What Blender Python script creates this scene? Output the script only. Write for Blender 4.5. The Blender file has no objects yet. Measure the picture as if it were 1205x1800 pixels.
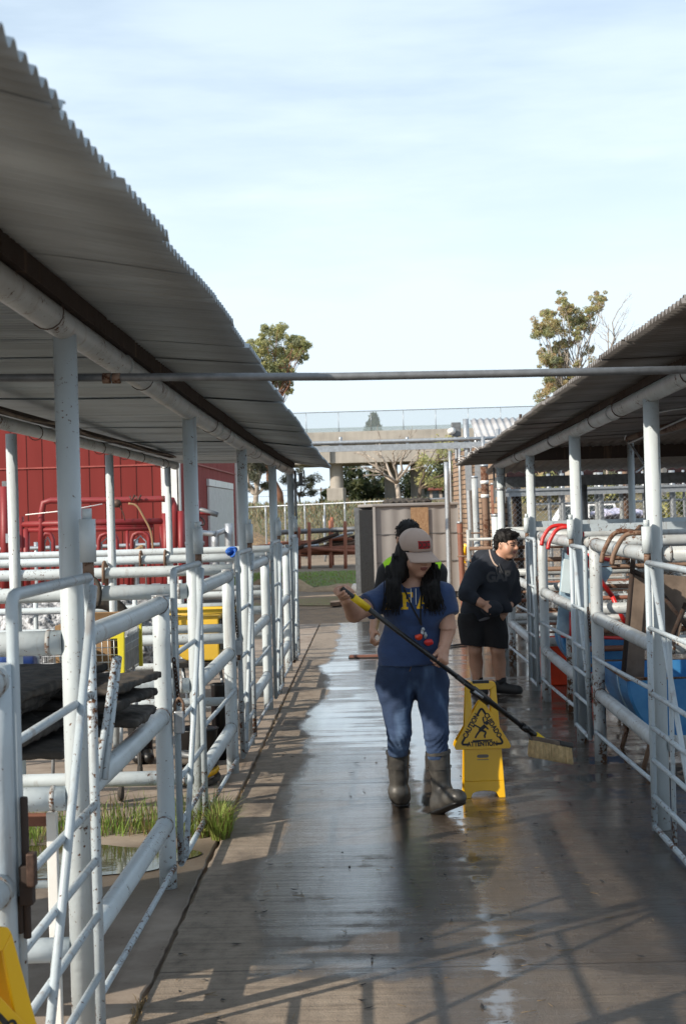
import bpy, bmesh, math, random
import numpy as np
from mathutils import Vector, Matrix
from mathutils.bvhtree import BVHTree
from mathutils import noise as mnoise
random.seed(7)
rng = np.random.default_rng(7)
scene = bpy.context.scene
col = scene.collection
V = Vector

# ------------------------------------------------------------------ camera
CAM = V((0, 0, 1.72)); FPX = 2670.0
YAW = math.atan(52.5 / FPX); ROLL = 0.028
_f = V((-math.sin(YAW), math.cos(YAW), 0)); _r = V((math.cos(YAW), math.sin(YAW), 0)); _u = V((0, 0, 1))
CR = _r * math.cos(ROLL) - _u * math.sin(ROLL); CU = _r * math.sin(ROLL) + _u * math.cos(ROLL)
cam_d = bpy.data.cameras.new('camera'); cam = bpy.data.objects.new('camera', cam_d); col.objects.link(cam)
m = Matrix((CR, CU, -_f)).transposed().to_4x4(); m.translation = CAM; cam.matrix_world = m
cam_d.sensor_fit = 'VERTICAL'; cam_d.sensor_height = 23.6; cam_d.sensor_width = 15.8; cam_d.lens = 23.6 * FPX / 1800
cam_d.clip_start = 0.05; cam_d.clip_end = 3000
cam_d.dof.use_dof = True; cam_d.dof.focus_distance = 8.8; cam_d.dof.aperture_fstop = 5.6
scene.camera = cam

def P(px, py, Y):
    """point of the place seen at photo pixel (px,py), standing Y metres down the alley"""
    d = _f + CR * ((px - 602.5) / FPX) - CU * ((py - 900) / FPX)
    return CAM + d * (Y / d.y)
def G(px, py, z=0.0):
    d = _f + CR * ((px - 602.5) / FPX) - CU * ((py - 900) / FPX)
    return CAM + d * ((z - CAM.z) / d.z)

# ------------------------------------------------------------------ objects
def tag(o, label=None, cat=None, group=None, kind=None):
    if label: o['label'] = label
    if cat: o['category'] = cat
    if group: o['group'] = group
    if kind: o['kind'] = kind
    return o
ORG = {}
def thing(name, label, cat, loc, group=None):
    o = bpy.data.objects.new(name, None); col.objects.link(o); o.location = loc
    o.empty_display_size = 0.1
    ORG[o] = V(loc)
    return tag(o, label, cat, group)

class MB:
    """collects shapes, in world coordinates, for one mesh"""
    def __init__(s): s.v = []; s.f = []; s.m = []; s.sm = []
    def add(s, vs, fs, mi=0, smooth=False):
        o = len(s.v); s.v += [tuple(x) for x in vs]
        for f in fs: s.f.append(tuple(i + o for i in f)); s.m.append(mi); s.sm.append(smooth)
        return s
    def box(s, c, size, mi=0, rot=None):
        c = V(c); hx, hy, hz = size[0] / 2, size[1] / 2, size[2] / 2
        vs = [V((x, y, z)) for x in (-hx, hx) for y in (-hy, hy) for z in (-hz, hz)]
        if rot is not None: vs = [rot @ v for v in vs]
        return s.add([c + v for v in vs], [(0, 1, 3, 2), (4, 6, 7, 5), (0, 4, 5, 1), (2, 3, 7, 6), (0, 2, 6, 4), (1, 5, 7, 3)], mi)
    def tube(s, path, r, n=12, mi=0, cap=True, closed=False):
        p = [V(x) for x in path]; k = len(p)
        rs = r if isinstance(r, (list, tuple)) else [r] * k
        t = []
        for i in range(k):
            a = p[(i - 1) % k] if (i or closed) else p[0]; b = p[(i + 1) % k] if (i < k - 1 or closed) else p[-1]
            d = (b - a); t.append(d.normalized() if d.length > 1e-9 else V((0, 0, 1)))
        up = V((0, 0, 1)) if abs(t[0].z) < 0.9 else V((1, 0, 0))
        x = t[0].cross(up).normalized(); rings = []
        for i in range(k):
            x = (x - t[i] * x.dot(t[i])); x = x.normalized() if x.length > 1e-6 else t[i].orthogonal().normalized()
            y = t[i].cross(x)
            rings.append([p[i] + (x * math.cos(2 * math.pi * j / n) + y * math.sin(2 * math.pi * j / n)) * rs[i] for j in range(n)])
        vs = [q for rg in rings for q in rg]; fs = []
        for i in range(k if closed else k - 1):
            i2 = (i + 1) % k
            for j in range(n):
                j2 = (j + 1) % n; fs.append((i * n + j, i2 * n + j, i2 * n + j2, i * n + j2))
        s.add(vs, fs, mi, True)
        if cap and not closed:
            o = len(s.v) - len(vs)
            s.f.append(tuple(o + j for j in range(n))); s.m.append(mi); s.sm.append(False)
            s.f.append(tuple(o + (k - 1) * n + j for j in reversed(range(n)))); s.m.append(mi); s.sm.append(False)
        return s
    def lathe(s, c, prof, n=24, mi=0, axis=None, smooth=True):
        """prof: (radius, height) pairs about an axis through c"""
        c = V(c); ax = V(axis).normalized() if axis else V((0, 0, 1)); x = ax.orthogonal().normalized(); y = ax.cross(x)
        vs = [c + ax * h + (x * math.cos(2 * math.pi * j / n) + y * math.sin(2 * math.pi * j / n)) * r for r, h in prof for j in range(n)]
        fs = [(i * n + j, i * n + (j + 1) % n, (i + 1) * n + (j + 1) % n, (i + 1) * n + j) for i in range(len(prof) - 1) for j in range(n)]
        return s.add(vs, fs, mi, smooth)
    def prism(s, pts, ext, mi=0):
        """polygon (3D points in one plane) extruded by a vector"""
        p = [V(q) for q in pts]; e = V(ext); k = len(p)
        vs = p + [q + e for q in p]
        fs = [tuple(reversed(range(k))), tuple(range(k, 2 * k))] + [(i, (i + 1) % k, k + (i + 1) % k, k + i) for i in range(k)]
        return s.add(vs, fs, mi)
    def build(s, name, mats, parent=None, loc=None, bevel=0, smooth_angle=None):
        org = ORG[parent] if parent is not None else V(loc if loc is not None else (0, 0, 0))
        me = bpy.data.meshes.new(name)
        me.from_pydata([(a - org.x, b - org.y, c - org.z) for a, b, c in s.v], [], s.f)
        for mt in (mats if isinstance(mats, (list, tuple)) else [mats]): me.materials.append(mt)
        me.polygons.foreach_set('material_index', s.m); me.polygons.foreach_set('use_smooth', s.sm)
        me.update()
        bm = bmesh.new(); bm.from_mesh(me); bmesh.ops.recalc_face_normals(bm, faces=bm.faces); bm.to_mesh(me); bm.free()
        o = bpy.data.objects.new(name, me); col.objects.link(o)
        if parent is not None: o.parent = parent; ORG[o] = org
        else: o.location = org; ORG[o] = org
        if bevel:
            b = o.modifiers.new('bevel', 'BEVEL'); b.width = bevel; b.segments = 2; b.limit_method = 'ANGLE'; b.angle_limit = 0.6
        return o

def arc(p0, p1, p2, n=8):
    """quadratic curve points"""
    p0, p1, p2 = V(p0), V(p1), V(p2)
    return [p0 * (1 - t) ** 2 + p1 * 2 * t * (1 - t) + p2 * t * t for t in [i / n for i in range(n + 1)]]
def spline(pts, n=6):
    p = [V(q) for q in pts]; out = []
    q = [p[0] * 2 - p[1]] + p + [p[-1] * 2 - p[-2]]
    for i in range(1, len(q) - 2):
        for j in range(n):
            t = j / n; a, b, c, d = q[i - 1], q[i], q[i + 1], q[i + 2]
            out.append(0.5 * ((2 * b) + (c - a) * t + (2 * a - 5 * b + 4 * c - d) * t * t + (3 * b - a - 3 * c + d) * t ** 3))
    out.append(p[-1]); return out

# ------------------------------------------------------------------ materials
class E:
    """a node socket with arithmetic"""
    def __init__(s, nt, sock): s.nt = nt; s.s = sock
    def _m(s, op, *o):
        n = s.nt.nodes.new('ShaderNodeMath'); n.operation = op
        for i, a in enumerate((s,) + o):
            if isinstance(a, E): s.nt.links.new(a.s, n.inputs[i])
            else: n.inputs[i].default_value = a
        return E(s.nt, n.outputs[0])
    def __add__(s, o): return s._m('ADD', o)
    def __radd__(s, o): return s._m('ADD', o)
    def __sub__(s, o): return s._m('SUBTRACT', o)
    def __rsub__(s, o): return (s * -1) + o
    def __mul__(s, o): return s._m('MULTIPLY', o)
    def __rmul__(s, o): return s._m('MULTIPLY', o)
    def __truediv__(s, o): return s._m('DIVIDE', o)
    def abs(s): return s._m('ABSOLUTE')
    def sin(s): return s._m('SINE')
    def frac(s): return s._m('FRACT')
    def floor(s): return s._m('FLOOR')
    def pow(s, o): return s._m('POWER', o)
    def min(s, o): return s._m('MINIMUM', o)
    def max(s, o): return s._m('MAXIMUM', o)
    def step(s, a, b, lo=0.0, hi=1.0):
        n = s.nt.nodes.new('ShaderNodeMapRange'); n.interpolation_type = 'SMOOTHSTEP'
        s.nt.links.new(s.s, n.inputs[0]); n.inputs[1].default_value = a; n.inputs[2].default_value = b
        n.inputs[3].default_value = lo; n.inputs[4].default_value = hi
        return E(s.nt, n.outputs[0])
class MT:
    def __init__(s, name):
        s.m = bpy.data.materials.new(name); s.m.use_nodes = True; s.nt = s.m.node_tree
        s.b = s.nt.nodes['Principled BSDF']
        g = s.nt.nodes.new('ShaderNodeNewGeometry'); s.pos = g.outputs['Position']; s._xyz = None
    def obj(s):
        t = s.nt.nodes.new('ShaderNodeTexCoord'); s.pos = t.outputs['Object']; return s
    def xyz(s):
        if not s._xyz:
            n = s.nt.nodes.new('ShaderNodeSeparateXYZ'); s.nt.links.new(s.pos, n.inputs[0])
            s._xyz = [E(s.nt, n.outputs[i]) for i in range(3)]
        return s._xyz
    def noise(s, scale, stretch=(1, 1, 1), detail=4, rough=0.55, off=0.0, dist=0.0):
        mp = s.nt.nodes.new('ShaderNodeMapping'); mp.inputs['Scale'].default_value = stretch; mp.inputs['Location'].default_value = (off, off * 1.7, off * 0.3)
        s.nt.links.new(s.pos, mp.inputs[0])
        n = s.nt.nodes.new('ShaderNodeTexNoise'); n.inputs['Scale'].default_value = scale; n.inputs['Detail'].default_value = detail
        n.inputs['Roughness'].default_value = rough; n.inputs['Distortion'].default_value = dist
        s.nt.links.new(mp.outputs[0], n.inputs['Vector']); return E(s.nt, n.outputs[0])
    def voro(s, scale, stretch=(1, 1, 1), feature='F1'):
        mp = s.nt.nodes.new('ShaderNodeMapping'); mp.inputs['Scale'].default_value = stretch
        s.nt.links.new(s.pos, mp.inputs[0])
        n = s.nt.nodes.new('ShaderNodeTexVoronoi'); n.inputs['Scale'].default_value = scale; n.feature = feature
        s.nt.links.new(mp.outputs[0], n.inputs['Vector']); return E(s.nt, n.outputs[0])
    def col(s, c):
        n = s.nt.nodes.new('ShaderNodeRGB'); n.outputs[0].default_value = (*c, 1); return n.outputs[0]
    def mix(s, fac, a, b):
        n = s.nt.nodes.new('ShaderNodeMix'); n.data_type = 'RGBA'
        if isinstance(fac, E): s.nt.links.new(fac.s, n.inputs[0])
        else: n.inputs[0].default_value = fac
        for i, c in ((6, a), (7, b)):
            if isinstance(c, tuple): n.inputs[i].default_value = (*c, 1)
            else: s.nt.links.new(c, n.inputs[i])
        return n.outputs[2]
    def set(s, base=None, rough=None, metal=None, spec=None, bump=None, bstr=0.3, bdist=0.01, alpha=None, coat=None, ior=None):
        def put(k, v):
            if isinstance(v, E): s.nt.links.new(v.s, s.b.inputs[k])
            elif hasattr(v, 'is_output'): s.nt.links.new(v, s.b.inputs[k])
            elif isinstance(v, tuple): s.b.inputs[k].default_value = (*v, 1)
            else: s.b.inputs[k].default_value = v
        if base is not None: put('Base Color', base)
        if rough is not None: put('Roughness', rough)
        if metal is not None: put('Metallic', metal)
        if spec is not None: put('Specular IOR Level', spec)
        if alpha is not None: put('Alpha', alpha)
        if coat is not None: put('Coat Weight', coat)
        if ior is not None: put('IOR', ior)
        if bump is not None:
            n = s.nt.nodes.new('ShaderNodeBump'); n.inputs['Distance'].default_value = bdist
            if isinstance(bstr, E): s.nt.links.new(bstr.s, n.inputs['Strength'])
            else: n.inputs['Strength'].default_value = bstr
            s.nt.links.new(bump.s, n.inputs['Height']); s.nt.links.new(n.outputs[0], s.b.inputs['Normal'])
        return s.m

def dk(c, k): return tuple(x * k for x in c)
def simple(name, c, rough=0.6, var=0.3, scale=8, bump=0.15, bscale=60, metal=0, spec=None, c2=None, bdist=0.004):
    t = MT(name); n = t.noise(scale, detail=6)
    return t.set(base=t.mix(n.step(0.3, 0.7), c, c2 or dk(c, 1 - var)), rough=n * 0.2 + (rough - 0.1), metal=metal, spec=spec, bump=t.noise(bscale), bstr=bump, bdist=bdist)
def painted(name, c, rust=0.5, rough=0.45, rustc=(0.16, 0.07, 0.03), scale=14, dirt=0.35, low=0.0):
    """painted steel with chips of rust, grime and (low) more rust towards its foot"""
    t = MT(name); x, y, z = t.xyz()
    n1 = t.noise(scale * 1.7, detail=8, rough=0.75); n2 = t.noise(2.2, detail=5); n3 = t.noise(45, detail=3)
    g = t.noise(5, (1, 1, 0.25), detail=6)
    rm = n1 * 0.6 + n2 * 0.4 + n3 * 0.12
    if low: rm = rm + z.step(0.0, 0.55, low * 0.45, 0.0)
    rm = rm.step(0.71 - rust * 0.13, 0.735 - rust * 0.13)
    n4 = t.noise(75, detail=2); rm = rm.max((n4 * 0.7 + n2 * 0.3).step(0.66 - rust * .06, 0.69 - rust * .06)); drip = t.noise(16, (1, 1, 0.10), detail=5, off=5.0).step(0.60 - rust * .05, 0.72)
    base = t.mix(g.step(0.35, 0.7) * dirt, c, dk((c[0] * 0.6 + 0.02, c[1] * 0.55 + 0.015, c[2] * 0.5 + 0.01), 1))
    base = t.mix(t.noise(0.9).step(0.3, 0.7) * 0.25, base, dk(c, 0.7))
    base = t.mix(drip * (0.25 + rust * .35), base, (0.17, 0.11, 0.07))
    rc = t.mix(n3.step(0.3, 0.7), rustc, dk(rustc, 0.45))
    return t.set(base=t.mix(rm, base, rc), rough=rm * 0.4 + (rough - 0.05) + g * 0.1, bump=(rm * -1) + n3 * 0.3 + n2 * 1.6 + t.noise(9, detail=3) * 1.2, bstr=0.5, bdist=0.006)
# ------------------------------------------------------------------ distance-field modelling (people, clothes, soft things)
def _len(a): return np.sqrt((a * a).sum(-1))
class SD:
    def __init__(s): s.ops = []
    def _add(s, fn, k, mode): s.ops.append((fn, k, mode)); return s
    def cap(s, a, b, ra, rb=None, k=0.02, mode='u', flat=None):
        """tapered capsule; flat=(direction, factor) squeezes the section along a direction"""
        a = np.array(a, float); b = np.array(b, float); rb = ra if rb is None else rb
        ba = b - a; L2 = max((ba * ba).sum(), 1e-9)
        if flat: fd = np.array(V(flat[0]).normalized()); ff = flat[1]
        def fn(p):
            q = p - a; t = np.clip((q @ ba) / L2, 0, 1)
            d = q - t[..., None] * ba
            if flat:
                c = d @ fd; d = d + c[..., None] * fd * (1 / ff - 1)
                return (_len(d) - (ra + (rb - ra) * t)) * min(1, ff * 1.15)
            return _len(d) - (ra + (rb - ra) * t)
        return s._add(fn, k, mode)
    def ell(s, c, r, R=None, k=0.02, mode='u'):
        c = np.array(c, float); r = np.array(r, float); M = np.array(R) if R is not None else None
        def fn(p):
            q = p - c
            if M is not None: q = q @ M          # into the local frame (columns of R are its axes)
            k0 = _len(q / r); k1 = _len(q / (r * r)) + 1e-9
            return k0 * (k0 - 1) / k1
        return s._add(fn, k, mode)
    def cut(s, p0, n, k=0.0):
        """keep the side the normal does NOT point to"""
        p0 = np.array(p0, float); n = np.array(V(n).normalized())
        return s._add(lambda p: (p - p0) @ n, k, 'i')
    def grow(s, fn): return s._add(fn, 0, 'd')
    def sub(s, other, k=0.0): return s._add(lambda p: other(p), k, 's')
    def uni(s, other, k=0.02): return s._add(lambda p: other(p), k, 'u')
    def __call__(s, p):
        d = None
        for fn, k, mode in s.ops:
            e = fn(p)
            if d is None: d = e
            elif mode == 'u':
                if k > 0:
                    h = np.clip(0.5 + 0.5 * (d - e) / k, 0, 1); d = d * (1 - h) + e * h - k * h * (1 - h)
                else: d = np.minimum(d, e)
            elif mode == 'i':
                if k > 0:
                    h = np.clip(0.5 - 0.5 * (d - e) / k, 0, 1); d = d * (1 - h) + e * h + k * h * (1 - h)
                else: d = np.maximum(d, e)
            elif mode == 's':
                e = -e
                if k > 0:
                    h = np.clip(0.5 - 0.5 * (d - e) / k, 0, 1); d = d * (1 - h) + e * h + k * h * (1 - h)
                else: d = np.maximum(d, e)
            elif mode == 'd': d = d + e
        return d
def surf(f, lo, hi, h):
    """surface nets: vertices and quads of the zero set of f"""
    lo = np.array(lo, float); hi = np.array(hi, float)
    n = np.ceil((hi - lo) / h).astype(int) + 1
    ax = [lo[i] + h * np.arange(n[i]) for i in range(3)]
    vol = np.empty(n, np.float32)
    for i in range(0, n[0], 24):
        g = np.stack(np.meshgrid(ax[0][i:i + 24], ax[1], ax[2], indexing='ij'), -1)
        vol[i:i + 24] = f(g)
    s = vol < 0
    cn = [s[a:n[0] - 1 + a, b:n[1] - 1 + b, c:n[2] - 1 + c] for a in (0, 1) for b in (0, 1) for c in (0, 1)]
    al = cn[0].copy(); an = cn[0].copy()
    for c in cn[1:]: al &= c; an |= c
    act = an & ~al; idx = -np.ones(act.shape, int); ii = np.argwhere(act); idx[act] = np.arange(len(ii))
    acc = np.zeros((len(ii), 3)); cnt = np.zeros(len(ii))
    co = [(a, b, c) for a in (0, 1) for b in (0, 1) for c in (0, 1)]
    for i, p in enumerate(co):
        for q in co[i + 1:]:
            if sum(abs(p[k] - q[k]) for k in range(3)) != 1: continue
            va = vol[ii[:, 0] + p[0], ii[:, 1] + p[1], ii[:, 2] + p[2]]; vb = vol[ii[:, 0] + q[0], ii[:, 1] + q[1], ii[:, 2] + q[2]]
            x = (va < 0) != (vb < 0); t = np.where(x, va / np.where(x, va - vb, 1), 0)
            pt = np.array(p) + t[:, None] * (np.array(q) - np.array(p)); acc += pt * x[:, None]; cnt += x
    vs = lo + h * (ii + acc / cnt[:, None]); fs = []
    for axn in range(3):
        u, w = [(1, 2), (2, 0), (0, 1)][axn]
        sl0 = [slice(None)] * 3; sl1 = [slice(None)] * 3
        sl0[axn] = slice(0, n[axn] - 1); sl1[axn] = slice(1, n[axn])
        a = s[tuple(sl0)]; b = s[tuple(sl1)]; e = np.argwhere(a != b)
        e = e[(e[:, u] > 0) & (e[:, w] > 0) & (e[:, u] < n[u] - 1) & (e[:, w] < n[w] - 1)]
        inside = a[e[:, 0], e[:, 1], e[:, 2]]
        def at(du, dw):
            c = e.copy(); c[:, u] -= du; c[:, w] -= dw; return idx[c[:, 0], c[:, 1], c[:, 2]]
        q = np.stack([at(0, 0), at(1, 0), at(1, 1), at(0, 1)], 1)
        q[~inside] = q[~inside][:, ::-1]; fs.append(q)
    return vs, np.concatenate(fs)
class Soft:
    """one mesh out of several polygonised distance fields"""
    def __init__(s): s.v = []; s.f = []; s.m = []; s.n = 0
    def add(s, f, lo, hi, h, mi=0, matfn=None):
        v, q = surf(f, lo, hi, h); s.v.append(v); s.f.append(q + s.n); s.n += len(v)
        mm = np.full(len(q), mi)
        if matfn is not None: mm = matfn(v[q].mean(1), mm)
        s.m.append(mm); return s
    def build(s, name, mats, parent=None, loc=None):
        org = ORG[parent] if parent is not None else V(loc if loc is not None else (0, 0, 0))
        v = np.concatenate(s.v) - np.array(org); f = np.concatenate(s.f); mm = np.concatenate(s.m)
        me = bpy.data.meshes.new(name)
        me.vertices.add(len(v)); me.vertices.foreach_set('co', v.astype(np.float32).ravel())
        me.loops.add(len(f) * 4); me.loops.foreach_set('vertex_index', f.ravel().astype(np.int32))
        me.polygons.add(len(f)); me.polygons.foreach_set('loop_start', np.arange(0, len(f) * 4, 4, dtype=np.int32))
        for mt in (mats if isinstance(mats, (list, tuple)) else [mats]): me.materials.append(mt)
        me.polygons.foreach_set('material_index', mm.astype(np.int32)); me.polygons.foreach_set('use_smooth', np.ones(len(f), bool))
        me.update(calc_edges=True); me.validate()
        o = bpy.data.objects.new(name, me); col.objects.link(o)
        if parent is not None: o.parent = parent; ORG[o] = org
        else: o.location = org; ORG[o] = org
        o['_bvh'] = 0; del o['_bvh']
        s.bvh = BVHTree.FromPolygons([tuple(x) for x in np.concatenate(s.v)], [tuple(int(i) for i in q) for q in f])
        return o
def folds(amp, fx, fy, fz, seed=0.0):
    """cloth folds: a smooth ripple added to a distance field"""
    def fn(p):
        x, y, z = p[..., 0], p[..., 1], p[..., 2]
        a = np.sin(fx * x + fz * z + 2.1 * np.sin(fx * .4 * x - fz * .3 * z + seed) + seed)
        b = np.sin(fz * 1.7 * z - fy * y * 1.3 + 1.7 * np.sin(fx * .7 * x + seed * 2) + seed * 3)
        return amp * (0.6 * a + 0.4 * b)
    return fn
def text_polys(body, size=1.0, bold=0.0, ext=0.0):
    """flat letters as triangles in the XY plane, centred"""
    cu = bpy.data.curves.new('t', 'FONT'); cu.body = body; cu.size = size; cu.align_x = 'CENTER'; cu.align_y = 'CENTER'; cu.offset = bold; cu.fill_mode = 'FRONT'
    o = bpy.data.objects.new('t', cu); col.objects.link(o)
    dg = bpy.context.evaluated_depsgraph_get(); me = o.evaluated_get(dg).to_mesh()
    vs = [V(v.co) for v in me.vertices]; fs = [tuple(p.vertices) for p in me.polygons]
    o.evaluated_get(dg).to_mesh_clear(); bpy.data.objects.remove(o); bpy.data.curves.remove(cu)
    return vs, fs
def raster_decal(mb, inside, w, h, step, place, mi=0):
    """cells of a flat design (inside(u,v) true) laid point by point on a surface by place(u,v)->point"""
    nu, nv = int(w / step), int(h / step); cache = {}
    def pt(i, j):
        if (i, j) not in cache: cache[(i, j)] = place(-w / 2 + i * step, -h / 2 + j * step)
        return cache[(i, j)]
    for i in range(nu):
        for j in range(nv):
            if inside(-w / 2 + (i + .5) * step, -h / 2 + (j + .5) * step):
                q = [pt(i, j), pt(i + 1, j), pt(i + 1, j + 1), pt(i, j + 1)]
                if all(a is not None for a in q): mb.add(q, [(0, 1, 2, 3)], mi, True)
def in_tris(tris):
    T = [(a.x, a.y, b.x, b.y, c.x, c.y) for a, b, c in tris]
    def f(u, v):
        for ax, ay, bx, by, cx, cy in T:
            d1 = (u - bx) * (ay - by) - (ax - bx) * (v - by); d2 = (u - cx) * (by - cy) - (bx - cx) * (v - cy); d3 = (u - ax) * (cy - ay) - (cx - ax) * (v - ay)
            if not ((d1 < 0 or d2 < 0 or d3 < 0) and (d1 > 0 or d2 > 0 or d3 > 0)): return True
        return False
    return f

# ------------------------------------------------------------------ anatomy
def frame(fwd, up=(0, 0, 1)):
    """columns: lateral (its right side seen from behind), forward, up"""
    y = V(fwd).normalized(); x = y.cross(V(up)).normalized(); z = x.cross(y)
    return Matrix((x, y, z)).transposed()
def head(sd, c, R, s=1.0, k=0.015, fat=1.0):
    c = V(c); L = lambda x, y, z: c + R @ V((x * s, y * s, z * s)); Rn = np.array(R)
    E_ = lambda p, r, kk=k, mode='u': sd.ell(L(*p), (r[0] * s, r[1] * s, r[2] * s), Rn, kk * s, mode)
    E_((0, -.012, .03), (.076, .096, .092)); E_((0, .022, -.035), (.064 * fat, .072, .082), .03)
    E_((0, .062, -.098), (.03 * fat, .028, .024), .03); E_((.038, .05, -.045), (.032 * fat, .036, .038), .02); E_((-.038, .05, -.045), (.032 * fat, .036, .038), .02)
    E_((0, .078, .022), (.055, .02, .014), .02)
    for q in (-1, 1): E_((q * .031, .099, .0), (.019, .014, .011), .012, 's')
    for q in (-1, 1): E_((q * .031, .083, -.001), (.0145, .0115, .0105), .003)
    sd.cap(L(0, .09, .008), L(0, .112, -.026), .009 * s, .0135 * s, .012 * s); E_((.012, .1, -.03), (.009, .011, .008), .008); E_((-.012, .1, -.03), (.009, .011, .008), .008)
    E_((0, .091, -.056), (.026, .012, .0055), .006); E_((0, .089, -.068), (.022, .012, .006), .006); E_((0, .108, -.0615), (.022, .01, .0014), .003, 's')
    for q in (-1, 1): E_((q * .078, -.012, -.012), (.011, .021, .032), .008)
    return L
def face_mats(c, R, s=1.0, lips=1, brow=2, eye=3, smile=0.0):
    c = np.array(c); Ri = np.array(R)
    def fn(ctr, mm):
        q = ((ctr - c) @ Ri) / s; x, y, z = q[:, 0], q[:, 1], q[:, 2]
        f = y > .06
        zz = z - smile * x * x
        mm[f & ((x / .026) ** 2 + ((zz + .0615) / .0115) ** 2 < 1)] = lips
        ax = np.abs(x)
        mm[f & (np.abs(ax - .033) < .021) & (np.abs(z - (.021 - 6 * (ax - .03) ** 2)) < .0048)] = brow
        mm[f & (((ax - .031) / .0155) ** 2 + ((z + .000) / .0062) ** 2 < 1)] = eye
        return mm
    return fn
def hand(sd, wrist, d, n, sdir, curl=(0.9, 1.3, 0.9), s=1.0, thumb=(0.55, 0.45, 0.5), spread=0.06):
    """five-fingered hand: d fingers' direction, n way the palm faces, sdir thumb side"""
    w = V(wrist); d = V(d).normalized(); n = V(n); n = (n - d * n.dot(d)).normalized(); t = V(sdir); t = (t - d * t.dot(d) - n * t.dot(n)).normalized()
    A = lambda x, y, z: w + (t * x + d * y + n * z) * s
    sd.cap(A(0, -.03, 0), A(0, .02, 0), .026 * s, .025 * s, .015, flat=(n, .8))
    for x in (.026, .009, -.009, -.026): sd.cap(A(x * .7, .015, 0), A(x, .082, 0), .014 * s, .0125 * s, .012)
    sd.ell(A(.024, .035, .012), (.018 * s,) * 3, None, .015)
    for i, (x, L) in enumerate(((.029, .94), (.0095, 1.05), (-.0095, .98), (-.0275, .78))):
        p = A(x, .084, .001); ang = 0.0; dd = (d + t * (x * spread * 20 * .1)).normalized()
        for j, (sl, r0, r1) in enumerate(((.043, .0098, .0092), (.027, .0092, .0085), (.021, .0085, .0072))):
            ang += curl[j] * (1 + .06 * i)
            q = p + (dd * math.cos(ang) + n * math.sin(ang)) * sl * L * s
            sd.cap(p, q, r0 * s, r1 * s, .004); p = q
    p = A(.028, .02, .006); q = A(.028 + .042 * thumb[0], .02 + .05 * thumb[1], .008 + .04 * thumb[2]); sd.cap(p, q, .0145 * s, .011 * s, .012)
    q2 = q + (d * .022 * (1 - thumb[2]) + n * .03 * thumb[2] - t * .012 * thumb[2]) * s; sd.cap(q, q2, .011 * s, .0088 * s, .004)
    return A
# ------------------------------------------------------------------ materials of the place
WHITE_PIPE = (0.53, 0.595, 0.63)
M = {}
M['pipe'] = painted('pale_blue_paint', WHITE_PIPE, rust=0.28, dirt=0.24, low=0.10)
M['pipe_worn'] = painted('worn_pale_paint', (0.44, 0.48, 0.50), rust=0.55, dirt=0.55, low=0.16)
M['gate'] = painted('gate_paint', (0.44, 0.51, 0.56), rust=0.5, dirt=0.3, low=0.14, scale=22)
M['rusty'] = painted('rusty_steel', (0.20, 0.125, 0.085), rust=0.9, rough=0.7, rustc=(0.13, 0.05, 0.025))
M['rust_orange'] = painted('oxide_steel', (0.21, 0.085, 0.055), rust=0.5, rough=0.7, rustc=(0.17, 0.06, 0.03))
M['rack_rust'] = painted('rack_rust', (0.33, 0.125, 0.075), rust=0.4, rough=0.75, rustc=(0.20, 0.075, 0.04))
M['seam_red'] = simple('seam_red', (0.36, 0.075, 0.06), rough=0.6)
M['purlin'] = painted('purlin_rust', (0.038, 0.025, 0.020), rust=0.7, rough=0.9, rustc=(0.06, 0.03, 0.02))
M['red_steel'] = painted('red_steel', (0.21, 0.016, 0.019), rust=0.15, rough=0.5, dirt=0.2)
M['red_paint'] = painted('bright_red_steel', (0.55, 0.02, 0.02), rust=0.08, rough=0.35, dirt=0.15)
M['galv'] = simple('galvanised', (0.42, 0.45, 0.48), rough=0.45, metal=0.6, var=0.25, scale=25)
M['galv_dark'] = simple('galvanised_dark', (0.20, 0.21, 0.22), rough=0.55, metal=0.5, var=0.3, scale=20)
M['chain'] = simple('chain_steel', (0.10, 0.06, 0.045), rough=0.6, metal=0.5, var=0.5, scale=60)
M['black'] = simple('black_plastic', (0.012, 0.012, 0.013), rough=0.4, var=0.3)
M['black_rubber'] = simple('black_rubber', (0.022, 0.021, 0.02), rough=0.8, var=0.4, scale=20, bump=0.5, bscale=90, c2=(0.075, 0.062, 0.05))
M['mat_dusty'] = simple('dusty_rubber', (0.013, 0.0125, 0.012), rough=0.9, var=0.4, scale=7, bump=0.6, bscale=70, c2=(0.06, 0.05, 0.042))
M['yellow'] = simple('yellow_plastic', (0.80, 0.45, 0.005), rough=0.33, var=0.08, scale=4, bump=0.05)
M['yellow_tub'] = simple('yellow_tub', (0.72, 0.47, 0.05), rough=0.45, var=0.2, scale=5)
M['yellow_lime'] = simple('cart_yellow', (0.68, 0.60, 0.04), rough=0.4, var=0.1)
M['ink'] = simple('black_ink', (0.010, 0.009, 0.008), rough=0.5, var=0.2)
M['ink_grey'] = simple('grey_mark', (0.14, 0.12, 0.10), rough=0.5, var=0.2)
M['wood'] = simple('weathered_wood', (0.20, 0.15, 0.115), rough=0.85, var=0.45, scale=6, bump=0.4, bscale=30)
M['cardboard'] = simple('cardboard', (0.30, 0.19, 0.10), rough=0.9, var=0.2)
M['blue_tub'] = simple('blue_plastic', (0.012, 0.13, 0.36), rough=0.42, var=0.3, scale=5, c2=(0.05, 0.21, 0.42))
M['blue_dark'] = simple('dark_blue_plastic', (0.008, 0.035, 0.17), rough=0.45, var=0.3)
M['blue_grey'] = simple('blue_grey_panel', (0.16, 0.26, 0.36), rough=0.5, var=0.35, scale=6, c2=(0.33, 0.45, 0.52))
M['orange'] = simple('orange_plastic', (0.72, 0.055, 0.012), rough=0.4, var=0.25, scale=6)
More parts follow.
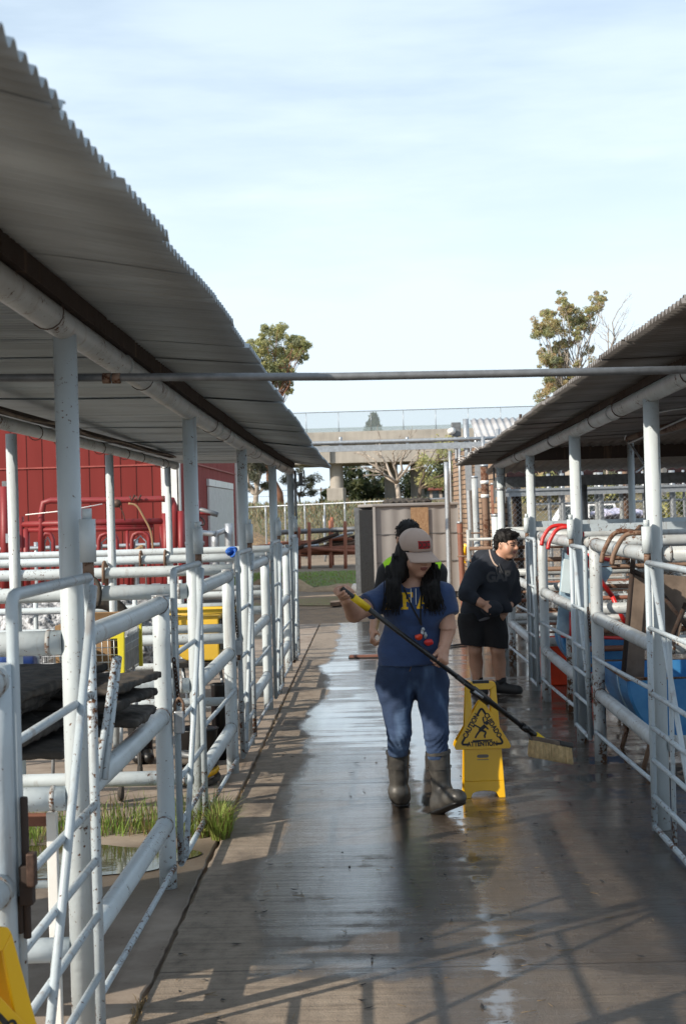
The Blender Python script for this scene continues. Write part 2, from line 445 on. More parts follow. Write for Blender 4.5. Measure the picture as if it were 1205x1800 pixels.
M['white'] = simple('white_trim', (0.78, 0.78, 0.76), rough=0.55, var=0.12, scale=5)
M['concrete_bridge'] = None
M['glass'] = simple('dark_glass', (0.03, 0.04, 0.045), rough=0.08, var=0.2, bump=0.0)
M['car'] = simple('white_car_paint', (0.80, 0.81, 0.82), rough=0.22, var=0.03, bump=0.0)
M['tyre'] = simple('tyre', (0.02, 0.02, 0.02), rough=0.85)
M['dark_slot'] = simple('dark_interior', (0.02, 0.02, 0.022), rough=0.9)

def corrugated(name, c, c2, rough=0.55, metal=0.25):
    t = MT(name); x, y, z = t.xyz()
    a = t.noise(1.3, (0.5, 2.5, 1), detail=6); b = t.noise(9, (0.25, 1, 1), detail=5); sh = t.noise(0.55, (0.01, 3.0, 0.01), detail=1, off=3.1)
    f = (a * 0.5 + b * 0.3 + sh * 0.4).step(0.38, 0.82)
    return t.set(base=t.mix(f, c, c2), rough=b * 0.25 + (rough - 0.12), metal=metal, bump=t.noise(60), bstr=0.12, bdist=0.003)
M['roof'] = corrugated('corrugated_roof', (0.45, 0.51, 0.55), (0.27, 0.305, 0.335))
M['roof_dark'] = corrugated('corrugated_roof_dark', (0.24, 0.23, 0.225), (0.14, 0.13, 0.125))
M['roof_pale'] = corrugated('corrugated_roof_pale', (0.55, 0.54, 0.53), (0.36, 0.34, 0.33), metal=0.1)

# barn siding: vertical boards with grooves
def siding(name, c, pitch, axis):
    t = MT(name); xyz = t.xyz(); u = xyz[axis]; z = xyz[2]
    g = ((u * (1 / pitch)).frac() - 0.5).abs().step(0.455, 0.478)
    idx = (u * (1 / pitch)).floor(); tone = ((idx * 12.9898).sin() * 43758.5).frac()
    w = t.noise(3, (1, 1, 0.12), detail=8)
    base = t.mix(w.step(0.3, 0.75) * 0.5 + tone * 0.25, c, dk(c, 0.72))
    base = t.mix(g, base, dk(c, 0.25))
    return t.set(base=base, rough=w * 0.3 + 0.6, spec=0.2, bump=(g * -1) + w * 0.15, bstr=0.6, bdist=0.012)
M['barn_front'] = siding('red_siding', (0.19, 0.027, 0.024), 0.31, 0)
M['barn_side'] = siding('red_siding_side', (0.25, 0.034, 0.03), 0.31, 1)
def concrete(name, c, joints=False):
    t = MT(name); a = t.noise(0.35, (1, 1, 3), detail=8); b = t.noise(2.5, (1, 1, 0.2), detail=6)
    return t.set(base=t.mix((a * 0.5 + b * 0.5).step(0.3, 0.72), c, dk(c, 0.68)), rough=0.85, bump=t.noise(30), bstr=0.15)
M['concrete_bridge'] = concrete('bridge_concrete', (0.40, 0.37, 0.33))
M['shed'] = simple('shed_panel', (0.315, 0.30, 0.29), rough=0.65, var=0.16, scale=1.5, bump=0.05)
def plywood():
    t = MT('plywood'); t.obj(); a = t.noise(2.5, (5, 1, 0.7), detail=4, dist=2.2)
    r = (a * 9).frac().step(0.2, 0.9)
    return t.set(base=t.mix(r, (0.40, 0.26, 0.15), (0.26, 0.15, 0.08)), rough=0.75)
M['ply'] = plywood()

# fabrics and skin
def fabric(name, c, var=0.25, weave=900, rough=0.9, bump=0.25, big=6, c2=None, sheen=0.15):
    t = MT(name); a = t.noise(big, detail=6); w = t.noise(weave * 0.25, detail=2); f = t.noise(26, (1, 1, 2.0), detail=4)
    m_ = t.set(base=t.mix((a * 0.75 + w * 0.25).step(0.32, 0.7), c, c2 or dk(c, 1 - var)), rough=rough, bump=f + w * 0.35, bstr=bump, bdist=0.008)
    t.b.inputs['Sheen Weight'].default_value = sheen
    return m_
M['tshirt'] = fabric('navy_tshirt', (0.028, 0.058, 0.150), c2=(0.020, 0.042, 0.112), bump=0.55)
M['hoodie'] = fabric('charcoal_hoodie', (0.014, 0.018, 0.028), c2=(0.009, 0.012, 0.019), bump=0.5, sheen=0.02)
M['shorts'] = fabric('black_shorts', (0.006, 0.006, 0.008), bump=0.5, sheen=0.02)
M['vest'] = fabric('hi_vis_vest', (0.42, 0.80, 0.015), var=0.12, bump=0.2)
M['black_cloth'] = fabric('black_cloth', (0.010, 0.010, 0.012), bump=0.4)
M['cap'] = fabric('beige_cap', (0.44, 0.33, 0.27), var=0.12, bump=0.15)
M['cap_red'] = fabric('cap_patch', (0.36, 0.010, 0.015), var=0.25)
M['letters'] = fabric('gold_print', (0.85, 0.50, 0.02), var=0.35, big=60, bump=0.2)
M['grey_letters'] = fabric('grey_print', (0.05, 0.052, 0.058), var=0.2)
M['sock'] = fabric('black_sock', (0.010, 0.010, 0.012))
def denim():
    t = MT('denim'); t.obj(); x, y, z = t.xyz()
    a = t.noise(9, (1, 1, 0.5), detail=6); w = t.noise(220, (1, 1, 1), detail=2); f = t.noise(30, (0.8, 0.8, 2.5), detail=5)
    fade = t.noise(4.5, (1.6, 1.6, 0.5), detail=3, off=2.2)
    b = t.mix((a * 0.7 + w * 0.3).step(0.3, 0.7), (0.022, 0.046, 0.108), (0.011, 0.026, 0.066))
    b = t.mix(fade.step(0.50, 0.72) * 0.75, b, (0.10, 0.165, 0.29))
    return t.set(base=b, rough=0.85, bump=f + w * 0.2, bstr=0.45, bdist=0.008)
M['denim'] = denim()
def skin(name, c, c2):
    t = MT(name); a = t.noise(14, detail=5); b = t.noise(160, detail=2)
    m_ = t.set(base=t.mix(a.step(0.3, 0.75), c, c2), rough=0.5, bump=b, bstr=0.08, bdist=0.002)
    t.b.inputs['Subsurface Weight'].default_value = 0.08; t.b.inputs['Subsurface Radius'].default_value = (0.012, 0.005, 0.003)
    t.b.inputs['Subsurface Scale'].default_value = 1.0
    return m_
M['skin'] = skin('skin_warm', (0.52, 0.295, 0.205), (0.45, 0.24, 0.16))
M['skin_b'] = skin('skin_tan', (0.50, 0.28, 0.19), (0.42, 0.22, 0.145))
M['lips'] = simple('lips', (0.26, 0.085, 0.07), rough=0.4, var=0.1)
M['brow'] = simple('brow', (0.018, 0.013, 0.011), rough=0.8)
M['eye'] = simple('eye', (0.03, 0.02, 0.016), rough=0.15)
M['nail'] = simple('nail', (0.60, 0.40, 0.36), rough=0.25, var=0.05)
M['hair'] = simple('black_hair', (0.008, 0.0065, 0.006), rough=0.62, spec=0.25, var=0.3, scale=40, bump=0.3, bscale=120)
M['boot'] = simple('muddy_rubber', (0.066, 0.062, 0.056), rough=0.42, var=0.4, scale=12, c2=(0.022, 0.021, 0.020), bump=0.25, bscale=40)
M['shoe'] = simple('black_shoe', (0.012, 0.012, 0.013), rough=0.6)
M['bristle'] = simple('straw_bristle', (0.76, 0.57, 0.31), rough=0.9, var=0.3, scale=40)
M['grip'] = simple('yellow_grip', (0.75, 0.52, 0.01), rough=0.5, var=0.1)
M['pole'] = simple('black_pole', (0.012, 0.012, 0.013), rough=0.28, var=0.2)

# foliage
def leaf(name, c, c2, rough=0.6):
    t = MT(name); a = t.noise(1.7, detail=4)
    m_ = t.set(base=t.mix(a.step(0.35, 0.65), c, c2), rough=rough)
    nt = t.nt; tr = nt.nodes.new('ShaderNodeBsdfTranslucent'); mx = nt.nodes.new('ShaderNodeMixShader'); mx.inputs[0].default_value = 0.35
    tr.inputs[0].default_value = (*[min(1, x * 1.3) for x in c], 1)
    out = nt.nodes['Material Output']
    nt.links.new(t.b.outputs[0], mx.inputs[1]); nt.links.new(tr.outputs[0], mx.inputs[2]); nt.links.new(mx.outputs[0], out.inputs[0])
    return m_
M['euc_a'] = leaf('eucalyptus_leaf', (0.34, 0.36, 0.15), (0.48, 0.43, 0.19))
M['euc_b'] = leaf('eucalyptus_leaf_dark', (0.22, 0.25, 0.15), (0.30, 0.31, 0.18))
M['euc_red'] = leaf('eucalyptus_leaf_rusty', (0.46, 0.31, 0.18), (0.38, 0.34, 0.16))
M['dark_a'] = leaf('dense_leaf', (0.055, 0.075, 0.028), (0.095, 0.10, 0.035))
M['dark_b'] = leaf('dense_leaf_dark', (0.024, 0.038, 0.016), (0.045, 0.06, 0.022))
M['grey_leaf'] = leaf('dusty_leaf', (0.10, 0.10, 0.065), (0.075, 0.085, 0.05))
M['grass'] = leaf('grass_blade', (0.19, 0.31, 0.055), (0.33, 0.40, 0.10))
M['grass_dry'] = leaf('dry_grass', (0.28, 0.20, 0.10), (0.20, 0.14, 0.07))
M['bark'] = simple('pale_bark', (0.42, 0.36, 0.30), rough=0.9, var=0.4, scale=5, bump=0.4)
M['bark_dark'] = simple('dark_bark', (0.15, 0.115, 0.085), rough=0.9, var=0.5, scale=5, bump=0.4)
M['bark_red'] = simple('red_bark', (0.24, 0.115, 0.07), rough=0.9, var=0.4, scale=3, bump=0.4)
# ------------------------------------------------------------------ light and sky
EL = math.radians(29.5); SUN_H = V((0.80, 0.60, 0)).normalized()
sun_d = bpy.data.lights.new('sun', 'SUN'); sun_d.energy = 5.0; sun_d.angle = math.radians(0.55); sun_d.color = (1.0, 0.90, 0.76)
sun = bpy.data.objects.new('sun', sun_d); col.objects.link(sun)
trav = V((SUN_H.x * math.cos(EL), SUN_H.y * math.cos(EL), -math.sin(EL)))
sun.rotation_euler = trav.to_track_quat('-Z', 'Y').to_euler()
w = bpy.data.worlds.new('World'); scene.world = w; w.use_nodes = True
nt = w.node_tree; nt.nodes.clear()
sky = nt.nodes.new('ShaderNodeTexSky'); sky.sky_type = 'NISHITA'; sky.sun_disc = False
sky.sun_elevation = EL; sky.sun_rotation = math.atan2(-SUN_H.x, -SUN_H.y) % (2 * math.pi)
sky.air_density = 1.0; sky.dust_density = 1.4; sky.ozone_density = 1.2
bg = nt.nodes.new('ShaderNodeBackground'); nt.links.new(sky.outputs[0], bg.inputs[0]); bg.inputs[1].default_value = 0.15
bg2 = nt.nodes.new('ShaderNodeBackground'); bg2.inputs[0].default_value = (0.77, 0.90, 1.0, 1); bg2.inputs[1].default_value = 1.02
tc = nt.nodes.new('ShaderNodeTexCoord'); sp = nt.nodes.new('ShaderNodeSeparateXYZ'); nt.links.new(tc.outputs['Generated'], sp.inputs[0])
dx, dy, dz = [E(nt, sp.outputs[i]) for i in range(3)]
def wnoise(scale, st, off, detail=5, rough=0.5):
    mp = nt.nodes.new('ShaderNodeMapping'); mp.inputs['Scale'].default_value = st; mp.inputs['Location'].default_value = (off, off, off)
    nt.links.new(tc.outputs['Generated'], mp.inputs[0])
    n = nt.nodes.new('ShaderNodeTexNoise'); n.inputs['Scale'].default_value = scale; n.inputs['Detail'].default_value = detail; n.inputs['Roughness'].default_value = rough
    nt.links.new(mp.outputs[0], n.inputs['Vector']); return E(nt, n.outputs[0])
c1 = wnoise(2.6, (1, 1, 4.5), 0.37, 6, 0.5); c2 = wnoise(9, (1, 0.8, 6.0), 1.3, 5, 0.55)
cl = (c1 * 0.75 + c2 * 0.25).step(0.32, 0.66)
hz_ = dz.step(0.0, 0.36, 1.0, 0.0)
fac = (cl * 0.40 + 0.34 + hz_ * 0.80).min(0.99)
mx = nt.nodes.new('ShaderNodeMixShader'); nt.links.new(fac.s, mx.inputs[0]); nt.links.new(bg.outputs[0], mx.inputs[1]); nt.links.new(bg2.outputs[0], mx.inputs[2])
wo = nt.nodes.new('ShaderNodeOutputWorld'); nt.links.new(mx.outputs[0], wo.inputs[0])
vs_ = scene.view_settings; vs_.view_transform = 'Standard'; vs_.look = 'None'; vs_.exposure = 0.24; vs_.gamma = 1.0; vs_.use_curve_mapping = False
cy = scene.cycles; cy.max_bounces = 8; cy.diffuse_bounces = 4; cy.glossy_bounces = 4; cy.transparent_max_bounces = 12; cy.use_denoising = True
cy.sample_clamp_indirect = 6.0; cy.caustics_reflective = False

# ------------------------------------------------------------------ ground
def grid_sheet(x0, x1, y0, y1, nx, ny, z, xe=None):
    vs = []; fs = []
    for j in range(ny + 1):
        for i in range(nx + 1):
            x = x0 + (x1 - x0) * i / nx; y = y0 + (y1 - y0) * j / ny
            vs.append((x, y, z(x, y) if callable(z) else z))
    for j in range(ny):
        for i in range(nx):
            a = j * (nx + 1) + i; fs.append((a, a + 1, a + nx + 2, a + nx + 1))
    return vs, fs
def sstep(x, a, b):
    t = max(0, min(1, (x - a) / (b - a))); return t * t * (3 - 2 * t)
def terrain(x, y):
    """yard level, then the bank that rises behind the boundary fence"""
    z = -0.03
    if y > 24: z += 0.03 * (mnoise.noise(V((x * .35, y * .35, 0))) + 0.3)
    b = sstep(y, 59, 73) * max(1 - sstep(x, 2.5, 6.0), sstep(y, 95, 115))
    z += b * (2.12 + 0.4 * sstep(y, 80, 130) + 0.10 * mnoise.noise(V((x * .15, y * .1, 3))))
    return z
t = MT('yard_dirt'); x, y, z = t.xyz()
a = t.noise(0.45, detail=8); b = t.noise(3.5, detail=8); c = t.noise(25, detail=4)
dirt = t.mix((a * 0.5 + b * 0.5).step(0.35, 0.65), (0.27, 0.205, 0.145), (0.17, 0.125, 0.085))
dark_patch = (y.step(23.4, 24.2) * y.step(30.5, 32.5, 1, 0) * x.step(0.3, 1.3, 1, 0) * x.step(-6, -4.5) + (b - 0.5) * 0.4).step(0.45, 0.6)  # darker ground between the slab end and the shed
dirt = t.mix(dark_patch, dirt, t.mix(b.step(0.4, 0.6), (0.045, 0.036, 0.028), (0.075, 0.058, 0.04)))
bank = y.step(61, 63) * z.step(0.05, 0.3)
dirt = t.mix(bank, dirt, t.mix((b * 0.6 + a * 0.4).step(0.38, 0.62), (0.12, 0.105, 0.045), (0.20, 0.155, 0.085)))
M['dirt'] = t.set(base=dirt, rough=0.95, bump=b * 0.7 + c * 0.3, bstr=0.8, bdist=0.06)
mb = MB()
ys = [-30, -5, 10, 18, 22] + [24 + i * 0.6 for i in range(60)] + [60 + i * 1.0 for i in range(16)] + [80, 95, 120, 160, 260, 500, 1200]
xs = [-900, -300, -100, -45, -25] + [-16 + i * 1.0 for i in range(33)] + [25, 45, 100, 300, 900]
vs = [(X, Y, terrain(X, Y)) for Y in ys for X in xs]; nx = len(xs)
mb.add(vs, [(j * nx + i, j * nx + i + 1, (j + 1) * nx + i + 1, (j + 1) * nx + i) for j in range(len(ys) - 1) for i in range(nx - 1)], 0, True)
tag(mb.build('ground', M['dirt']), kind='structure')

# wet alley slab
XC = -0.865
t = MT('wet_concrete'); x, y, z = t.xyz()
n1 = t.noise(1.1, (1, .5, 1), detail=5); n2 = t.noise(5, (1, .55, 1), detail=6, off=4.0); st = t.noise(9, (0.22, 3.2, 1), detail=5); st2 = t.noise(2.2, (0.25, 2.6, 1), detail=5, off=9)
fine = t.noise(120, detail=3); n3 = t.noise(16, (1, .7, 1), detail=6); streak = t.noise(3, (3.0, 0.16, 1), detail=6, off=2.0)
left = (x + (n1 - 0.5) * 0.55 + (n2 - .5) * 0.15).step(-0.60, -0.50)
near = (y + (n1 - 0.5) * 0.9 - x.abs() * 0.0).step(5.50, 5.62)
wet = left * (near.max(x.step(-0.1, 0.25) * 0.75))
right = x.step(0.55, 1.0)
patch = (st2 * 0.55 + n2 * 0.25 + streak * 0.35)
pud_strip = (0.045 - (x - 0.43 + (n1 - 0.5) * 0.25).abs() + (n2 - 0.5) * 0.34 + (st2 - .5) * .25).step(-0.01, 0.05) * y.step(9.6, 10.2, 1, 0)
pud_mid = (x + (n2 - .5) * 0.2).step(0.18, 0.26) * (x + (n2 - .5) * 0.3).step(0.52, 0.62, 1, 0) * (y + (n1 - .5) * 1.0).step(8.3, 8.8) * y.step(13.5, 15, 1, 0)
pud_right = (n2 * 0.5 + n1 * 0.35 + st2 * 0.35).step(0.555, 0.63) * right * y.step(8.6, 9.5) * y.step(13, 15, 1, 0)
pud_far = (n1 * 0.5 + st2 * 0.5 + y.step(9, 16) * .06).step(0.50, 0.56) * (y + (n1 - .5) * 5).step(8.5, 12) * left * 0.93
far_mid = (n1 * 0.4 + st2 * 0.4 + n2 * 0.3 + y.step(4.8, 9.5) * 0.2).step(0.47, 0.62) * wet * x.step(0.1, 0.5, 1, 0)
pud = pud_strip.max(pud_mid).max(pud_right).max(pud_far)
gloss = far_mid.max(wet * (patch.step(0.40, 0.70) * 0.65 + 0.3))
dryc = t.mix((n1 * 0.5 + n3 * 0.5).step(0.35, 0.68), (0.30, 0.245, 0.19), (0.19, 0.15, 0.115))
dryc = t.mix(st.step(0.42, 0.7) * 0.35, dryc, (0.12, 0.09, 0.065))
dampc = t.mix((n1 * 0.4 + n2 * 0.6).step(0.35, 0.68), (0.092, 0.072, 0.055), (0.046, 0.038, 0.032))
base = t.mix(wet.max(right * 0.85).max((n1 * 0.6 + n2 * 0.4).step(0.50, 0.60) * 0.6), dryc, dampc)
groove = t.noise(26, (0.06, 3.0, 1), detail=4, off=3.0)
grit = t.noise(75, detail=4, rough=0.8)
base = t.mix((grit * 0.7 + n3 * 0.3).step(0.50, 0.64) * 0.30, base, (0.035, 0.030, 0.026))
base = t.mix((t.noise(140, detail=2)).step(0.62, 0.72) * 0.35, base, (0.28, 0.25, 0.22))
spot = (n3 * 0.6 + t.noise(40, detail=4) * 0.4).step(0.66, 0.70)
base = t.mix(groove.step(0.54, 0.68) * 0.25, base, (0.04, 0.034, 0.03))
base = t.mix(spot * 0.75, base, (0.03, 0.024, 0.02))
lite = (t.noise(22, (1, .6, 1), detail=5, off=7.7)).step(0.68, 0.72)
base = t.mix(lite * 0.35, base, (0.30, 0.25, 0.19))
joint = ((y - 9.62).abs().step(0.006, 0.014, 1, 0)).max((y - 13.4).abs().step(0.008, 0.018, 1, 0)).max((y - 17.3 + (x * 0.5)).abs().step(0.01, 0.02, 1, 0)).max((y - 5.72).abs().step(0.003, 0.008, 0.6, 0))
base = t.mix(joint * 0.9, base, (0.02, 0.016, 0.013))
rough = (0.74 - gloss * 0.60 - wet * 0.08 - right * 0.24) * (1 - pud) + pud * 0.035 + fine * 0.03 + (grit - .5) * gloss * (1 - pud) * 0.25
bump = st * 0.75 + n3 * 0.45 + fine * 0.3 + grit * 0.35 + groove * 0.4 + n1 * 0.3 - joint * 1.5
t.b.inputs['Coat Roughness'].default_value = 0.13; t.b.inputs['Coat IOR'].default_value = 1.42
M['slab'] = t.set(coat=(gloss * (patch * 0.6 + groove * 0.4).step(0.36, 0.62) * 0.9).max(pud * 0.6), base=base, rough=rough, spec=0.5, ior=1.45, bump=bump, bstr=(1 - pud * 0.95) * (1 - gloss * 0.74) * 0.80, bdist=0.014)
for n_ in t.nt.nodes:
    if n_.type == 'BUMP': t.nt.links.new(n_.outputs[0], t.b.inputs['Coat Normal'])
def jag(Y, k): return 0.012 * mnoise.noise(V((Y * 7, k, 0))) + 0.006 * mnoise.noise(V((Y * 31, k, 0)))
mb = MB(); N = 420
for x1 in (6.5,):
    vs = []
    for j in range(N + 1):
        Y = -6 + 29.6 * j / N; xe = XC + 0.010 + jag(Y, 1.0); yy = Y if j < N else Y
        vs += [(xe, yy, -0.04), (xe, yy, -0.003), (xe + 0.006, yy, 0), (x1, yy, 0)]
    fs = []
    for j in range(N):
        a = j * 4
        for q in range(3): fs.append((a + q, a + q + 1, a + q + 5, a + q + 4))
    mb.add(vs, fs)
    e = N * 4; mb.add([vs[e + 1], vs[e + 3], (x1, 23.6, -0.05), (vs[e][0], 23.6, -0.05)], [(0, 1, 2, 3)])
tag(mb.build('alley_slab', M['slab']), kind='structure')
# drier slab of the left pens
t = MT('pen_concrete'); x, y, z = t.xyz()
n1 = t.noise(0.9, detail=6); n2 = t.noise(6, detail=6); n3 = t.noise(30, detail=5); fine = t.noise(110, detail=2)
damp = ((n1 - .5) * 1.3 - ((y - 7.4).abs() * 0.9) + (x + 2.2).step(0, 0.9) * 0.55).step(-0.35, 0.25)
base = t.mix((n1 * 0.5 + n2 * 0.5).step(0.35, 0.65), (0.31, 0.255, 0.205), (0.20, 0.155, 0.12))
base = t.mix((n2 * 0.5 + n3 * 0.5).step(0.60, 0.68) * 0.6, base, (0.09, 0.065, 0.045))
base = t.mix(damp * 0.8, base, (0.075, 0.058, 0.042))
M['pen_floor'] = t.set(base=base, rough=0.85 - damp * 0.35, bump=n2 * 0.4 + n3 * 0.4 + fine * 0.2, bstr=0.45, bdist=0.012)
mb = MB(); vs = []
for j in range(N + 1):
    Y = -6 + 29.6 * j / N; xe = XC - 0.012 + jag(Y, 5.0)
    vs += [(-9, Y, -0.004), (xe - 0.006, Y, -0.004), (xe, Y, -0.008), (xe, Y, -0.04)]
fs = []
for j in range(N):
    a = j * 4
    for q in range(3): fs.append((a + q, a + q + 1, a + q + 5, a + q + 4))
mb.add(vs, fs); tag(mb.build('pen_floor', M['pen_floor']), kind='structure')
# shallow puddle in the left pen
t = MT('puddle_water'); a = t.noise(6, detail=4)
M['puddle'] = t.set(base=(0.055, 0.055, 0.02), rough=0.05, bump=a, bstr=0.08, bdist=0.01)
pts = []
for i in range(48):
    an = i / 48 * 2 * math.pi; r = 1 + 0.22 * mnoise.noise(V((math.cos(an) * 1.5, math.sin(an) * 1.5, 2)))
    pts.append((-1.62 + 0.66 * r * math.cos(an), 7.62 + 0.36 * r * math.sin(an), 0.002))
mb = MB(); mb.add(pts, [tuple(range(48))]); tag(mb.build('puddle', M['puddle']), kind='structure')
# lawn strip and sawdust heaps in the yard
t = MT('lawn'); a = t.noise(2, detail=8); b = t.noise(18, detail=4)
M['lawn'] = t.set(base=t.mix((a * 0.6 + b * 0.4).step(0.36, 0.64), (0.12, 0.19, 0.035), (0.20, 0.20, 0.075)), rough=0.95, bump=b, bstr=1.0, bdist=0.08)
def blob(cx, cy, rx, ry, z0, hgt, seed, n=40, rings=10):
    vs = [(cx, cy, z0 + hgt)]; fs = []
    for k in range(1, rings + 1):
        q = k / rings
        for i in range(n):
            an = i / n * 2 * math.pi; r = q * (1 + 0.25 * mnoise.noise(V((math.cos(an) * 1.6, math.sin(an) * 1.6, seed))))
            X = cx + rx * r * math.cos(an); Y = cy + ry * r * math.sin(an)
            vs.append((X, Y, (terrain(X, Y) + z0 + .03 - .03 if True else 0) + hgt * (1 - q * q) * (1 + .35 * mnoise.noise(V((X * 3, Y * 3, seed)))) + .006))
    for i in range(n): fs.append((0, 1 + i, 1 + (i + 1) % n))
    for k in range(rings - 1):
        for i in range(n):
            a = 1 + k * n; fs.append((a + i, a + n + i, a + n + (i + 1) % n, a + (i + 1) % n))
    return vs, fs
mb = MB(); mb.add(*blob(-1.2, 40.2, 3.6, 4.6, 0.01, 0.03, 1.0), 0, True); mb.add(*blob(-4.4, 40.5, 3.2, 4.2, 0.01, 0.03, 2.0), 0, True)
tag(mb.build('lawn', M['lawn']), kind='structure')
M['lawn_shade'] = simple('painted_lawn_shade', (0.055, 0.062, 0.022), rough=0.95, var=0.5, scale=3, c2=(0.06, 0.045, 0.03), bump=0.8, bscale=20, bdist=0.04)  # shade on the lower lawn, painted in as a dark green-brown
mb = MB(); mb.add(*blob(-1.0, 29.6, 0.85, 1.3, 0.01, 0.02, 3.0), 0, True); mb.add(*blob(-2.6, 28.4, 0.5, 1.6, 0.01, 0.02, 4.0), 0, True); tag(mb.build('shaded_lawn', M['lawn_shade']), kind='structure')
# blades on the lawn
def blades(name, spots, n, hmin, hmax, width, mats, label=None, top=False, lean=0.5):
    mb = MB()
    for _ in range(n):
        cx, cy, rx, ry, z0 = random.choice(spots); an = random.uniform(0, 6.283); r = math.sqrt(random.random())
        X = cx + rx * r * math.cos(an); Y = cy + ry * r * math.sin(an); z0_ = terrain(X, Y) if z0 is None else z0
        h = random.uniform(hmin, hmax) * (1 - 0.4 * r); a2 = random.uniform(0, 6.283); ln = random.uniform(0.05, lean) * h
        dx, dy = math.cos(a2), math.sin(a2); sx, sy = -dy * width / 2, dx * width / 2
        p0 = V((X, Y, z0_ - .005)); p1 = V((X + dx * ln * .35, Y + dy * ln * .35, z0_ + h * .6)); p2 = V((X + dx * ln, Y + dy * ln, z0_ + h * (1 - .25 * ln / h)))
        mb.add([p0 + V((sx, sy, 0)), p0 - V((sx, sy, 0)), p1 - V((sx, sy, 0)) * .8, p1 + V((sx, sy, 0)) * .8, p2], [(0, 1, 2, 3), (3, 2, 4)], random.randrange(len(mats)), True)
    return tag(mb.build(name, mats), label, None, None, 'stuff')
o = blades('lawn_grass', [(-1.2, 40.2, 3.2, 4.2, None), (-4.4, 40.5, 2.8, 4.0, None)], 9000, 0.05, 0.14, 0.022, [M['grass'], M['grass'], M['grass_dry']])
tag(o, 'short green grass growing on the strip before the rusty rack', 'grass')
o = blades('pen_grass', [(-1.45, 8.35, 0.5, 0.16, 0), (-1.05, 8.3, 0.22, 0.22, 0), (-2.15, 8.1, 0.35, 0.25, 0), (-2.5, 7.6, 0.3, 0.3, 0), (-0.90, 8.28, 0.09, 0.16, 0), (-0.86, 8.1, 0.05, 0.07, 0)], 3600, 0.05, 0.30, 0.0055, [M['grass'], M['grass'], M['grass_dry']], lean=1.1)
tag(o, 'tufts of bright green grass around the puddle in the left pen', 'grass')
o = blades('dry_weeds', [(-0.865, 4.95, 0.03, 0.28, -.02), (-0.87, 5.25, 0.03, 0.25, -.02), (-.86, 12.2, .03, 3, -.02), (-.86, 8.9, .02, .8, -.02)], 330, 0.02, 0.075, 0.004, [M['grass_dry']], lean=1.6)
tag(o, 'dry brown weeds growing out of the crack beside the left slab', 'weeds')
M['sawdust'] = simple('sawdust', (0.42, 0.29, 0.17), rough=0.95, var=0.25, scale=6, bump=0.8, bscale=25, bdist=0.05)
mb = MB(); mb.add(*blob(-2.25, 35.0, 0.95, 1.1, 0.0, 0.30, 8.0), 0, True); tag(mb.build('sawdust_heap', M['sawdust'], loc=(-2.25, 35, 0)), 'low heap of pale sawdust on the grass beyond the left roof', 'heap')
mb = MB(); mb.add(*blob(-0.6, 34.2, 1.2, 0.7, 0.0, 0.12, 9.0), 0, True); tag(mb.build('straw_litter', M['sawdust'], loc=(-0.6, 34.2, 0)), 'thin flat spread of straw litter beside the taller sawdust heap', 'straw')
M['chips'] = simple('wood_chips', (0.36, 0.24, 0.13), rough=0.95, var=0.45, scale=3, bump=1.0, bscale=14, bdist=0.08)
mb = MB(); mb.add(*blob(-6.9, 62, 3.4, 3.0, 0.0, 0.95, 5.0), 0, True); tag(mb.build('chip_pile', M['chips'], loc=(-6.9, 62, 0)), 'large tan pile of wood chips behind the boundary fence', 'pile')
# ------------------------------------------------------------------ shelters
def corr_sheet(x0, x1, y0, y1, zf, pitch=0.07, amp=0.0115, nx=8, along='y', per=8):
    """corrugated sheet, ridges running across (along='y' means the waves step along y)"""
    ny = max(4, int((y1 - y0) / pitch * per)); vs = []; fs = []
    for j in range(ny + 1):
        Y = y0 + (y1 - y0) * j / ny; c = amp * math.sin(2 * math.pi * Y / pitch)
        for i in range(nx + 1):
            X = x0 + (x1 - x0) * i / nx
            vs.append((X, Y, zf(X, Y) + c) if along == 'y' else (Y, X, zf(Y, X) + c))
    for j in range(ny):
        for i in range(nx):
            a = j * (nx + 1) + i; fs.append((a, a + 1, a + nx + 2, a + nx + 1))
    return vs, fs
def lerp_tab(tab, y):
    if y <= tab[0][0]: return tab[0][1] + (tab[1][1] - tab[0][1]) / (tab[1][0] - tab[0][0]) * (y - tab[0][0])
    for (a, b), (c, d) in zip(tab, tab[1:]):
        if y <= c: return b + (d - b) * (y - a) / (c - a)
    return tab[-1][1]
def sheet_run(parent, x0, x1, ya, yb, zf, mat, cover=0.61, edge=0.0, seed=1, gap=None):
    r = random.Random(seed); y = ya
    while y < yb - 0.05:
        y1 = min(y + cover + 0.055, yb); dz = r.uniform(-.003, .003); e0 = r.uniform(-.012, .012); tilt = 0.007; g = 0.0
        if gap and y <= gap < y + cover: g = 0.0
        mb = MB(); vs, fs = corr_sheet(x0 + (e0 if edge < 0 else 0), x1 + (e0 if edge > 0 else 0), y, y1,
            lambda X, Y: zf(X, Y) + dz + (tilt + g) * (Y - y) / (cover + .055) + 0.006 * mnoise.noise(V((X * 1.5, Y * 1.5, seed))))
        mb.add(vs, fs, 0, True); o = mb.build('roof_sheet', mat, parent)
        s = o.modifiers.new('gauge', 'SOLIDIFY'); s.thickness = 0.0016
        y += cover
def wire_ring(c, r, axis='y', rr=0.0035, a0=0, a1=6.283):
    n = 16; c = V(c); pts = []
    for i in range(n + 1):
        a = a0 + (a1 - a0) * i / n; pts.append(c + V((math.cos(a) * r, 0.012 * math.sin(a * .5), math.sin(a) * r)))
    return pts

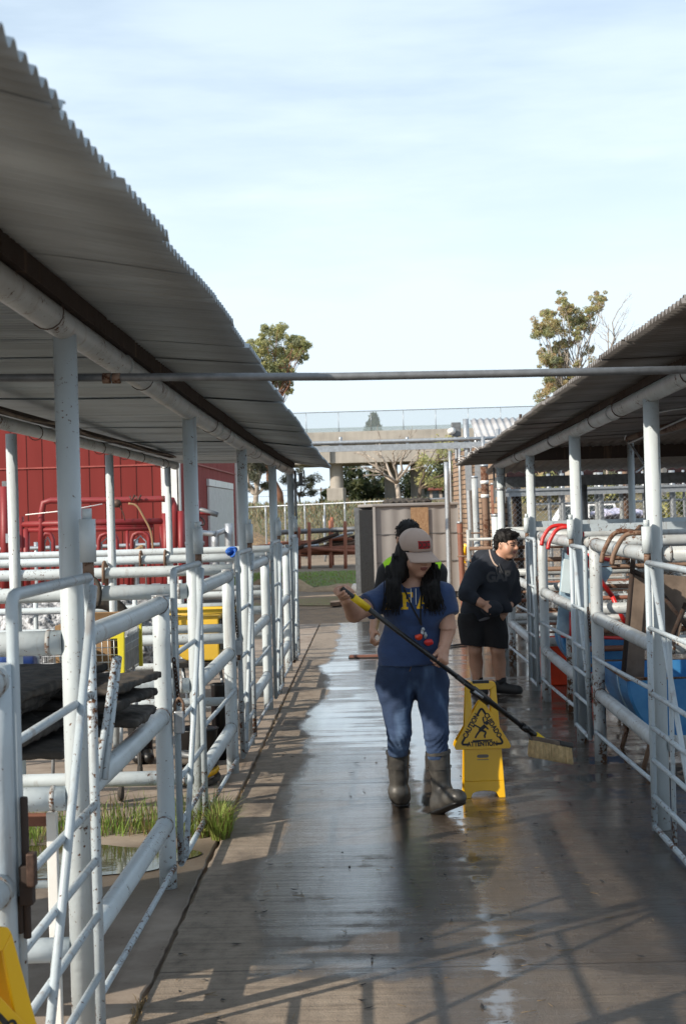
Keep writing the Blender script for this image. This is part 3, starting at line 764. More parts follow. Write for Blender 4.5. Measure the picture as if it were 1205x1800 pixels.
LP = [5.0, 8.25, 11.35, 14.6, 17.75]; LF = [3.82, 7.05, 10.15, 13.4, 16.6]
def LXf(y): return -1.0 + 0.045 * max(0, min(1, (y - 5) / 9.0))
LT = [(5.0, 2.31), (8.25, 2.24), (11.35, 2.195), (14.6, 2.17), (17.75, 2.17)]; LX = -0.95
RP = [8.05, 11.1, 14.25, 17.6]; RF = [10.25, 13.45, 16.7]
RT = [(8.05, 2.25), (11.1, 2.21), (14.25, 2.185), (17.6, 2.165)]; RX = 1.48

sh = thing('pole_shelter', 'long left shelter with rusty purlin under grey corrugated roof', 'shelter', (LX, 10, 0))
LEDGE = [(1.2, 2.375), (2.2, 2.385), (3.7, 2.40), (5.1, 2.415), (8.4, 2.355), (12, 2.29), (18, 2.245)]
def zl(X, Y):
    b = lerp_tab(LT, Y) + 0.160
    return b + (lerp_tab(LEDGE, Y) - b) * (X - LX) / 0.465 if X > LX else b + 0.02 * (LX - X)
sheet_run(sh, -2.46, -0.485, 1.2, 18.0, zl, M['roof'], edge=1, seed=3, gap=3.6)
for Y in LP:
    zt = lerp_tab(LT, Y); mb = MB(); mb.tube([(LXf(Y), Y, -0.01), (LXf(Y), Y, zt + 0.02)], 0.039, 20); mb.build('post', M['pipe'], sh)
mb = MB(); mb.tube([(LXf(y), y, lerp_tab(LT, y) + 0.048) for y in [1.3] + [2 + .5 * i for i in range(32)] + [18.0]], 0.046, 20)
for y in (3.1, 6.1, 9.6, 12.2, 15.2): mb.tube([(LXf(y), y - .025, lerp_tab(LT, y) + .048), (LXf(y), y + .025, lerp_tab(LT, y) + .048)], 0.051, 20)
mb.build('beam', M['pipe_worn'], sh)
mb = MB()
for y0, y1 in ((1.3, 5.6), (5.6, 11.7), (11.7, 17.9)):
    pts = [y0 + (y1 - y0) * i / 8 for i in range(9)]
    for wdt, za, zb in ((0.040, 0.088, 0.150),):
        vs = [];
        for y in pts:
            z = lerp_tab(LT, y)
            xl = LXf(y) + .012; vs += [(xl, y, z + za), (xl + wdt, y, z + za), (xl + wdt, y, z + zb), (xl, y, z + zb)]
        fs = [(0, 1, 2, 3), tuple(len(vs) - 1 - i for i in range(4))]
        for i in range(8):
            for q in range(4): fs.append((i * 4 + q, i * 4 + (q + 1) % 4, i * 4 + 4 + (q + 1) % 4, i * 4 + 4 + q))
        mb.add(vs, fs)
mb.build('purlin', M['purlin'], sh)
for y in (4.72, 6.6, 9.2, 10.0, 12.6, 14.2, 16.3):
    mb = MB(); mb.tube(wire_ring((LXf(y), y, lerp_tab(LT, y) + 0.055), 0.055), 0.0022, 5); mb.build('wire_tie', M['chain'], sh)
LX2 = -1.97
for Y in (8.3, 11.4, 14.65):
    mb = MB(); mb.tube([(LX2, Y, 0), (LX2, Y, 2.20)], 0.031, 16); mb.build('post', M['pipe'], sh)
mb = MB(); mb.tube([(LX2, 2, 2.262), (LX2, 15.25, 2.232)], 0.037, 16, cap=False); mb.tube([(LX2, 15.1, 2.232), (LX2, 15.26, 2.232)], .040, 16); mb.build('beam', M['pipe_worn'], sh)
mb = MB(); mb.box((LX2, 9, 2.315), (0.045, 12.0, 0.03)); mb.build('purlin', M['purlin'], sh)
mb = MB(); mb.tube([(LX2 + .05 + .008 * math.sin(i * 1.3), 4 + i * .35, 2.30 + .010 * math.sin(i * .9)) for i in range(32)], 0.009, 6); mb.build('cable', M['wood'], sh)
for y in (7.0, 8.9, 9.6, 11.0, 12.1, 12.9, 14.1, 14.4):
    mb = MB(); mb.tube(wire_ring((LX2, y, 2.24 - .002 * (y - 8)), 0.045), 0.003, 5); mb.build('wire_tie', M['chain'], sh)
mb = MB(); mb.tube([(LX + .055, 17.75, 1.1), (LX + .055, 17.75, 2.22)], .014, 8); mb.box((LX + .12, 17.74, 2.12), (.05, .03, .14)); mb.box((LX + .10, 17.74, 2.05), (.12, .03, .02)); mb.box((LX + .16, 17.74, 2.13), (.015, .02, .18)); mb.box((LX + .05, 17.7, 1.9), (.02, .03, .35)); mb.build('bracket', M['galv_dark'], sh)

sr = thing('pole_shelter', 'right shelter whose torn corrugated roof edge dips toward the overpass', 'shelter', (RX, 12, 0))
def zr(X, Y):
    b = lerp_tab(RT, Y) + 0.145
    return b - 0.03 * (RX - X) + 0.0 if X < RX else b + 0.03 * (X - RX)
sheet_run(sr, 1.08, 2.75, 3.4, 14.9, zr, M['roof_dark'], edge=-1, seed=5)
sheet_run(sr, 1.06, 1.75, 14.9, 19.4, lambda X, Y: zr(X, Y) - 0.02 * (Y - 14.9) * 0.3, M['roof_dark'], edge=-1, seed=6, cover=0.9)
mb = MB()   # torn, curled strips at the far corner of the roof edge
r = random.Random(4)
for i in range(7):
    y = 14.6 + i * 0.6; p = V((1.07, y, zr(1.08, y) - .01)); wv = r.uniform(.1, .3)
    mb.add([p, p + V((0, wv, 0)), p + V((-r.uniform(.03, .10), wv * .6, r.uniform(-.03, .05))), p + V((-.02, .02, r.uniform(0, .03)))], [(0, 1, 2, 3)])
o = mb.build('torn_edge', M['roof_pale'], sr); o.modifiers.new('gauge', 'SOLIDIFY').thickness = 0.003
for Y in RP:
    zt = lerp_tab(RT, Y); mb = MB(); mb.tube([(RX, Y, -0.01), (RX, Y, zt + 0.02)], 0.042, 20); mb.build('post', M['pipe'], sr)
mb = MB(); mb.tube([(RX, y, lerp_tab(RT, y) + 0.048) for y in [3.4 + .5 * i for i in range(29)] + [17.9]], 0.046, 20)
for y in (5.9, 9.3, 12.4, 15.6): mb.tube([(RX, y - .02, lerp_tab(RT, y) + .048), (RX, y + .02, lerp_tab(RT, y) + .048)], .051, 20)
mb.build('beam', M['pipe_worn'], sr)
mb = MB(); n = 12
vs = []
for i in range(n + 1):
    y = 3.4 + 14.4 * i / n; z = lerp_tab(RT, y); vs += [(RX - .02, y, z + .093), (RX + .04, y, z + .093), (RX + .04, y, z + .137), (RX - .02, y, z + .137)]
fs = [(0, 1, 2, 3), tuple(len(vs) - 1 - i for i in range(4))]
for i in range(n):
    for q in range(4): fs.append((i * 4 + q, i * 4 + (q + 1) % 4, i * 4 + 4 + (q + 1) % 4, i * 4 + 4 + q))
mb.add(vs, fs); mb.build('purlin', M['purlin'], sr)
for y in (7.0, 9.0, 10.0, 12.3, 15.2):
    mb = MB(); mb.tube(wire_ring((RX, y, lerp_tab(RT, y) + 0.055), 0.055), 0.0032, 5); mb.build('wire_tie', M['chain'], sr)
mb = MB(); mb.tube([(2.42, 14.25, 0), (2.42, 14.25, 2.30)], .032, 16); mb.build('post', M['pipe'], sr)
mb = MB(); mb.tube([(2.42, 3.6, 2.30), (2.42, 14.35, 2.345)], .042, 16); mb.build('beam', M['rusty'], sr)
for a, b in (((2.38, 14.1, 2.30), (2.36, 13.2, 2.05)), ((2.36, 13.2, 2.05), (2.15, 12.4, 1.98)), ((2.38, 14.1, 2.28), (2.2, 10.4, 2.32))):
    mb = MB(); mb.tube([a, b], .010, 8); mb.build('conduit', M['galv'], sr)
mb = MB(); mb.tube([(2.5, 14.0, 1.2), (2.5, 14.0, 2.3)], .012, 8); mb.build('conduit', M['black'], sr)
mb = MB(); mb.tube(arc((2.36, 14.2, 2.32), (2.2, 13, 2.5), (1.9, 9.0, 2.28)), .007, 6); mb.build('conduit', M['galv'], sr)
# electric fittings at its far end
for y, dx_ in ((17.75, -.06), (17.75, .06)):
    mb = MB(); mb.box((RX + dx_, y, 1.98), (.02, .03, .42)); mb.build('bracket', M['galv_dark'], sr)
for z in (1.92, 2.08): 
    mb = MB(); mb.tube([(RX, 17.6, z), (RX, 17.6, z + .03)], .047, 16); mb.build('clamp', M['galv'], sr)

# ------------------------------------------------------------------ pipe fences
M['weld'] = painted('weld_seam', (0.36, 0.38, 0.39), rust=0.95, dirt=0.7, scale=30)
def rail(parent, a, b, r=0.04, mat='pipe', n=14, name='rail'):
    mb = MB(); a, b = V(a), V(b); k = 6
    mb.tube([a.lerp(b, i / k) + V((0, 0, -0.004 * math.sin(math.pi * i / k))) for i in range(k + 1)], r, n)
    if r >= .04 and (b - a).length > .5 and name == 'rail':
        d = (b - a).normalized()
        for e, q in ((a, 1), (b, -1)): mb.tube([e + d * q * .036, e + d * q * .044, e + d * q * .052], [r * 1.02, r * 1.10, r * 1.02], n, 1)
        return mb.build(name, [M[mat], M['weld']], parent)
    return mb.build(name, M[mat], parent)
lab_l = ['worn left rail fence panel holding the stack of black mats', 'second left fence panel, its thin middle bar above the black tub',
         'third left fence panel from the camera, with rust at its feet', 'farthest left fence panel, at the end of the wet slab']
near_l = thing('pipe_fence', 'rust-flaked latch post at the left edge of the photo', 'fence', (-0.99, LF[0], 0), 'fence panels along the left pens')
rail(near_l, (-0.965, LF[0], 0), (-0.965, LF[0], 1.36), .041, 'gate', 16, 'fence_post')
for z in (1.32, .80, .30): rail(near_l, (-0.96, LF[0] - .03, z), (-0.99, 2.2, z))
for k in range(4):
    t = thing('pipe_fence', lab_l[k], 'fence', (-0.98, LF[k + 1], 0), 'fence panels along the left pens')
    y0, y1 = LP[k], LF[k + 1]; xf = LXf(y1) - .008
    rail(t, (xf, y1, -.01), (xf, y1, 1.355), .041, 'pipe', 16, 'fence_post')
    mb = MB(); mb.tube([(xf, y1, 1.352), (xf, y1, 1.358)], .043, 16); mb.build('post_cap', M['galv'], t)
    for z, mt in ((1.315, 'pipe'), (.80, 'pipe'), (.30, 'pipe')): rail(t, (LXf(y0) - .005, y0 + .03, z), (xf, y1 - (.0 if z > 1 else .035), z), .040, mt)
    rail(t, (LXf(y0) + .02, y0 + .05, .085), (xf + .035, y1 - .02, .095), .0125, 'gate', 8, 'thin_bar')
    if k: rail(t, (LXf(y0) + .02, y0 + .03, .56), (xf + .035, y1 - .02, .56), .0125, 'gate', 8, 'thin_bar')
    if k == 0:
        mb = MB(); mb.box((xf + .044, y1, .68), (.008, .035, .035)); mb.build('patch', M['galv'], t)
lab_c = ['nearest left cross fence, below the black mats', 'left cross fence behind the chained post, in front of the shopping basket',
         'left cross fence passing behind the shopping basket', 'left cross fence just before the red cattle chute', 'farthest left cross fence, at the roof end']
for k, Y in enumerate(LP):
    xe = [-2.42, -4.4, -4.6, -5.4, -5.6][k]
    t = thing('pipe_fence', lab_c[k], 'fence', (-2.6, Y, 0), 'cross fences of the left pens')
    for z, mt in ((1.315, 'pipe'), (.80, 'pipe'), (.30, 'pipe')): rail(t, (LXf(Y) - .035, Y, z), (xe, Y, z), .041, mt, 16)
    for X in ((xe,) if k else (xe,)): rail(t, (X, Y, 0), (X, Y, 1.36), .041, 'pipe', 14, 'fence_post')
    if k in (1, 2, 3): rail(t, (-2.0 - .5 * k, Y + .06, 0), (-2.0 - .5 * k, Y + .06, 1.30), .018, 'pipe', 10, 'brace')
# low extra rails of the middle pens
for k, (Y, lb) in enumerate(((10.35, 'thin low white rail panel beside the blue barrel'), (12.9, 'thin low white rail panel behind the yellow tub'), (16.0, 'rust-stained low rail panel near the far end of the left pens'))):
    t = thing('pipe_fence', lb, 'fence', (-2.5, Y, 0), 'cross fences of the left pens')
    for z in (.45, .95): rail(t, (-1.05, Y, z), (-5.0, Y, z), .030, 'pipe_worn' if k == 2 else 'pipe')
    for X in (-1.5, -2.05, -2.9, -4.0): rail(t, (X, Y + .03, 0), (X, Y + .03, 1.05), .02, 'pipe', 10, 'fence_post')

# ------------------------------------------------------------------ gates
def chain_links(mb, p0, p1, r=0.0035, L=0.028, sag=0.0, n=None):
    p0, p1 = V(p0), V(p1); n = n or max(3, int((p1 - p0).length / (L * .72)))
    for i in range(n):
        t = (i + .5) / n; c = p0.lerp(p1, t) + V((0, 0, -sag * math.sin(math.pi * t))); d = (p1 - p0).normalized()
        s = d.orthogonal().normalized();
        if i % 2: s = d.cross(s)
        mb.tube([c + d * (math.cos(a) * L / 2) + s * (math.sin(a) * L * .32) for a in [j / 8 * 6.283 for j in range(8)]], r, 5, closed=True)
def gate(label, X, Yh, Yf, zs, zbot, group, sleeve=True, side=1, mat='gate', chain=None, inter=None):
    t = thing('pipe_gate', label, 'gate', (X, Yh, 0), group)
    zt = zs[0]; d = -1 if Yf < Yh else 1
    fr = MB(); fr.tube([(X, Yh, zbot - .02), (X, Yh, zt + (.06 if sleeve else 0))], .0165, 10)
    cr = arc((X, Yf - d * .05, zt), (X, Yf, zt), (X, Yf, zt - .05), 4)
    fr.tube([(X, Yh, zt)] + cr + [(X, Yf, zbot)], .0165, 10); fr.tube([(X, Yf, zbot), (X, Yh, zbot)], .0145, 10)
    fr.build('frame', M[mat], t)
    for z in zs[1:]:
        mb = MB(); mb.tube([(X, Yh, z), (X, Yf, z + .004)], .0128, 8); mb.build('bar', M[mat], t)
    mb = MB(); mb.tube([(X + .018 * side, Yh - d * -.02, zt - .03), (X + .018 * side, Yf - d * .04, zbot + .02)], .014, 8); mb.build('brace', M[mat], t)
    if inter: mb = MB(); mb.tube([(X + .012 * side, inter[0], inter[1]), (X + .012 * side, inter[0], zbot)], .012, 8); mb.build('bar', M[mat], t)
    if sleeve:
        mb = MB(); mb.tube([(X, Yh, zt + .05), (X, Yh, zt + .19)], .027, 14); mb.tube([(X, Yh, zt + .19), (X, Yh, zt + .225)], .016, 10); mb.build('hinge_sleeve', M['pipe'], t)
        mb = MB(); mb.tube([(X, Yh, zt), (X, Yh, zt + .05)], .0185, 10); mb.build('hinge_pin', M['rusty'], t)
    if chain:
        mb = MB()
        for c0, c1 in chain: chain_links(mb, c0, c1)
        mb.build('chain', M['chain'], t)
    return t
g0 = gate('nearest left gate with a diagonal brace and rusty latch, at the photo edge', -0.93, 4.93, 3.87, [1.53, 1.15, .79, .61, .43, .235], .06, 'gates of the left pens', side=1)
mb = MB(); mb.box((-.90, 3.83, .80), (.034, .04, .10)); mb.box((-.925, 3.84, .72), (.024, .03, .09)); mb.tube([(-.905, 3.84, .66), (-.905, 3.84, 1.02)], .011, 8); mb.build('latch', M['purlin'], g0, bevel=.004); mb = MB(); mb.box((-.885, 3.82, .84), (.022, .036, .085)); mb.build('latch_plate', M['chain'], g0, bevel=.004)
gate('second left gate, closed and chained to its post over the grass', -0.945, 8.17, 7.12, [1.465, 1.07, .75, .48, .27], .09, 'gates of the left pens', side=1,
     chain=[((-.945, 7.06, 1.06), (-.93, 7.09, .84)), ((-.945, 7.1, 1.0), (-.925, 7.05, .86))])
gate('third left gate, rust streaked and chained beside the dark shadow bars', -0.92, 11.27, 10.22, [1.46, 1.07, .75, .48, .27], .09, 'gates of the left pens', side=1,
     chain=[((-.945, 10.16, 1.15), (-.93, 10.19, .9))])
gate('fourth left gate, where the wet slab turns bluish', -0.905, 14.52, 13.46, [1.46, 1.07, .75, .48, .27], .09, 'gates of the left pens', side=1, chain=[((-.945, 13.4, 1.2), (-.93, 13.44, 1.0))])
gate('farthest left gate, dark sided, at the end of the left roof', -0.905, 17.66, 16.66, [1.46, 1.07, .75, .48, .27], .09, 'gates of the left pens', side=1)
# padlocked latch block hanging on the second gate's chain
t = thing('padlock', 'grey padlock block hanging from the rusty chain on the left', 'padlock', (-.93, 7.06, .80))
mb = MB(); mb.box((-.925, 7.05, .765), (.045, .05, .105)); mb.build('body', M['galv'], t, bevel=.006)
mb = MB(); mb.tube([(-.945, 7.05, .80)] + arc((-.945, 7.05, .85), (-.925, 7.05, .90), (-.905, 7.05, .85), 6) + [(-.905, 7.05, .80)], .007, 8); mb.build('shackle', M['rusty'], t)

t = thing('latch_box', 'small grey latch box hung on the third left fence post', 'latch', (-.93, 10.2, .8)); mb = MB(); mb.box((-.925, 10.2, .83), (.05, .07, .10)); mb.build('box', M['galv'], t, bevel=.005); mb = MB(); mb.box((-.925, 10.2, .765), (.02, .05, .04)); mb.build('bolt', M['rusty'], t)

# ------------------------------------------------------------------ right fences
lab_r = ['nearest right fence panel with the brown cart handles hooked over it', 'right fence panel with the red handles hooked over it', 'right fence panel beside the bending boy']
for k in range(3):
    t = thing('pipe_fence', lab_r[k], 'fence', (RX, RF[k], 0), 'fence panels along the right pens')
    y0, y1 = RP[k], RF[k]; xf = 1.485
    rail(t, (xf, y1, -.01), (xf, y1, 1.49), .042, 'pipe_worn', 16, 'fence_post')
    for z, mt in ((1.455, 'pipe_worn'), (.965, 'pipe_worn'), (.45, 'pipe_worn')): rail(t, (RX + .01, y0 + .03, z - .01), (xf, y1 - (0 if z > 1.3 else .03), z), .042, mt)
    for z in (.70, .20): rail(t, (RX - .02, y0 + .03, z + .03), (xf - .035, y1 - .02, z), .0125, 'gate', 8, 'thin_bar')
gate('nearest right gate, swung to the photo edge, thin bars with rust spots', 1.425, 7.97, 6.85, [1.41, 1.07, .73, .55, .38, .19], .03, 'gates of the right pens', side=1, inter=(7.5, 1.07), sleeve=True)
gate('middle right gate between the two posts with hooked handles', 1.425, 11.02, 10.31, [1.43, 1.0, .73, .55, .36], .14, 'gates of the right pens', side=1, chain=[((1.43, 10.28, 1.03), (1.44, 10.27, .80))])
gate('right gate standing open at the boy\'s side', 1.425, 14.17, 13.52, [1.43, 1.0, .73, .55, .36], .12, 'gates of the right pens', side=1, chain=[((1.43, 13.48, 1.1), (1.44, 13.47, .85))])
lab_rc = ['right cross fence of thick pale rails at the photo edge', 'right cross fence behind the brown cart handles', 'right cross fence behind the red handles', 'right cross fence farthest from the camera']
for k, Y in enumerate(RP):
    t = thing('pipe_fence', lab_rc[k], 'fence', (2.6, Y, 0), 'cross fences of the right pens')
    for z, mt in ((1.45, 'pipe_worn'), (.965, 'pipe_worn'), (.45, 'pipe_worn')): rail(t, (RX + .035, Y, z), (4.6, Y, z), .042, mt)
    if k in (1, 2): 
        mb = MB(); mb.box((3.05, Y + .05, 1.555), (3.1, .06, .055)); mb.build('square_rail', M['gate'], t)
    rail(t, (4.6, Y, 0), (4.6, Y, 1.5), .042, 'pipe_worn', 14, 'fence_post')
for k, (Y, x0, x1, lb) in enumerate(((12.6, 1.60, 4.9, 'rusty many-barred panel right behind the red handled cart'), (15.4, 1.56, 5.4, 'rusty many-barred panel in the middle of the right pens'), (19.2, 1.2, 6.5, 'long rusty barred panel beyond the end of the right fence'))):
    t = thing('barred_panel', lb, 'panel', ((x0 + x1) / 2, Y, 0), 'rusty barred panels of the right pens'); r = random.Random(k)
    for i in range(10):
        z = .12 + i * .135 + r.uniform(-.02, .02); mt = 'pipe_worn' if i % 4 == 1 else ('rusty' if i % 3 else 'rust_orange')
        rail(t, (x0, Y + r.uniform(-.03, .03), z), (x1, Y + r.uniform(-.03, .03), z + r.uniform(-.03, .03)), r.choice((.014, .018, .024)), mt, 8, 'bar')
    for X in (x0, (x0 + x1) / 2, x1): rail(t, (X, Y + .05, 0), (X, Y + .05, 1.45), .03, 'pipe_worn', 10, 'fence_post')
# overhead pipe across the alley
t = thing('overhead_pipe', 'grey overhead pipe spanning the alley from roof to roof', 'pipe', (0.3, 5.06, 2.18))
mb = MB(); mb.tube([P(-30, 664.5, 5.06), P(300, 663, 5.06), P(600, 662, 5.06), P(900, 656.5, 5.06), P(1300, 648, 5.06)], .0135, 16); mb.build('pipe', M['galv_dark'], t)
for px in (188, 205): mb = MB(); mb.tube([P(px - 7, 665, 5.06), P(px + 7, 665, 5.06)], .018, 14); mb.build('collar', M['rusty'], t)
# ------------------------------------------------------------------ things in the left pens
def lumpy(name, mats, parent, c, r, amp=0.15, seed=0, R=None, h=0.012, flatb=None, box=False, loc=None):
    c = V(c); sd = SD()
    if box:
        cc = np.array(c); rr = np.array(r); Rm = np.array(R) if R is not None else np.eye(3)
        def fn(p):
            q = np.abs((p - cc) @ Rm) - rr; return _len(np.maximum(q, 0)) + np.minimum(q.max(-1), 0) - 0.008
        sd._add(fn, 0, 'u')
    else: sd.ell(c, r, R)
    m_ = min(r)
    sd.grow(lambda p: m_ * amp * (np.sin(p[..., 0] * 2.2 / max(r) * 3 + seed) * np.sin(p[..., 1] * 2.7 / max(r) * 3 + seed * 2) + .5 * np.sin(p[..., 0] * 41 + seed + 3 * np.sin(p[..., 1] * 17)) * np.sin(p[..., 2] * 37 + p[..., 1] * 29) + .35 * np.sin(p[..., 0] * 97 + p[..., 1] * 83 + seed)))
    mx_ = max(r) * 1.25 + .05; s = Soft(); s.add(sd, c - V((mx_,) * 3), c + V((mx_,) * 3), h); return s.build(name, mats, parent, loc)

t = thing('mat_stack', 'stack of dusty black rubber mats on the nearest left rails', 'mats', (-1.5, 5.9, .84))
def Rz(a, tx=0, ty=0): return Matrix.Rotation(a, 3, 'Z') @ Matrix.Rotation(tx, 3, 'X') @ Matrix.Rotation(ty, 3, 'Y')
_r = random.Random(12); zz = .868
for i in range(13):
    rx, ry = _r.uniform(.32, .50), _r.uniform(.38, .58); c = (-1.66 + _r.uniform(-.10, .10), 5.78 + _r.uniform(-.12, .12), zz)
    if i in (3, 7, 9): rx, ry, c = .40, .26, (-1.36, 6.2 + _r.uniform(-.08, .08), zz)
    lumpy('mat', M['mat_dusty' if i % 3 else 'black_rubber'], t, c, (rx, ry, .0085), .5, i * 1.7, Rz(_r.uniform(-.35, .35), _r.uniform(-.02, .05), _r.uniform(-.05, .07)), .011, box=True); zz += .0185
lumpy('rolled_mat', M['black_rubber'], t, (-1.78, 6.0, 1.14), (.30, .10, .05), .12, 2.0, Rz(.15, 0, .12), .010)

t = thing('shade_blocker', 'tall galvanised box added out of view by the nearest left pen to shade the slab', 'bin', (-2.85, 4.9, 0))  # added blocker, out of view, casts shade over the near slab
mb = MB(); mb.box((-2.85, 5.02, 1.03), (.72, 1.3, 1.90)); mb.build('blocker_body', M['galv'], t, bevel=.02); mb = MB(); mb.box((-2.85, 5.02, 2.0), (.78, 1.36, .06)); mb.build('lid', M['galv_dark'], t, bevel=.01)
for sx in (-.3, .3):
    for sy in (-.55, .55): mb = MB(); mb.box((-2.85 + sx, 5.02 + sy, .04), (.06, .06, .08)); mb.build('foot', M['galv_dark'], t)
t = thing('stake', 'square white stake with a rusty orange board behind the nearest gate', 'stake', (-1.11, 5.13, 0))
mb = MB(); mb.box((-1.115, 5.13, .365), (.034, .034, .73)); mb.build('post', M['white'], t, bevel=.003)
mb = MB(); mb.box((-1.32, 5.16, .70), (.36, .02, .042)); mb.build('board', M['rust_orange'], t)
mb = MB(); mb.tube([(-1.13, 5.16, .48), (-1.6, 5.16, .47)], .014, 8); mb.build('bar', M['gate'], t)

t = thing('steel_bars', 'pair of pale flat steel bars leaning on the rail by the mats', 'bars', (-.985, 5.2, .84))
for dx_ in (0, .022):
    a = P(171, 1372, 5.22) + V((dx_, dx_, 0)); b = P(203, 1156, 5.42) + V((dx_ * .4, dx_, 0)); mb = MB()
    d = (b - a).normalized(); mb.tube([a, b, b + d * .004], [.0125, .0125, .006], 8); mb.build('bar', M['gate'], t)

# shopping cart
t = thing('shopping_cart', 'wire shopping cart with yellow plastic corners holding a cardboard box', 'shopping cart', (-1.75, 9.6, 0))
x0, x1, y0, y1, z0, z1 = -2.02, -1.545, 9.15, 9.85, .765, 1.03
mb = MB()
for i in range(14): X = x0 + (x1 - x0) * i / 13; mb.tube([(X, y0, z0), (X - .0, y0 - .02, z1)], .0028, 5)
for i in range(7): z = z0 + (z1 - z0) * i / 6; mb.tube([(x0, y0 - .02 * i / 6, z), (x1, y0 - .02 * i / 6, z)], .003, 5)
for i in range(16): Y = y0 + (y1 - y0) * i / 15; mb.tube([(x1, Y, z0), (x1 + .01, Y, z1)], .0028, 5); mb.tube([(x0, Y, z0), (x0, Y, z1)], .0028, 5)
for i in range(7): z = z0 + (z1 - z0) * i / 6; mb.tube([(x1 + .01 * i / 6, y0, z), (x1 + .01 * i / 6, y1, z)], .003, 5); mb.tube([(x0, y0, z), (x0, y1, z)], .003, 5)
for i in range(10): X = x0 + (x1 - x0) * i / 9; mb.tube([(X, y0, z0), (X, y1, z0)], .003, 5)
mb.build('basket', M['galv'], t)
mb = MB(); mb.box((x1 + .004, 9.5, .885), (.006, .62, .2)); mb.build('side_panel', M['galv_dark'], t)
mb = MB(); mb.prism([(x1 - .055, y0 - .03, z1 + .015), (x1 + .03, y0 - .03, z1 + .015), (x1 + .022, y0 - .025, z0 - .02), (x1 - .012, y0 - .025, z0 - .02), (x1 - .012, y0 - .03, z1 - .035), (x1 - .055, y0 - .03, z1 - .035)], (0, .035, 0)); mb.box((x1 - .09, y0 - .012, z1 + .0), (.09, .03, .03)); mb.build('corner', M['yellow_lime'], t, bevel=.004)
mb = MB(); mb.box((x1 + .012, y1, .90), (.026, .03, .29)); mb.box((x1 - .02, y1, 1.045), (.09, .03, .03)); mb.build('corner', M['yellow_lime'], t, bevel=.004)
for X in (x0 + .03, x1 - .03):
    for Ya, Yb in ((9.3, 9.2), (9.8, 9.95)):
        mb = MB(); mb.tube([(X, Ya, z0), (X, (Ya + Yb) / 2 + .03, .45), (X, Yb, .10)], .011, 8); mb.build('leg', M['galv'], t)
        mb = MB(); mb.lathe((X - .012, Yb, .05), [(.0, 0), (.048, 0), (.05, .005), (.05, .02), (.048, .025), (0, .025)], 16, 0, (1, 0, 0)); mb.build('wheel', M['black_rubber'], t)
t = thing('cardboard_box', 'open brown cardboard box inside the shopping cart', 'box', (-1.8, 9.5, .78)); mb = MB()
mb.box((-1.80, 9.55, .925), (.34, .5, .29)); mb.build('carton', M['cardboard'], t); mb = MB(); mb.box((-1.70, 9.33, 1.10), (.26, .01, .10), rot=Matrix.Rotation(.5, 3, 'X')); mb.build('flap', M['cardboard'], t)
t = thing('feed_bag', 'dark printed bag inside the front of the shopping cart', 'bag', (-1.83, 9.25, .78)); lumpy('bag', M['black_cloth'], t, (-1.83, 9.235, .88), (.10, .05, .09), .2, 1.0)

# yellow tub on its black stand
t = thing('tub_cart', 'yellow tub on a black stand behind the third left gate', 'tub', (-1.25, 11.8, 0))
a = P(306, 1085, 11.7); b = P(384, 1085, 11.7); zt, zb = a.z, P(340, 1162, 11.7).z
pts = [(a.x, 11.7, zt), (b.x, 11.7, zt), (b.x, 11.7, zb), (a.x + .12, 11.7, zb)] + [(a.x + .12 - .12 * math.sin(q), 11.7, zb + .14 - .14 * math.cos(q)) for q in [i / 6 * 1.57 for i in range(1, 7)]]
mb = MB(); mb.prism(pts, (0, .32, 0)); mb.build('tub', M['yellow_tub'], t, bevel=.012)
mb = MB(); mb.tube([(a.x - .03, 11.66, zt + .035), (b.x + .14, 11.66, zt + .04), (b.x + .14, 12.05, zt + .04), (a.x - .03, 12.05, zt + .035)], .018, 8, closed=True); mb.build('rim', M['yellow_tub'], t)
mb = MB(); mb.box((b.x + .055, 11.86, (zt + zb) / 2 + .03), (.10, .30, zt - zb - .1)); mb.build('end_panel', M['black'], t, bevel=.01)
mb = MB(); mb.box(((a.x + b.x) / 2 + .06, 11.86, zb - .03), (.50, .36, .04)); mb.build('tray', M['black'], t, bevel=.008)
for px, py in ((305, 1200), (318, 1205), (388, 1240), (372, 1245)):
    e = P(px, py, 11.7); mb = MB(); mb.tube([(e.x + .06, 11.8, zb - .04), (e.x + .10, 11.8, .25), (e.x + .13, 11.8, .0)], .013, 8); mb.build('leg', M['galv'], t)
mb = MB(); mb.lathe((b.x + .02, 11.75, .32), [(0, 0), (.075, 0), (.085, .05), (.085, .09), (0, .09)], 20); mb.build('base', M['yellow'], t)

t = thing('blue_barrel', 'dark blue plastic barrel lying behind the white rails', 'barrel', (-3.2, 13.0, .29))
mb = MB(); mb.lathe((-3.75, 12.75, .30), [(0, 0), (.25, 0), (.285, .03), (.285, .28), (.295, .30), (.285, .32), (.285, .58), (.295, .6), (.285, .62), (.285, .84), (.25, .87), (0, .87)], 28, 0, (1, .12, 0)); mb.build('drum', M['blue_dark'], t)
for i, (px, py) in enumerate(((240, 1337), (257, 1336))):
    g = G(px, py); t = thing('rubber_boot', ['left black rubber boot of the pair standing in the left pen', 'right black rubber boot of the pair, half hidden by a rail'][i], 'boot', g, 'black boots in the left pen')
    mb = MB(); mb.lathe((g.x, g.y, 0), [(.055, .02), (.05, .10), (.058, .25), (.066, .37), (.06, .37), (.05, .25)], 16); mb.build('shaft', M['black'], t)
    s = Soft(); sd = SD().cap((g.x, g.y, .05), (g.x + .04, g.y - .15, .04), .05, .042); s.add(sd, (g.x - .1, g.y - .25, -.02), (g.x + .12, g.y + .08, .12), .012); s.build('foot', M['black'], t)
g = G(342, 1350)
t = thing('black_tub', 'black feed tub beside the second left roof post', 'tub', (g.x, 10.5, 0))
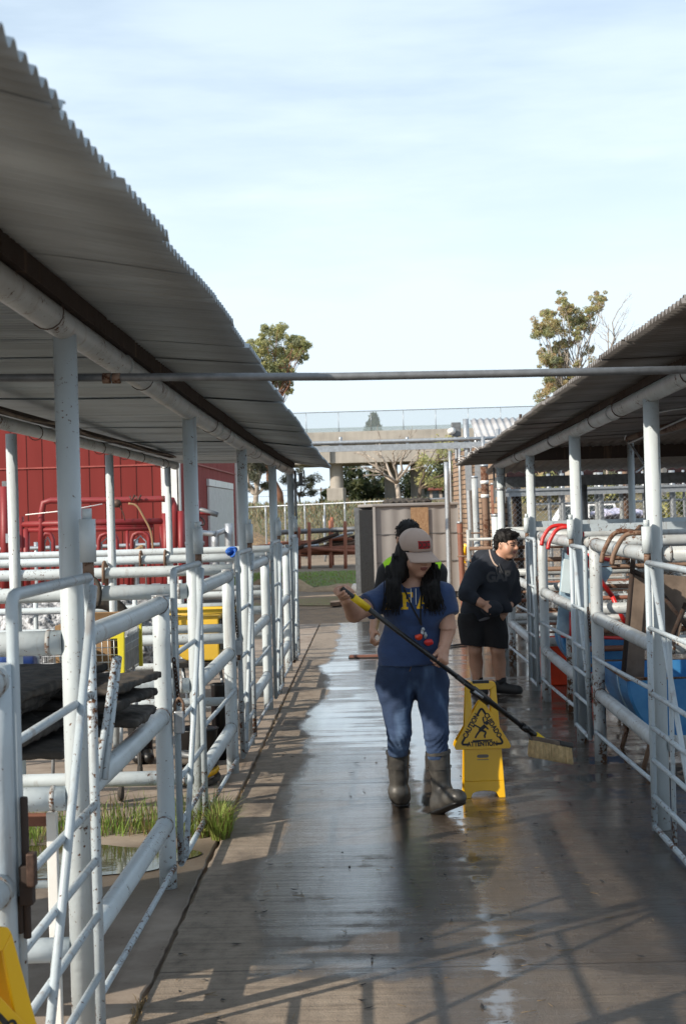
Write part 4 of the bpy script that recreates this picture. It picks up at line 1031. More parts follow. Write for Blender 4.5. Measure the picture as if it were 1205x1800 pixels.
mb = MB(); mb.lathe((g.x, 10.5, 0), [(.0, .004), (.13, .0), (.15, .24), (.158, .25), (.15, .255), (.14, .24), (.12, .02), (0, .02)], 24); mb.build('tub', M['black'], t)
t = thing('black_cylinder', 'tall black cylinder standing behind the black feed tub', 'cylinder', (g.x + .15, 10.72, 0))
mb = MB(); mb.lathe((g.x + .14, 10.72, 0), [(.0, .0), (.055, .0), (.055, .52), (.06, .53), (.05, .535), (.05, .5), (0, .49)], 20); mb.build('cylinder', M['black'], t)
t = thing('red_bottle', 'small red bottle next to the tall black cylinder', 'bottle', (g.x + .01, 10.74, 0)); mb = MB(); mb.lathe((g.x + .01, 10.74, 0), [(0, 0), (.035, 0), (.035, .36), (.015, .42), (.015, .46), (0, .46)], 14); mb.build('bottle', M['red_paint'], t)
t = thing('rubber_loop', 'coiled black and yellow hose under the second left fence panel', 'hose', (-1.2, 9.75, 0))
for i, mt in enumerate(('black_rubber', 'yellow', 'black_rubber', 'black_rubber', 'galv_dark')):
    mb = MB(); mb.tube([(-1.18 + (.13 - .006 * i) * math.cos(q), 9.8 + (.17 - .01 * i) * math.sin(q), .03 + .036 * i + .02 * math.sin(q + i)) for q in [j / 24 * 6.283 for j in range(24)]], .021, 8, closed=True); mb.build('loop', M[mt], t)
# rusty hooks over the rails
for i, (px, py, Y, lb) in enumerate(((33, 1000, 11.35, 'bent rusty hook over the rail at the photo edge'), (184, 1002, 11.35, 'bent rusty hook over the rail beside the nearest roof post'), (248, 984, 14.6, 'pair of small rusty hooks over the rail below the red chute'), (291, 984, 14.6, 'small rusty hook over the rail near the white barn trim'))):
    p = P(px, py, Y); p.z = 1.36 if Y < 12 else 1.36; t = thing('rail_hook', lb, 'hook', p, 'hooks on the left rails')
    mb = MB(); mb.tube([p + V((0, -.055, -.12)), p + V((0, -.055, .0))] + arc(p + V((0, -.055, .0)), p + V((0, -.0, .07)), p + V((0, .055, .0)), 6) + [p + V((0, .055, -.16))], .0125, 8); mb.build('hook', M['rusty'], t)
p = P(160, 1022, 8.25); t = thing('rubber_strap', 'dark curved rubber strap behind the nearest gate hinge', 'strap', p)
mb = MB(); mb.tube(arc(p + V((-.10, -.06, .02)), p + V((.10, -.06, .07)), p + V((.045, -.06, -.13)), 10), .014, 8); mb.build('strap', M['black_rubber'], t)
p = P(408, 976, 14.6); t = thing('blue_rope', 'knot of bright blue rope on the rail by the fourth post', 'rope', p)
mb = MB()
for k in range(4): mb.tube([p + V((.05 * math.cos(q + k) * (.7 + .1 * k), -.05 + .03 * math.sin(q * 2 + k), .015 + .025 * math.sin(q + k * 1.1) + .012 * k)) for q in [j / 14 * 6.283 for j in range(14)]], .011, 6, closed=True)
mb.build('rope', simple('blue_rope', (0.02, 0.12, 0.5), rough=0.7, var=0.3, scale=50), t)
# mottled shredded bales beyond the rails
M['mottled'] = simple('mottled_tarp', (0.55, 0.56, 0.58), rough=0.7, var=0.2, scale=26, c2=(0.06, 0.065, 0.075), bump=0.8, bscale=30, bdist=0.03)
for i, (px, w_, lb) in enumerate(((60, .55, 'mottled grey and white sack seen between rails on the left'), (215, .4, 'smaller mottled sack behind the shopping cart'))):
    p = P(px, 1085, 13.6); t = thing('sack', lb, 'sack', (p.x, 13.9, 0), 'mottled sacks in the left pens'); lumpy('sack', M['mottled'], t, (p.x, 13.9, .50), (w_, .35, .50), .12, i, None, .03)
p = P(170, 1062, 12.2); t = thing('rubber_loop', 'thick black tyre hanging behind the nearest fence panel', 'hose', (p.x, 12.2, .8))  # a tyre, built as one thick rubber ring
mb = MB(); mb.tube([(p.x + .02, 12.2 + .05 * math.sin(q), .82 + .22 * math.sin(q)) if False else (p.x + .22 * math.cos(q), 12.2 + .06 * math.cos(q), .84 + .22 * math.sin(q)) for q in [j / 24 * 6.283 for j in range(24)]], .065, 10, closed=True); mb.build('tyre_ring', M['black_rubber'], t)

# ------------------------------------------------------------------ things in the right pens
def half_barrel(name, label, cx, y0, y1, zt, rx, rz, mat, hoop):
    t = thing(name, label, 'cart', (cx, (y0 + y1) / 2, 0)); mb = MB(); n = 28
    prof = [(cx - rx * math.cos(math.pi * i / n), zt - rz * math.sin(math.pi * i / n)) for i in range(n + 1)]
    inn = [(cx - (rx - .02) * math.cos(math.pi * i / n), zt - (rz - .02) * math.sin(math.pi * i / n)) for i in range(n + 1)]
    yy = [y0, y0 + .012, y1 - .012, y1]
    vs = []; fs = []
    for y, k in zip(yy, (.965, 1, 1, .965)): vs += [(cx + (X - cx) * k, y, zt + (Z - zt) * k) for X, Z in prof]
    for j in range(3):
        for i in range(n): a = j * (n + 1) + i; fs.append((a, a + 1, a + n + 2, a + n + 1))
    fs.append(tuple(range(n + 1))); fs.append(tuple(reversed(range(3 * (n + 1), 4 * (n + 1)))))
    mb.add(vs, fs, 0, False); 
    vs = []; fs = []
    for y in (y0 + .02, y1 - .02): vs += [(X, y, Z) for X, Z in inn]
    for i in range(n): fs.append((i, i + n + 1, i + n + 2, i + 1))
    fs += [tuple(reversed(range(n + 1))), tuple(range(n + 1, 2 * n + 2))]
    mb.add(vs, fs, 0, False); mb.build('tub', M[mat], t)
    for y in hoop:
        mb = MB(); mb.tube([(cx + (X - cx) * 1.004, y, zt + (Z - zt) * 1.006) for X, Z in prof], .008, 6); mb.build('hoop', M['blue_grey'], t)
    mb = MB(); mb.tube([(cx - rx, y0, zt), (cx + rx, y0, zt), (cx + rx, y1, zt), (cx - rx, y1, zt)], .014, 8, closed=True); mb.build('rim', M['rusty'], t)
    for sx in (-1, 1):
        for y in (y0 + .15, y1 - .15):
            mb = MB(); mb.tube([(cx + sx * rx * .6, y, zt - rz * .75), (cx + sx * rx * .75, y, 0.0)], .016, 8); mb.build('leg', M['rusty'], t)
    return t
def hooked(t, Y, mat, zt, xin, x_tip=1.37, ztip=1.40, zin=.95, name='handle', yd=0.0, r=.0145):
    mb = MB(); mb.tube(spline([(x_tip, Y - .03, ztip), (x_tip + .02, Y - .02, ztip + .07), (x_tip + .09, Y - .01, zt), (x_tip + .21, Y, zt + .005), (x_tip + .32, Y + yd * .5, zt - .05), (xin, Y + yd, zin)], 6), r, 10); mb.build(name, M[mat], t)
c1 = half_barrel('feed_cart', 'light blue half barrel cart with brown curved handles behind the nearest right post', 2.06, 9.75, 10.9, .60, .47, .47, 'blue_tub', (10.1,))
hooked(c1, 9.25, 'rusty', 1.545, 1.78, ztip=1.37, zin=.62, yd=.6); hooked(c1, 8.85, 'rusty', 1.54, 1.82, ztip=1.37, zin=.62, yd=1.0)
for pts, dp in (([(1098, 1205), (1131, 1205), (1136, 1012), (1108, 1005)], 10.15), ([(1160, 1145), (1186, 1150), (1216, 1015), (1150, 1008)], 10.3)):
    mb = MB(); mb.prism([P(a, b, dp) for a, b in pts], (0, .035, 0)); mb.build('board', M['wood'], c1, bevel=.003)
for a, b, dp in (((1093, 1205), (1112, 982), 10.05), ((1110, 1003), (1150, 1022), 10.05), ((1155, 1035), (1212, 1108), 10.2), ((1205, 1060), (1180, 1120), 10.1)):
    mb = MB(); mb.tube([P(*a, dp), P(*b, dp)], .017, 8); mb.build('frame_tube', M['purlin'], c1)
c2 = half_barrel('dump_cart', 'red framed cart with tilted blue grey tray and deep blue half barrel', 1.86, 12.75, 13.3, .63, .31, .32, 'blue_tub', (12.95,))
hooked(c2, 12.5, 'red_paint', 1.55, 1.66, ztip=1.40, zin=1.0, yd=.2, r=.0165); hooked(c2, 12.05, 'red_paint', 1.54, 1.66, ztip=1.38, zin=1.0, yd=.6, r=.0165)
mb = MB(); mb.prism([P(a, b, 12.6) for a, b in ((977, 1116), (1003, 1122), (1076, 1005), (1073, 982), (1022, 974), (989, 966))], (0, .05, 0)); mb.build('tray', M['blue_grey'], c2, bevel=.01)
mb = MB(); mb.prism([P(a, b, 12.55) for a, b in ((984, 1040), (1001, 1044), (1004, 985), (990, 982))], (0, .02, 0)); mb.build('tray_lip', simple('pale_panel', (0.55, 0.66, 0.70), rough=0.4, var=0.1), c2, bevel=.004)
for a, b, r_ in (((1022, 976), (1075, 1048), .02), ((1075, 1048), (1098, 1096), .019), ((1000, 955), (1000, 975), .02), ((1022, 974), (1075, 985), .016), ((985, 1118), (1098, 1122), .014), ((1003, 1124), (1003, 1075), .016)):
    mb = MB(); mb.tube([P(*a, 12.56), P(*b, 12.56)], r_, 8); mb.build('frame_tube', M['red_paint'], c2)
# orange bin
t = thing('orange_bin', 'orange red plastic bin standing on the wet floor behind the right fence', 'bin', (1.83, 14.75, 0))
mb = MB(); mb.prism([(1.60, 14.6, .0), (2.05, 14.6, .0), (2.10, 14.57, .44), (1.56, 14.57, .44)], (0, .36, 0)); mb.build('tub', M['orange'], t, bevel=.01)
mb = MB(); mb.tube([(1.55, 14.55, .43), (2.11, 14.55, .43), (2.11, 14.96, .43), (1.55, 14.96, .43)], .016, 8, closed=True); mb.build('rim', M['orange'], t)
mb = MB(); mb.box((1.83, 14.577, .22), (.42, .01, .014)); mb.build('rib', M['orange'], t)
vs, fs = text_polys('H', .12, .004); mb = MB(); mb.add([(1.93 + v.x, 14.565, .27 + v.y) for v in vs], fs); mb.build('letter', M['white'], t)
# floor drain and leaf litter
t = thing('floor_drain', 'long rusty red channel drain set in the wet slab', 'drain', (-.15, 17.85, .0)); a = G(617, 1156); mb = MB(); mb.box((a.x + .28, a.y, .006), (.62, .26, .012)); mb.build('frame', M['dark_slot'], t)
mb = MB()
for i in range(5): mb.box((a.x + .28, a.y - .1 + .05 * i, .016), (.6, .02, .012))
mb.build('grate', M['rust_orange'], t)
mb = MB(); r = random.Random(11)
for i in range(150):
    X = r.uniform(-.8, 2.2); Y = r.uniform(4.6, 11) ; a = r.uniform(0, 6.28); L = r.uniform(.006, .03); wd = r.uniform(.004, .012)
    u = V((math.cos(a), math.sin(a), 0)); v = V((-u.y, u.x, 0)); p = V((X, Y, .006))
    mb.add([p - u * L, p + v * wd, p + u * L + V((0, 0, .006)), p - v * wd], [(0, 1, 2, 3)])
for i in range(90):
    X = r.uniform(-.8, 1.8); Y = r.uniform(4.5, 7.5); a = r.uniform(0, 6.28); L = r.uniform(.02, .06); u = V((math.cos(a), math.sin(a), 0))
    mb.tube([V((X, Y, .006)), V((X, Y, .007)) + u * L], .0012, 4, 1)
o = mb.build('litter', [M['dark_slot'], M['grass_dry']]); tag(o, 'scattered dark leaf scraps and straw on the wet slab', 'litter', None, 'stuff')
t = thing('air_hose', 'thin black hose lying on the slab behind the walking girl', 'hose', (.6, 16.5, 0)); mb = MB()
mb.tube(spline([G(742, 1262) + V((0, 0, .012)), G(746, 1290) + V((0, 0, .012)), G(757, 1330) + V((0, 0, .012))], 6), .006, 6); mb.tube(spline([G(775, 1141) + V((0, 0, .015)), G(800, 1136) + V((0, 0, .015)), G(840, 1132) + V((0, 0, .015))], 5), .014, 6); mb.build('hose', M['black'], t)

# ------------------------------------------------------------------ caution signs
def caution_sign(label, loc, yaw, tilt=0.10, s=1.0, roll=0.0):
    t = thing('caution_sign', label, 'floor sign', loc, 'yellow caution signs')
    B = V(loc); Rm = Matrix.Rotation(yaw, 3, 'Z') @ Matrix.Rotation(-tilt, 3, 'X'); Rb = Matrix.Rotation(yaw, 3, 'Z') @ Matrix.Rotation(tilt, 3, 'X')
    H = 0.685
    Z_ = Matrix.Rotation(yaw, 3, 'Z') @ Matrix.Rotation(roll, 3, 'Y'); X_ = Matrix.Rotation(-tilt, 3, 'X'); Y_ = Matrix.Rotation(tilt, 3, 'X')
    F = lambda x, z, d=0.0: B + Z_ @ (V((0, -.085, 0)) + X_ @ V((x, d, z))) * s
    K = lambda x, z, d=0.0: B + Z_ @ (V((0, .085, 0)) + Y_ @ V((x, d, z))) * s
    n_f = Z_ @ X_ @ V((0, s, 0)); n_b = Z_ @ Y_ @ V((0, s, 0))
    def half(L, nrm, sgn, nm):
        mb = MB()
        def pl(pts, th, d=0.0): mb.prism([L(x, z, d) for x, z in pts], nrm * th * sgn)
        # lower panel with an arched foot, shoulders, slot and handle
        arch = [(.075 * math.cos(q), .022 + .022 * math.sin(q)) for q in [math.pi * (1 - i / 8) for i in range(9)]]
        pl([(-.122, 0), (-.085, 0)] + arch + [(.085, 0), (.122, 0), (.118, .10), (-.118, .10)], .011)
        pl([(-.118, .10), (.118, .10), (.108, .325), (-.112, .325)], .009)
        pl([(-.112, .325), (-.066, .325), (-.056, .43), (-.062, .64), (-.094, .665)], .010)
        pl([(.108, .325), (.090, .665), (.058, .64), (.05, .43), (.064, .325)], .010)
        pl([(-.094, .665), (-.062, .64), (.058, .64), (.090, .665), (.084, .68), (.07, .687), (-.074, .687), (-.088, .68)], .010)
        pl([(-.066, .325), (.064, .325), (.05, .43), (.018, .545), (-.022, .545), (-.056, .43)], .010)
        mb.build(nm, M['yellow'], t, bevel=.003)
        mb = MB()   # raised triangular face
        tri = [(-.162, .288), (.158, .288), (.1655, .302), (.158, .322), (.016, .565), (.004, .573), (-.008, .573), (-.02, .565), (-.165, .322), (-.1695, .302)]
        mb.prism([L(x, z, -.006 * sgn) for x, z in tri], nrm * .008 * sgn); mb.build('triangle_face', M['yellow'], t, bevel=.002)
    half(F, n_f, 1, 'front_panel'); half(K, n_b, -1, 'back_panel')
    mb = MB(); mb.box(B + Z_ @ V((0, 0, H - .02)) * s, (.10 * s, .035 * s, .05 * s), rot=Z_); mb.build('hinge', M['black'], t)
    for L, sgn, mir in ((F, 1, 1), (K, -1, -1)):
        ink = MB(); d = -.0085 * sgn
        def flat(pts): ink.add([L(x * mir, z, d) for x, z in pts], [tuple(range(len(pts)))])
        def bar(p, q, w): 
            p = V((p[0], p[1])); q = V((q[0], q[1])); u = (q - p).normalized(); nn = V((-u.y, u.x)) * w / 2
            flat([p + nn, q + nn, q - nn, p - nn])
        A, Bl, Cr = V((-.002, .535)), V((-.131, .318)), V((.122, .318))
        def corner(c, p, q, l1, l2, w=.013, rad=.022):
            u = (p - c).normalized(); v = (q - c).normalized(); pts = [c + u * l1, c + u * rad] 
            cv = [(c + u * rad) * (1 - s_) ** 2 + c * 2 * s_ * (1 - s_) + (c + v * rad) * s_ * s_ for s_ in [i / 6 for i in range(7)]]
            pth = [c + u * l1] + cv + [c + v * l2]
            for i in range(len(pth) - 1):
                if (pth[i + 1] - pth[i]).length > 1e-5: bar(pth[i] - (pth[i + 1] - pth[i]).normalized() * .001, pth[i + 1] + (pth[i + 1] - pth[i]).normalized() * .001, w)
        corner(A, Bl, Cr, .048, .048); corner(Bl, A, Cr, .048, .045); corner(Cr, A, Bl, .048, .045)
        def word(s_, c, ang, size):
            vs, fs = text_polys(s_, size, .0017); ca, sa = math.cos(ang), math.sin(ang)
            ink.add([L((c[0] + (v.x * .86) * ca - v.y * sa) * mir if mir > 0 else -(c[0] + v.x * .86 * ca - v.y * sa) * -1, c[1] + v.x * .86 * sa + v.y * ca, d) if mir > 0 else L(-(c[0] + v.x * .86 * ca - v.y * sa), c[1] + v.x * .86 * sa + v.y * ca, d) for v in vs], fs)
        m1 = (A + Bl) / 2; m2 = (A + Cr) / 2
        word('CAUTION', (m1.x - .001, m1.y), math.atan2(A.y - Bl.y, A.x - Bl.x), .041); word('CUIDADO', (m2.x + .001, m2.y), math.atan2(Cr.y - A.y, Cr.x - A.x), .041); word('ATTENTION', ((Bl.x + Cr.x) / 2, .3185), 0, .037)
        # slipping figure
        cc = [( .026 + .0125 * math.cos(q), .442 + .0125 * math.sin(q)) for q in [i / 12 * 6.283 for i in range(12)]]; flat(cc)
        for p, q, w_ in (((.018, .428), (-.018, .398), .022), ((.012, .438), (.004, .468), .009), ((.004, .468), (.010, .478), .009), ((-.012, .404), (-.036, .372), .0115), ((-.036, .372), (-.046, .355), .010), ((-.006, .40), (.020, .388), .0125), ((.020, .388), (.008, .362), .011), ((.008, .362), (.016, .356), .010), ((-.012, .412), (-.046, .432), .009), ((-.046, .432), (-.055, .418), .009), ((.016, .424), (.034, .404), .009)): bar(p, q, w_)
        bar((-.062, .338), (.055, .341), .0085)
        ink.build('lettering', M['ink'], t)
        mk = MB(); mk.add([L((x - .004) * mir, z, -.0025 * sgn if False else -.0012 * sgn) for x, z in [(.036 * math.cos(q), .247 + .013 * max(-.75, min(.75, math.sin(q)))) for q in [i / 24 * 6.283 for i in range(24)]]], [tuple(range(24))]); mk.add([L((x - .004) * mir, z, -.0012 * sgn) for x, z in ((-.034, .228), (.034, .228), (.034, .224), (-.034, .224))], [(0, 1, 2, 3)]); mk.build('emblem', M['ink_grey'], t)
    return t
g = G(851, 1403); caution_sign('yellow slip caution sign standing on the wet slab beside the walking girl', (g.x, g.y + .085, 0), 0.03)
caution_sign('yellow caution sign cut by the lower left corner of the photo', (-.885, 3.60, 0), 0.95, .10, 1.12, -.16)
# ------------------------------------------------------------------ red barn and cattle chute
t = thing('barn', 'red board barn with white corner trim behind the left pens', 'barn', (-8, 33, 0))
bx1 = P(313, 900, 30).x; bx0 = bx1 - 11; by0, by1 = 30.0, 43.0; zt = 3.95
mb = MB(); mb.prism([(bx0, by0, -.05), (bx1, by0, -.05), (bx1, by0, zt), ((bx0 + bx1) / 2, by0, zt + 2.2), (bx0, by0, zt)], (0, .15, 0)); mb.build('front_wall', M['barn_front'], t)
mb = MB(); mb.box((bx1 - .08, (by0 + by1) / 2, zt / 2), (.15, by1 - by0 - .32, zt)); mb.build('side_wall', M['barn_side'], t)
mb = MB(); mb.box(((bx0 + bx1) / 2, by1, zt / 2), (bx1 - bx0, .15, zt)); mb.build('rear_wall', M['barn_front'], t)
mb = MB()
for s, xe in ((-1, bx0), (1, bx1)):
    xm = (bx0 + bx1) / 2; mb.prism([(xm, by0 - .3, zt + 2.25), (xe + s * .3, by0 - .3, zt - .02), (xe + s * .3, by0 - .3, zt + .1), (xm, by0 - .3, zt + 2.38)], (0, by1 - by0 + .6, 0))
mb.build('roof', M['galv_dark'], t)
mb = MB(); mb.box((bx1 - .14, by0 - .025, zt / 2), (.34, .05, zt)); mb.box((bx1 + .02, by0 + .1, zt / 2), (.04, .30, zt)); mb.build('corner_trim', M['white'], t)
mb = MB(); mb.box((bx1 + .02, by1 - .1, zt / 2), (.05, .25, zt)); mb.build('corner_trim', M['white'], t)
mb = MB(); mb.box(((bx0 + bx1) / 2, by0 - .012, 2.76), (bx1 - bx0 - .6, .024, .028)); mb.build('belt_seam', M['seam_red'], t)
mb = MB(); mb.box((bx1 + .015, (by0 + by1) / 2, 2.86), (.03, by1 - by0 - .6, .028)); mb.build('belt_seam', M['seam_red'], t)
d1 = MB(); y = 31.3; d1.box((bx1 + .03, y + .75, 2.55), (.06, 1.7, .16)); d1.box((bx1 + .03, y, 1.23), (.06, .16, 2.46)); d1.box((bx1 + .03, y + 1.5, 1.23), (.06, .16, 2.46)); o = d1.build('door_frame', M['white'], t)
mb = MB(); mb.box((bx1 + .02, y + .75, 1.8), (.03, 1.3, 1.2)); mb.build('window', M['glass'], t); mb = MB(); mb.box((bx1 + .02, y + .75, .6), (.03, 1.3, 1.2)); mb.build('door', M['white'], t)
for k in range(4):
    y = 35.4 + k * 1.55; mb = MB(); mb.box((bx1 + .03, y + .7, 2.50), (.06, 1.5, .16))
    for q in range(6): mb.box((bx1 + .03, y + .06 + q * .26, 1.2), (.05, .13, 2.4))
    mb.build('slatted_door', M['white'], t); mb = MB(); mb.box((bx1 + .008, y + .7, 1.2), (.012, 1.4, 2.38)); mb.build('door_gap', M['dark_slot'], t)

CY = 21.5
t = thing('cattle_chute', 'bright red tubular cattle chute in front of the barn', 'chute', (-4.0, CY, 0))
def ct(pts, r=.035, nm='tube', mt='red_steel', y=CY): 
    mb = MB(); mb.tube([P(a, b, y) if len((a, b)) == 2 else a for a, b in pts], r, 10); mb.build(nm, M[mt], t)
ct([(73, 1040), (73, 905), (77, 884), (90, 880), (200, 879.5), (290, 877), (303, 879), (307, 890), (307, 1035)], .046, 'outer_hoop')
ct([(38, 922), (150, 919), (290, 916)], .044, 'rail'); ct([(50, 932), (180, 930), (268, 929)], .035, 'rail'); ct([(90, 926), (270, 924)], .02, 'rail')
for px, y0, y1, r_ in ((8, 855, 1040, .06), (16, 905, 1040, .04), (28, 860, 1040, .04), (36, 908, 1040, .05), (46, 930, 1040, .05), (292, 902, 1035, .06), (284, 925, 1035, .03), (318, 898, 1035, .05), (224, 932, 1035, .025)):
    ct([(px - (2 if False else 0), y0), (px + 2, y1)], r_, 'upright')
for a, b, top in ((74, 94, 938), (174, 206, 938), (232, 262, 936)):
    m_ = (a + b) / 2; ct([(a, 1035), (a, top + 12), (a + 3, top + 4), (m_ - 4, top), (m_ + 4, top), (b - 3, top + 4), (b, top + 12), (b + 1, 1035)], .030, 'arch')
    ct([(a + 5, 1030), (a + 5, top + 16), (m_, top + 6), (b - 5, top + 16), (b - 5, 1030)], .012, 'inner_arch', 'galv', CY + .05)
mb = MB(); c = P(21, 946, CY - .1); mb.box(c, (.16, .05, .13)); mb.build('bracket', M['galv'], t)
mb = MB(); c = P(12, 880, CY + .3); mb.box((c.x, c.y, 1.2), (.10, .10, 2.2)); mb.build('post', M['galv_dark'], t)
mb = MB(); mb.tube([P(45, 905, CY - .1), P(120, 897, CY - .1), P(180, 886, CY - .1)], .008, 6); mb.build('rope', M['white'], t)
mb = MB(); mb.tube(spline([P(226, 885, CY - .1), P(240, 889, CY - .1), P(252, 908, CY - .1), P(266, 938, CY - .1), P(270, 985, CY - .1)], 4), .016, 6); mb.build('rope', M['cardboard'], t)
mb = MB(); mb.lathe(P(206, 885, CY - .12), [(0, -.02), (.06, -.02), (.06, .02), (0, .02)], 12, 0, (0, 1, 0)); mb.build('pulley', M['chain'], t)
mb = MB(); mb.tube(spline([P(206, 885, CY - .12), P(216, 900, CY - .12), P(220, 915, CY - .12)], 4), .008, 5); mb.build('rope', M['chain'], t)
for px in (232, 243, 290): mb = MB(); mb.tube([P(px - 4, 872, CY - .1), P(px, 880, CY - .1), P(px + 5, 870, CY - .1)], .015, 6); mb.build('clip', M['chain'], t)
mb = MB(); mb.tube([P(232, 972, CY - .2), P(243, 966, CY - .2), P(249, 962, CY - .2)], .035, 8); mb.tube([P(249, 958, CY - .2), P(250, 980, CY - .2)], .03, 8); mb.build('valve', M['cardboard'], t)
t = thing('chute_lever', 'grey and red lever arm sticking out past the second roof post', 'lever', P(350, 905, 20.5))
mb = MB(); mb.tube([P(340, 893, 20.5), P(366, 900, 20.5), P(383, 905, 20.5)], .035, 8); mb.build('arm', M['galv_dark'], t); mb = MB(); mb.tube([P(338, 900, 20.5), P(370, 903, 20.5)], .03, 8); mb.tube([P(346, 880, 20.5), P(346, 1010, 20.5)], .05, 10); mb.build('mount', M['red_steel'], t); mb = MB(); mb.tube(spline([P(340, 903, 20.5), P(356, 912, 20.5), P(358, 922, 20.5), P(345, 925, 20.5)], 4), .012, 6); mb.build('hose', M['black'], t)
t = thing('pipe_fence', 'light grey pipe fence between the red chute and the barn', 'fence', (-4.5, 26, 0))
for z in (.55, 1.25, ): rail(t, (-9, 26, z), (-2.9, 26, z), .035, 'galv')
for X in (-3.0, -4.1, -5.8, -7.4): rail(t, (X, 26.03, 0), (X, 26.03, 1.35 if X < -3.5 else 1.62), .06 if X > -4.5 else .04, 'galv', 12, 'fence_post')
t = thing('pipe_fence', 'short grey pipe return beside the barn door', 'fence', (-2.4, 24, 0)); rail(t, P(343, 934, 22), P(378, 939, 22), .04, 'galv'); rail(t, P(378, 939, 22), P(405, 928, 23), .04, 'galv')
for px, a in ((378, 935), (402, 920)): rail(t, P(px, a, 22.5), P(px + 2, 1045, 22.5), .06, 'galv', 12, 'fence_post')
# plastic bin beyond
# ------------------------------------------------------------------ shed
t = thing('shed', 'beige panel shed with a plywood patch and dark ribbed side', 'shed', (.9, 30.2, 0))
A = P(661, 1053, 29.6); B = P(809, 1048, 30.0); C_ = P(637, 1040, 31.3); A.z = B.z = C_.z = 0.0; D = B + C_ - A; H = 1.80
def wall(p, q, nm, mt, z0=0.0, z1=H, th=.05, out=None):
    d = (q - p).normalized(); n = V((d.y, -d.x, 0)); mb = MB(); mb.prism([p + V((0, 0, z0)), q + V((0, 0, z0)), q + V((0, 0, z1)), p + V((0, 0, z1))], -n * th); return mb.build(nm, mt if not isinstance(mt, str) else M[mt], t)
mb = MB(); k = 40; dA = (B - A); nA = V((dA.normalized().y, -dA.normalized().x, 0))    # faintly ribbed front
vs = []
for i in range(k * 3 + 1):
    q = i / (k * 3); u = q * dA.length; off = nA * (.006 * math.sin(u * 2 * math.pi / .28))
    for z in (0.10, .70, .71, 1.25, 1.26, H): vs.append(A + dA * q + off + (nA * -.006 if z in (.705,) else V((0, 0, 0))) + V((0, 0, z)))
fs = []
for i in range(k * 3):
    for j in range(5): a = i * 6 + j; fs.append((a, a + 6, a + 7, a + 1))
mb.add(vs, fs, 0, True); mb.build('front_wall', M['shed'], t)
for z in (.705, 1.255): 
    mb = MB(); mb.prism([A + nA * .012 + V((0, 0, z - .008)), B + nA * .012 + V((0, 0, z - .008)), B + nA * .012 + V((0, 0, z + .008)), A + nA * .012 + V((0, 0, z + .008))], -nA * .01); mb.build('seam', M['galv_dark'], t)
mb = MB(); vs = []; dC = C_ - A; nC = V((-dC.normalized().y, dC.normalized().x, 0)); n = 90
for i in range(n + 1):
    q = i / n; off = nC * (.035 * (1 if (i // 3) % 2 else -1))
    for z in (.05, H - .05): vs.append(A + dC * q + off + V((0, 0, z)))
mb.add(vs, [(i * 2, i * 2 + 1, i * 2 + 3, i * 2 + 2) for i in range(n)]); mb.build('ribbed_side', M['black'], t)
wall(B, D, 'side_wall', 'shed'); wall(D, C_, 'rear_wall', 'shed')
mb = MB(); mb.box(C_ + V((-.06, .02, H / 2)), (.14, .10, H)); mb.build('corner_post', M['galv_dark'], t); mb = MB(); mb.box(A + V((0.0, -.02, H / 2)), (.05, .06, H)); mb.box(B + V((0.0, -.02, H / 2)), (.05, .06, H)); mb.build('corner_post', M['shed'], t)
mb = MB(); cc = [A + (A - D) * .03 + V((0, 0, H)), B + (B - C_) * .03 + V((0, 0, H)), D + (D - A) * .03 + V((0, 0, H)), C_ + (C_ - B) * .03 + V((0, 0, H))]; mb.prism(cc, (0, 0, .06)); mb.build('roof', M['shed'], t, bevel=.015)
p0 = P(721, 893, 29.62); p1 = P(752, 893, 29.75); ply = [V((p0.x, A.y + dA.y * .4 - .03, .72)), V((p1.x, A.y + dA.y * .6 - .03, .72)), V((p1.x, A.y + dA.y * .6 - .03, H - .03)), V((p0.x, A.y + dA.y * .4 - .03, H - .03))]
mb = MB(); mb.prism(ply, (0, .012, 0)); mb.build('plywood_patch', M['ply'], t)
for i, (px, w_) in enumerate(((690, .20), (706, .24), (722, .26), (738, .22))):
    p = P(px, 884, 30.6); th_ = thing('tarp_bundle', ['leftmost black bundle lying on the shed roof', 'second black bundle on the shed roof', 'largest black bundle on the shed roof', 'rightmost black bundle on the shed roof'][i], 'bundle', (p.x, 30.6, 1.87), 'black bundles on the shed roof')
    lumpy('bundle', M['black_rubber'], th_, (p.x, 30.6, 1.89), (w_, .25, .06), .35, i * 1.3, None, .015)
t = thing('timber_plank', 'pale plank lying on dark ground before the shed', 'plank', (-.9, 27, 0)); p = G(580, 1066); q = G(640, 1060); mb = MB(); mb.prism([p, q, q + V((0, .55, 0)), p + V((0, .55, 0))], (0, 0, .07)); mb.build('plank', M['wood'], t)
t = thing('water_pipe', 'bright metal cylinder on the ground beside the shed corner', 'pipe', G(630, 1040)); p = G(622, 1042) + V((0, 0, .10)); mb = MB(); mb.tube([p, p + V((.30, -.2, -.02))], .10, 14); mb.build('pipe', M['galv'], t)

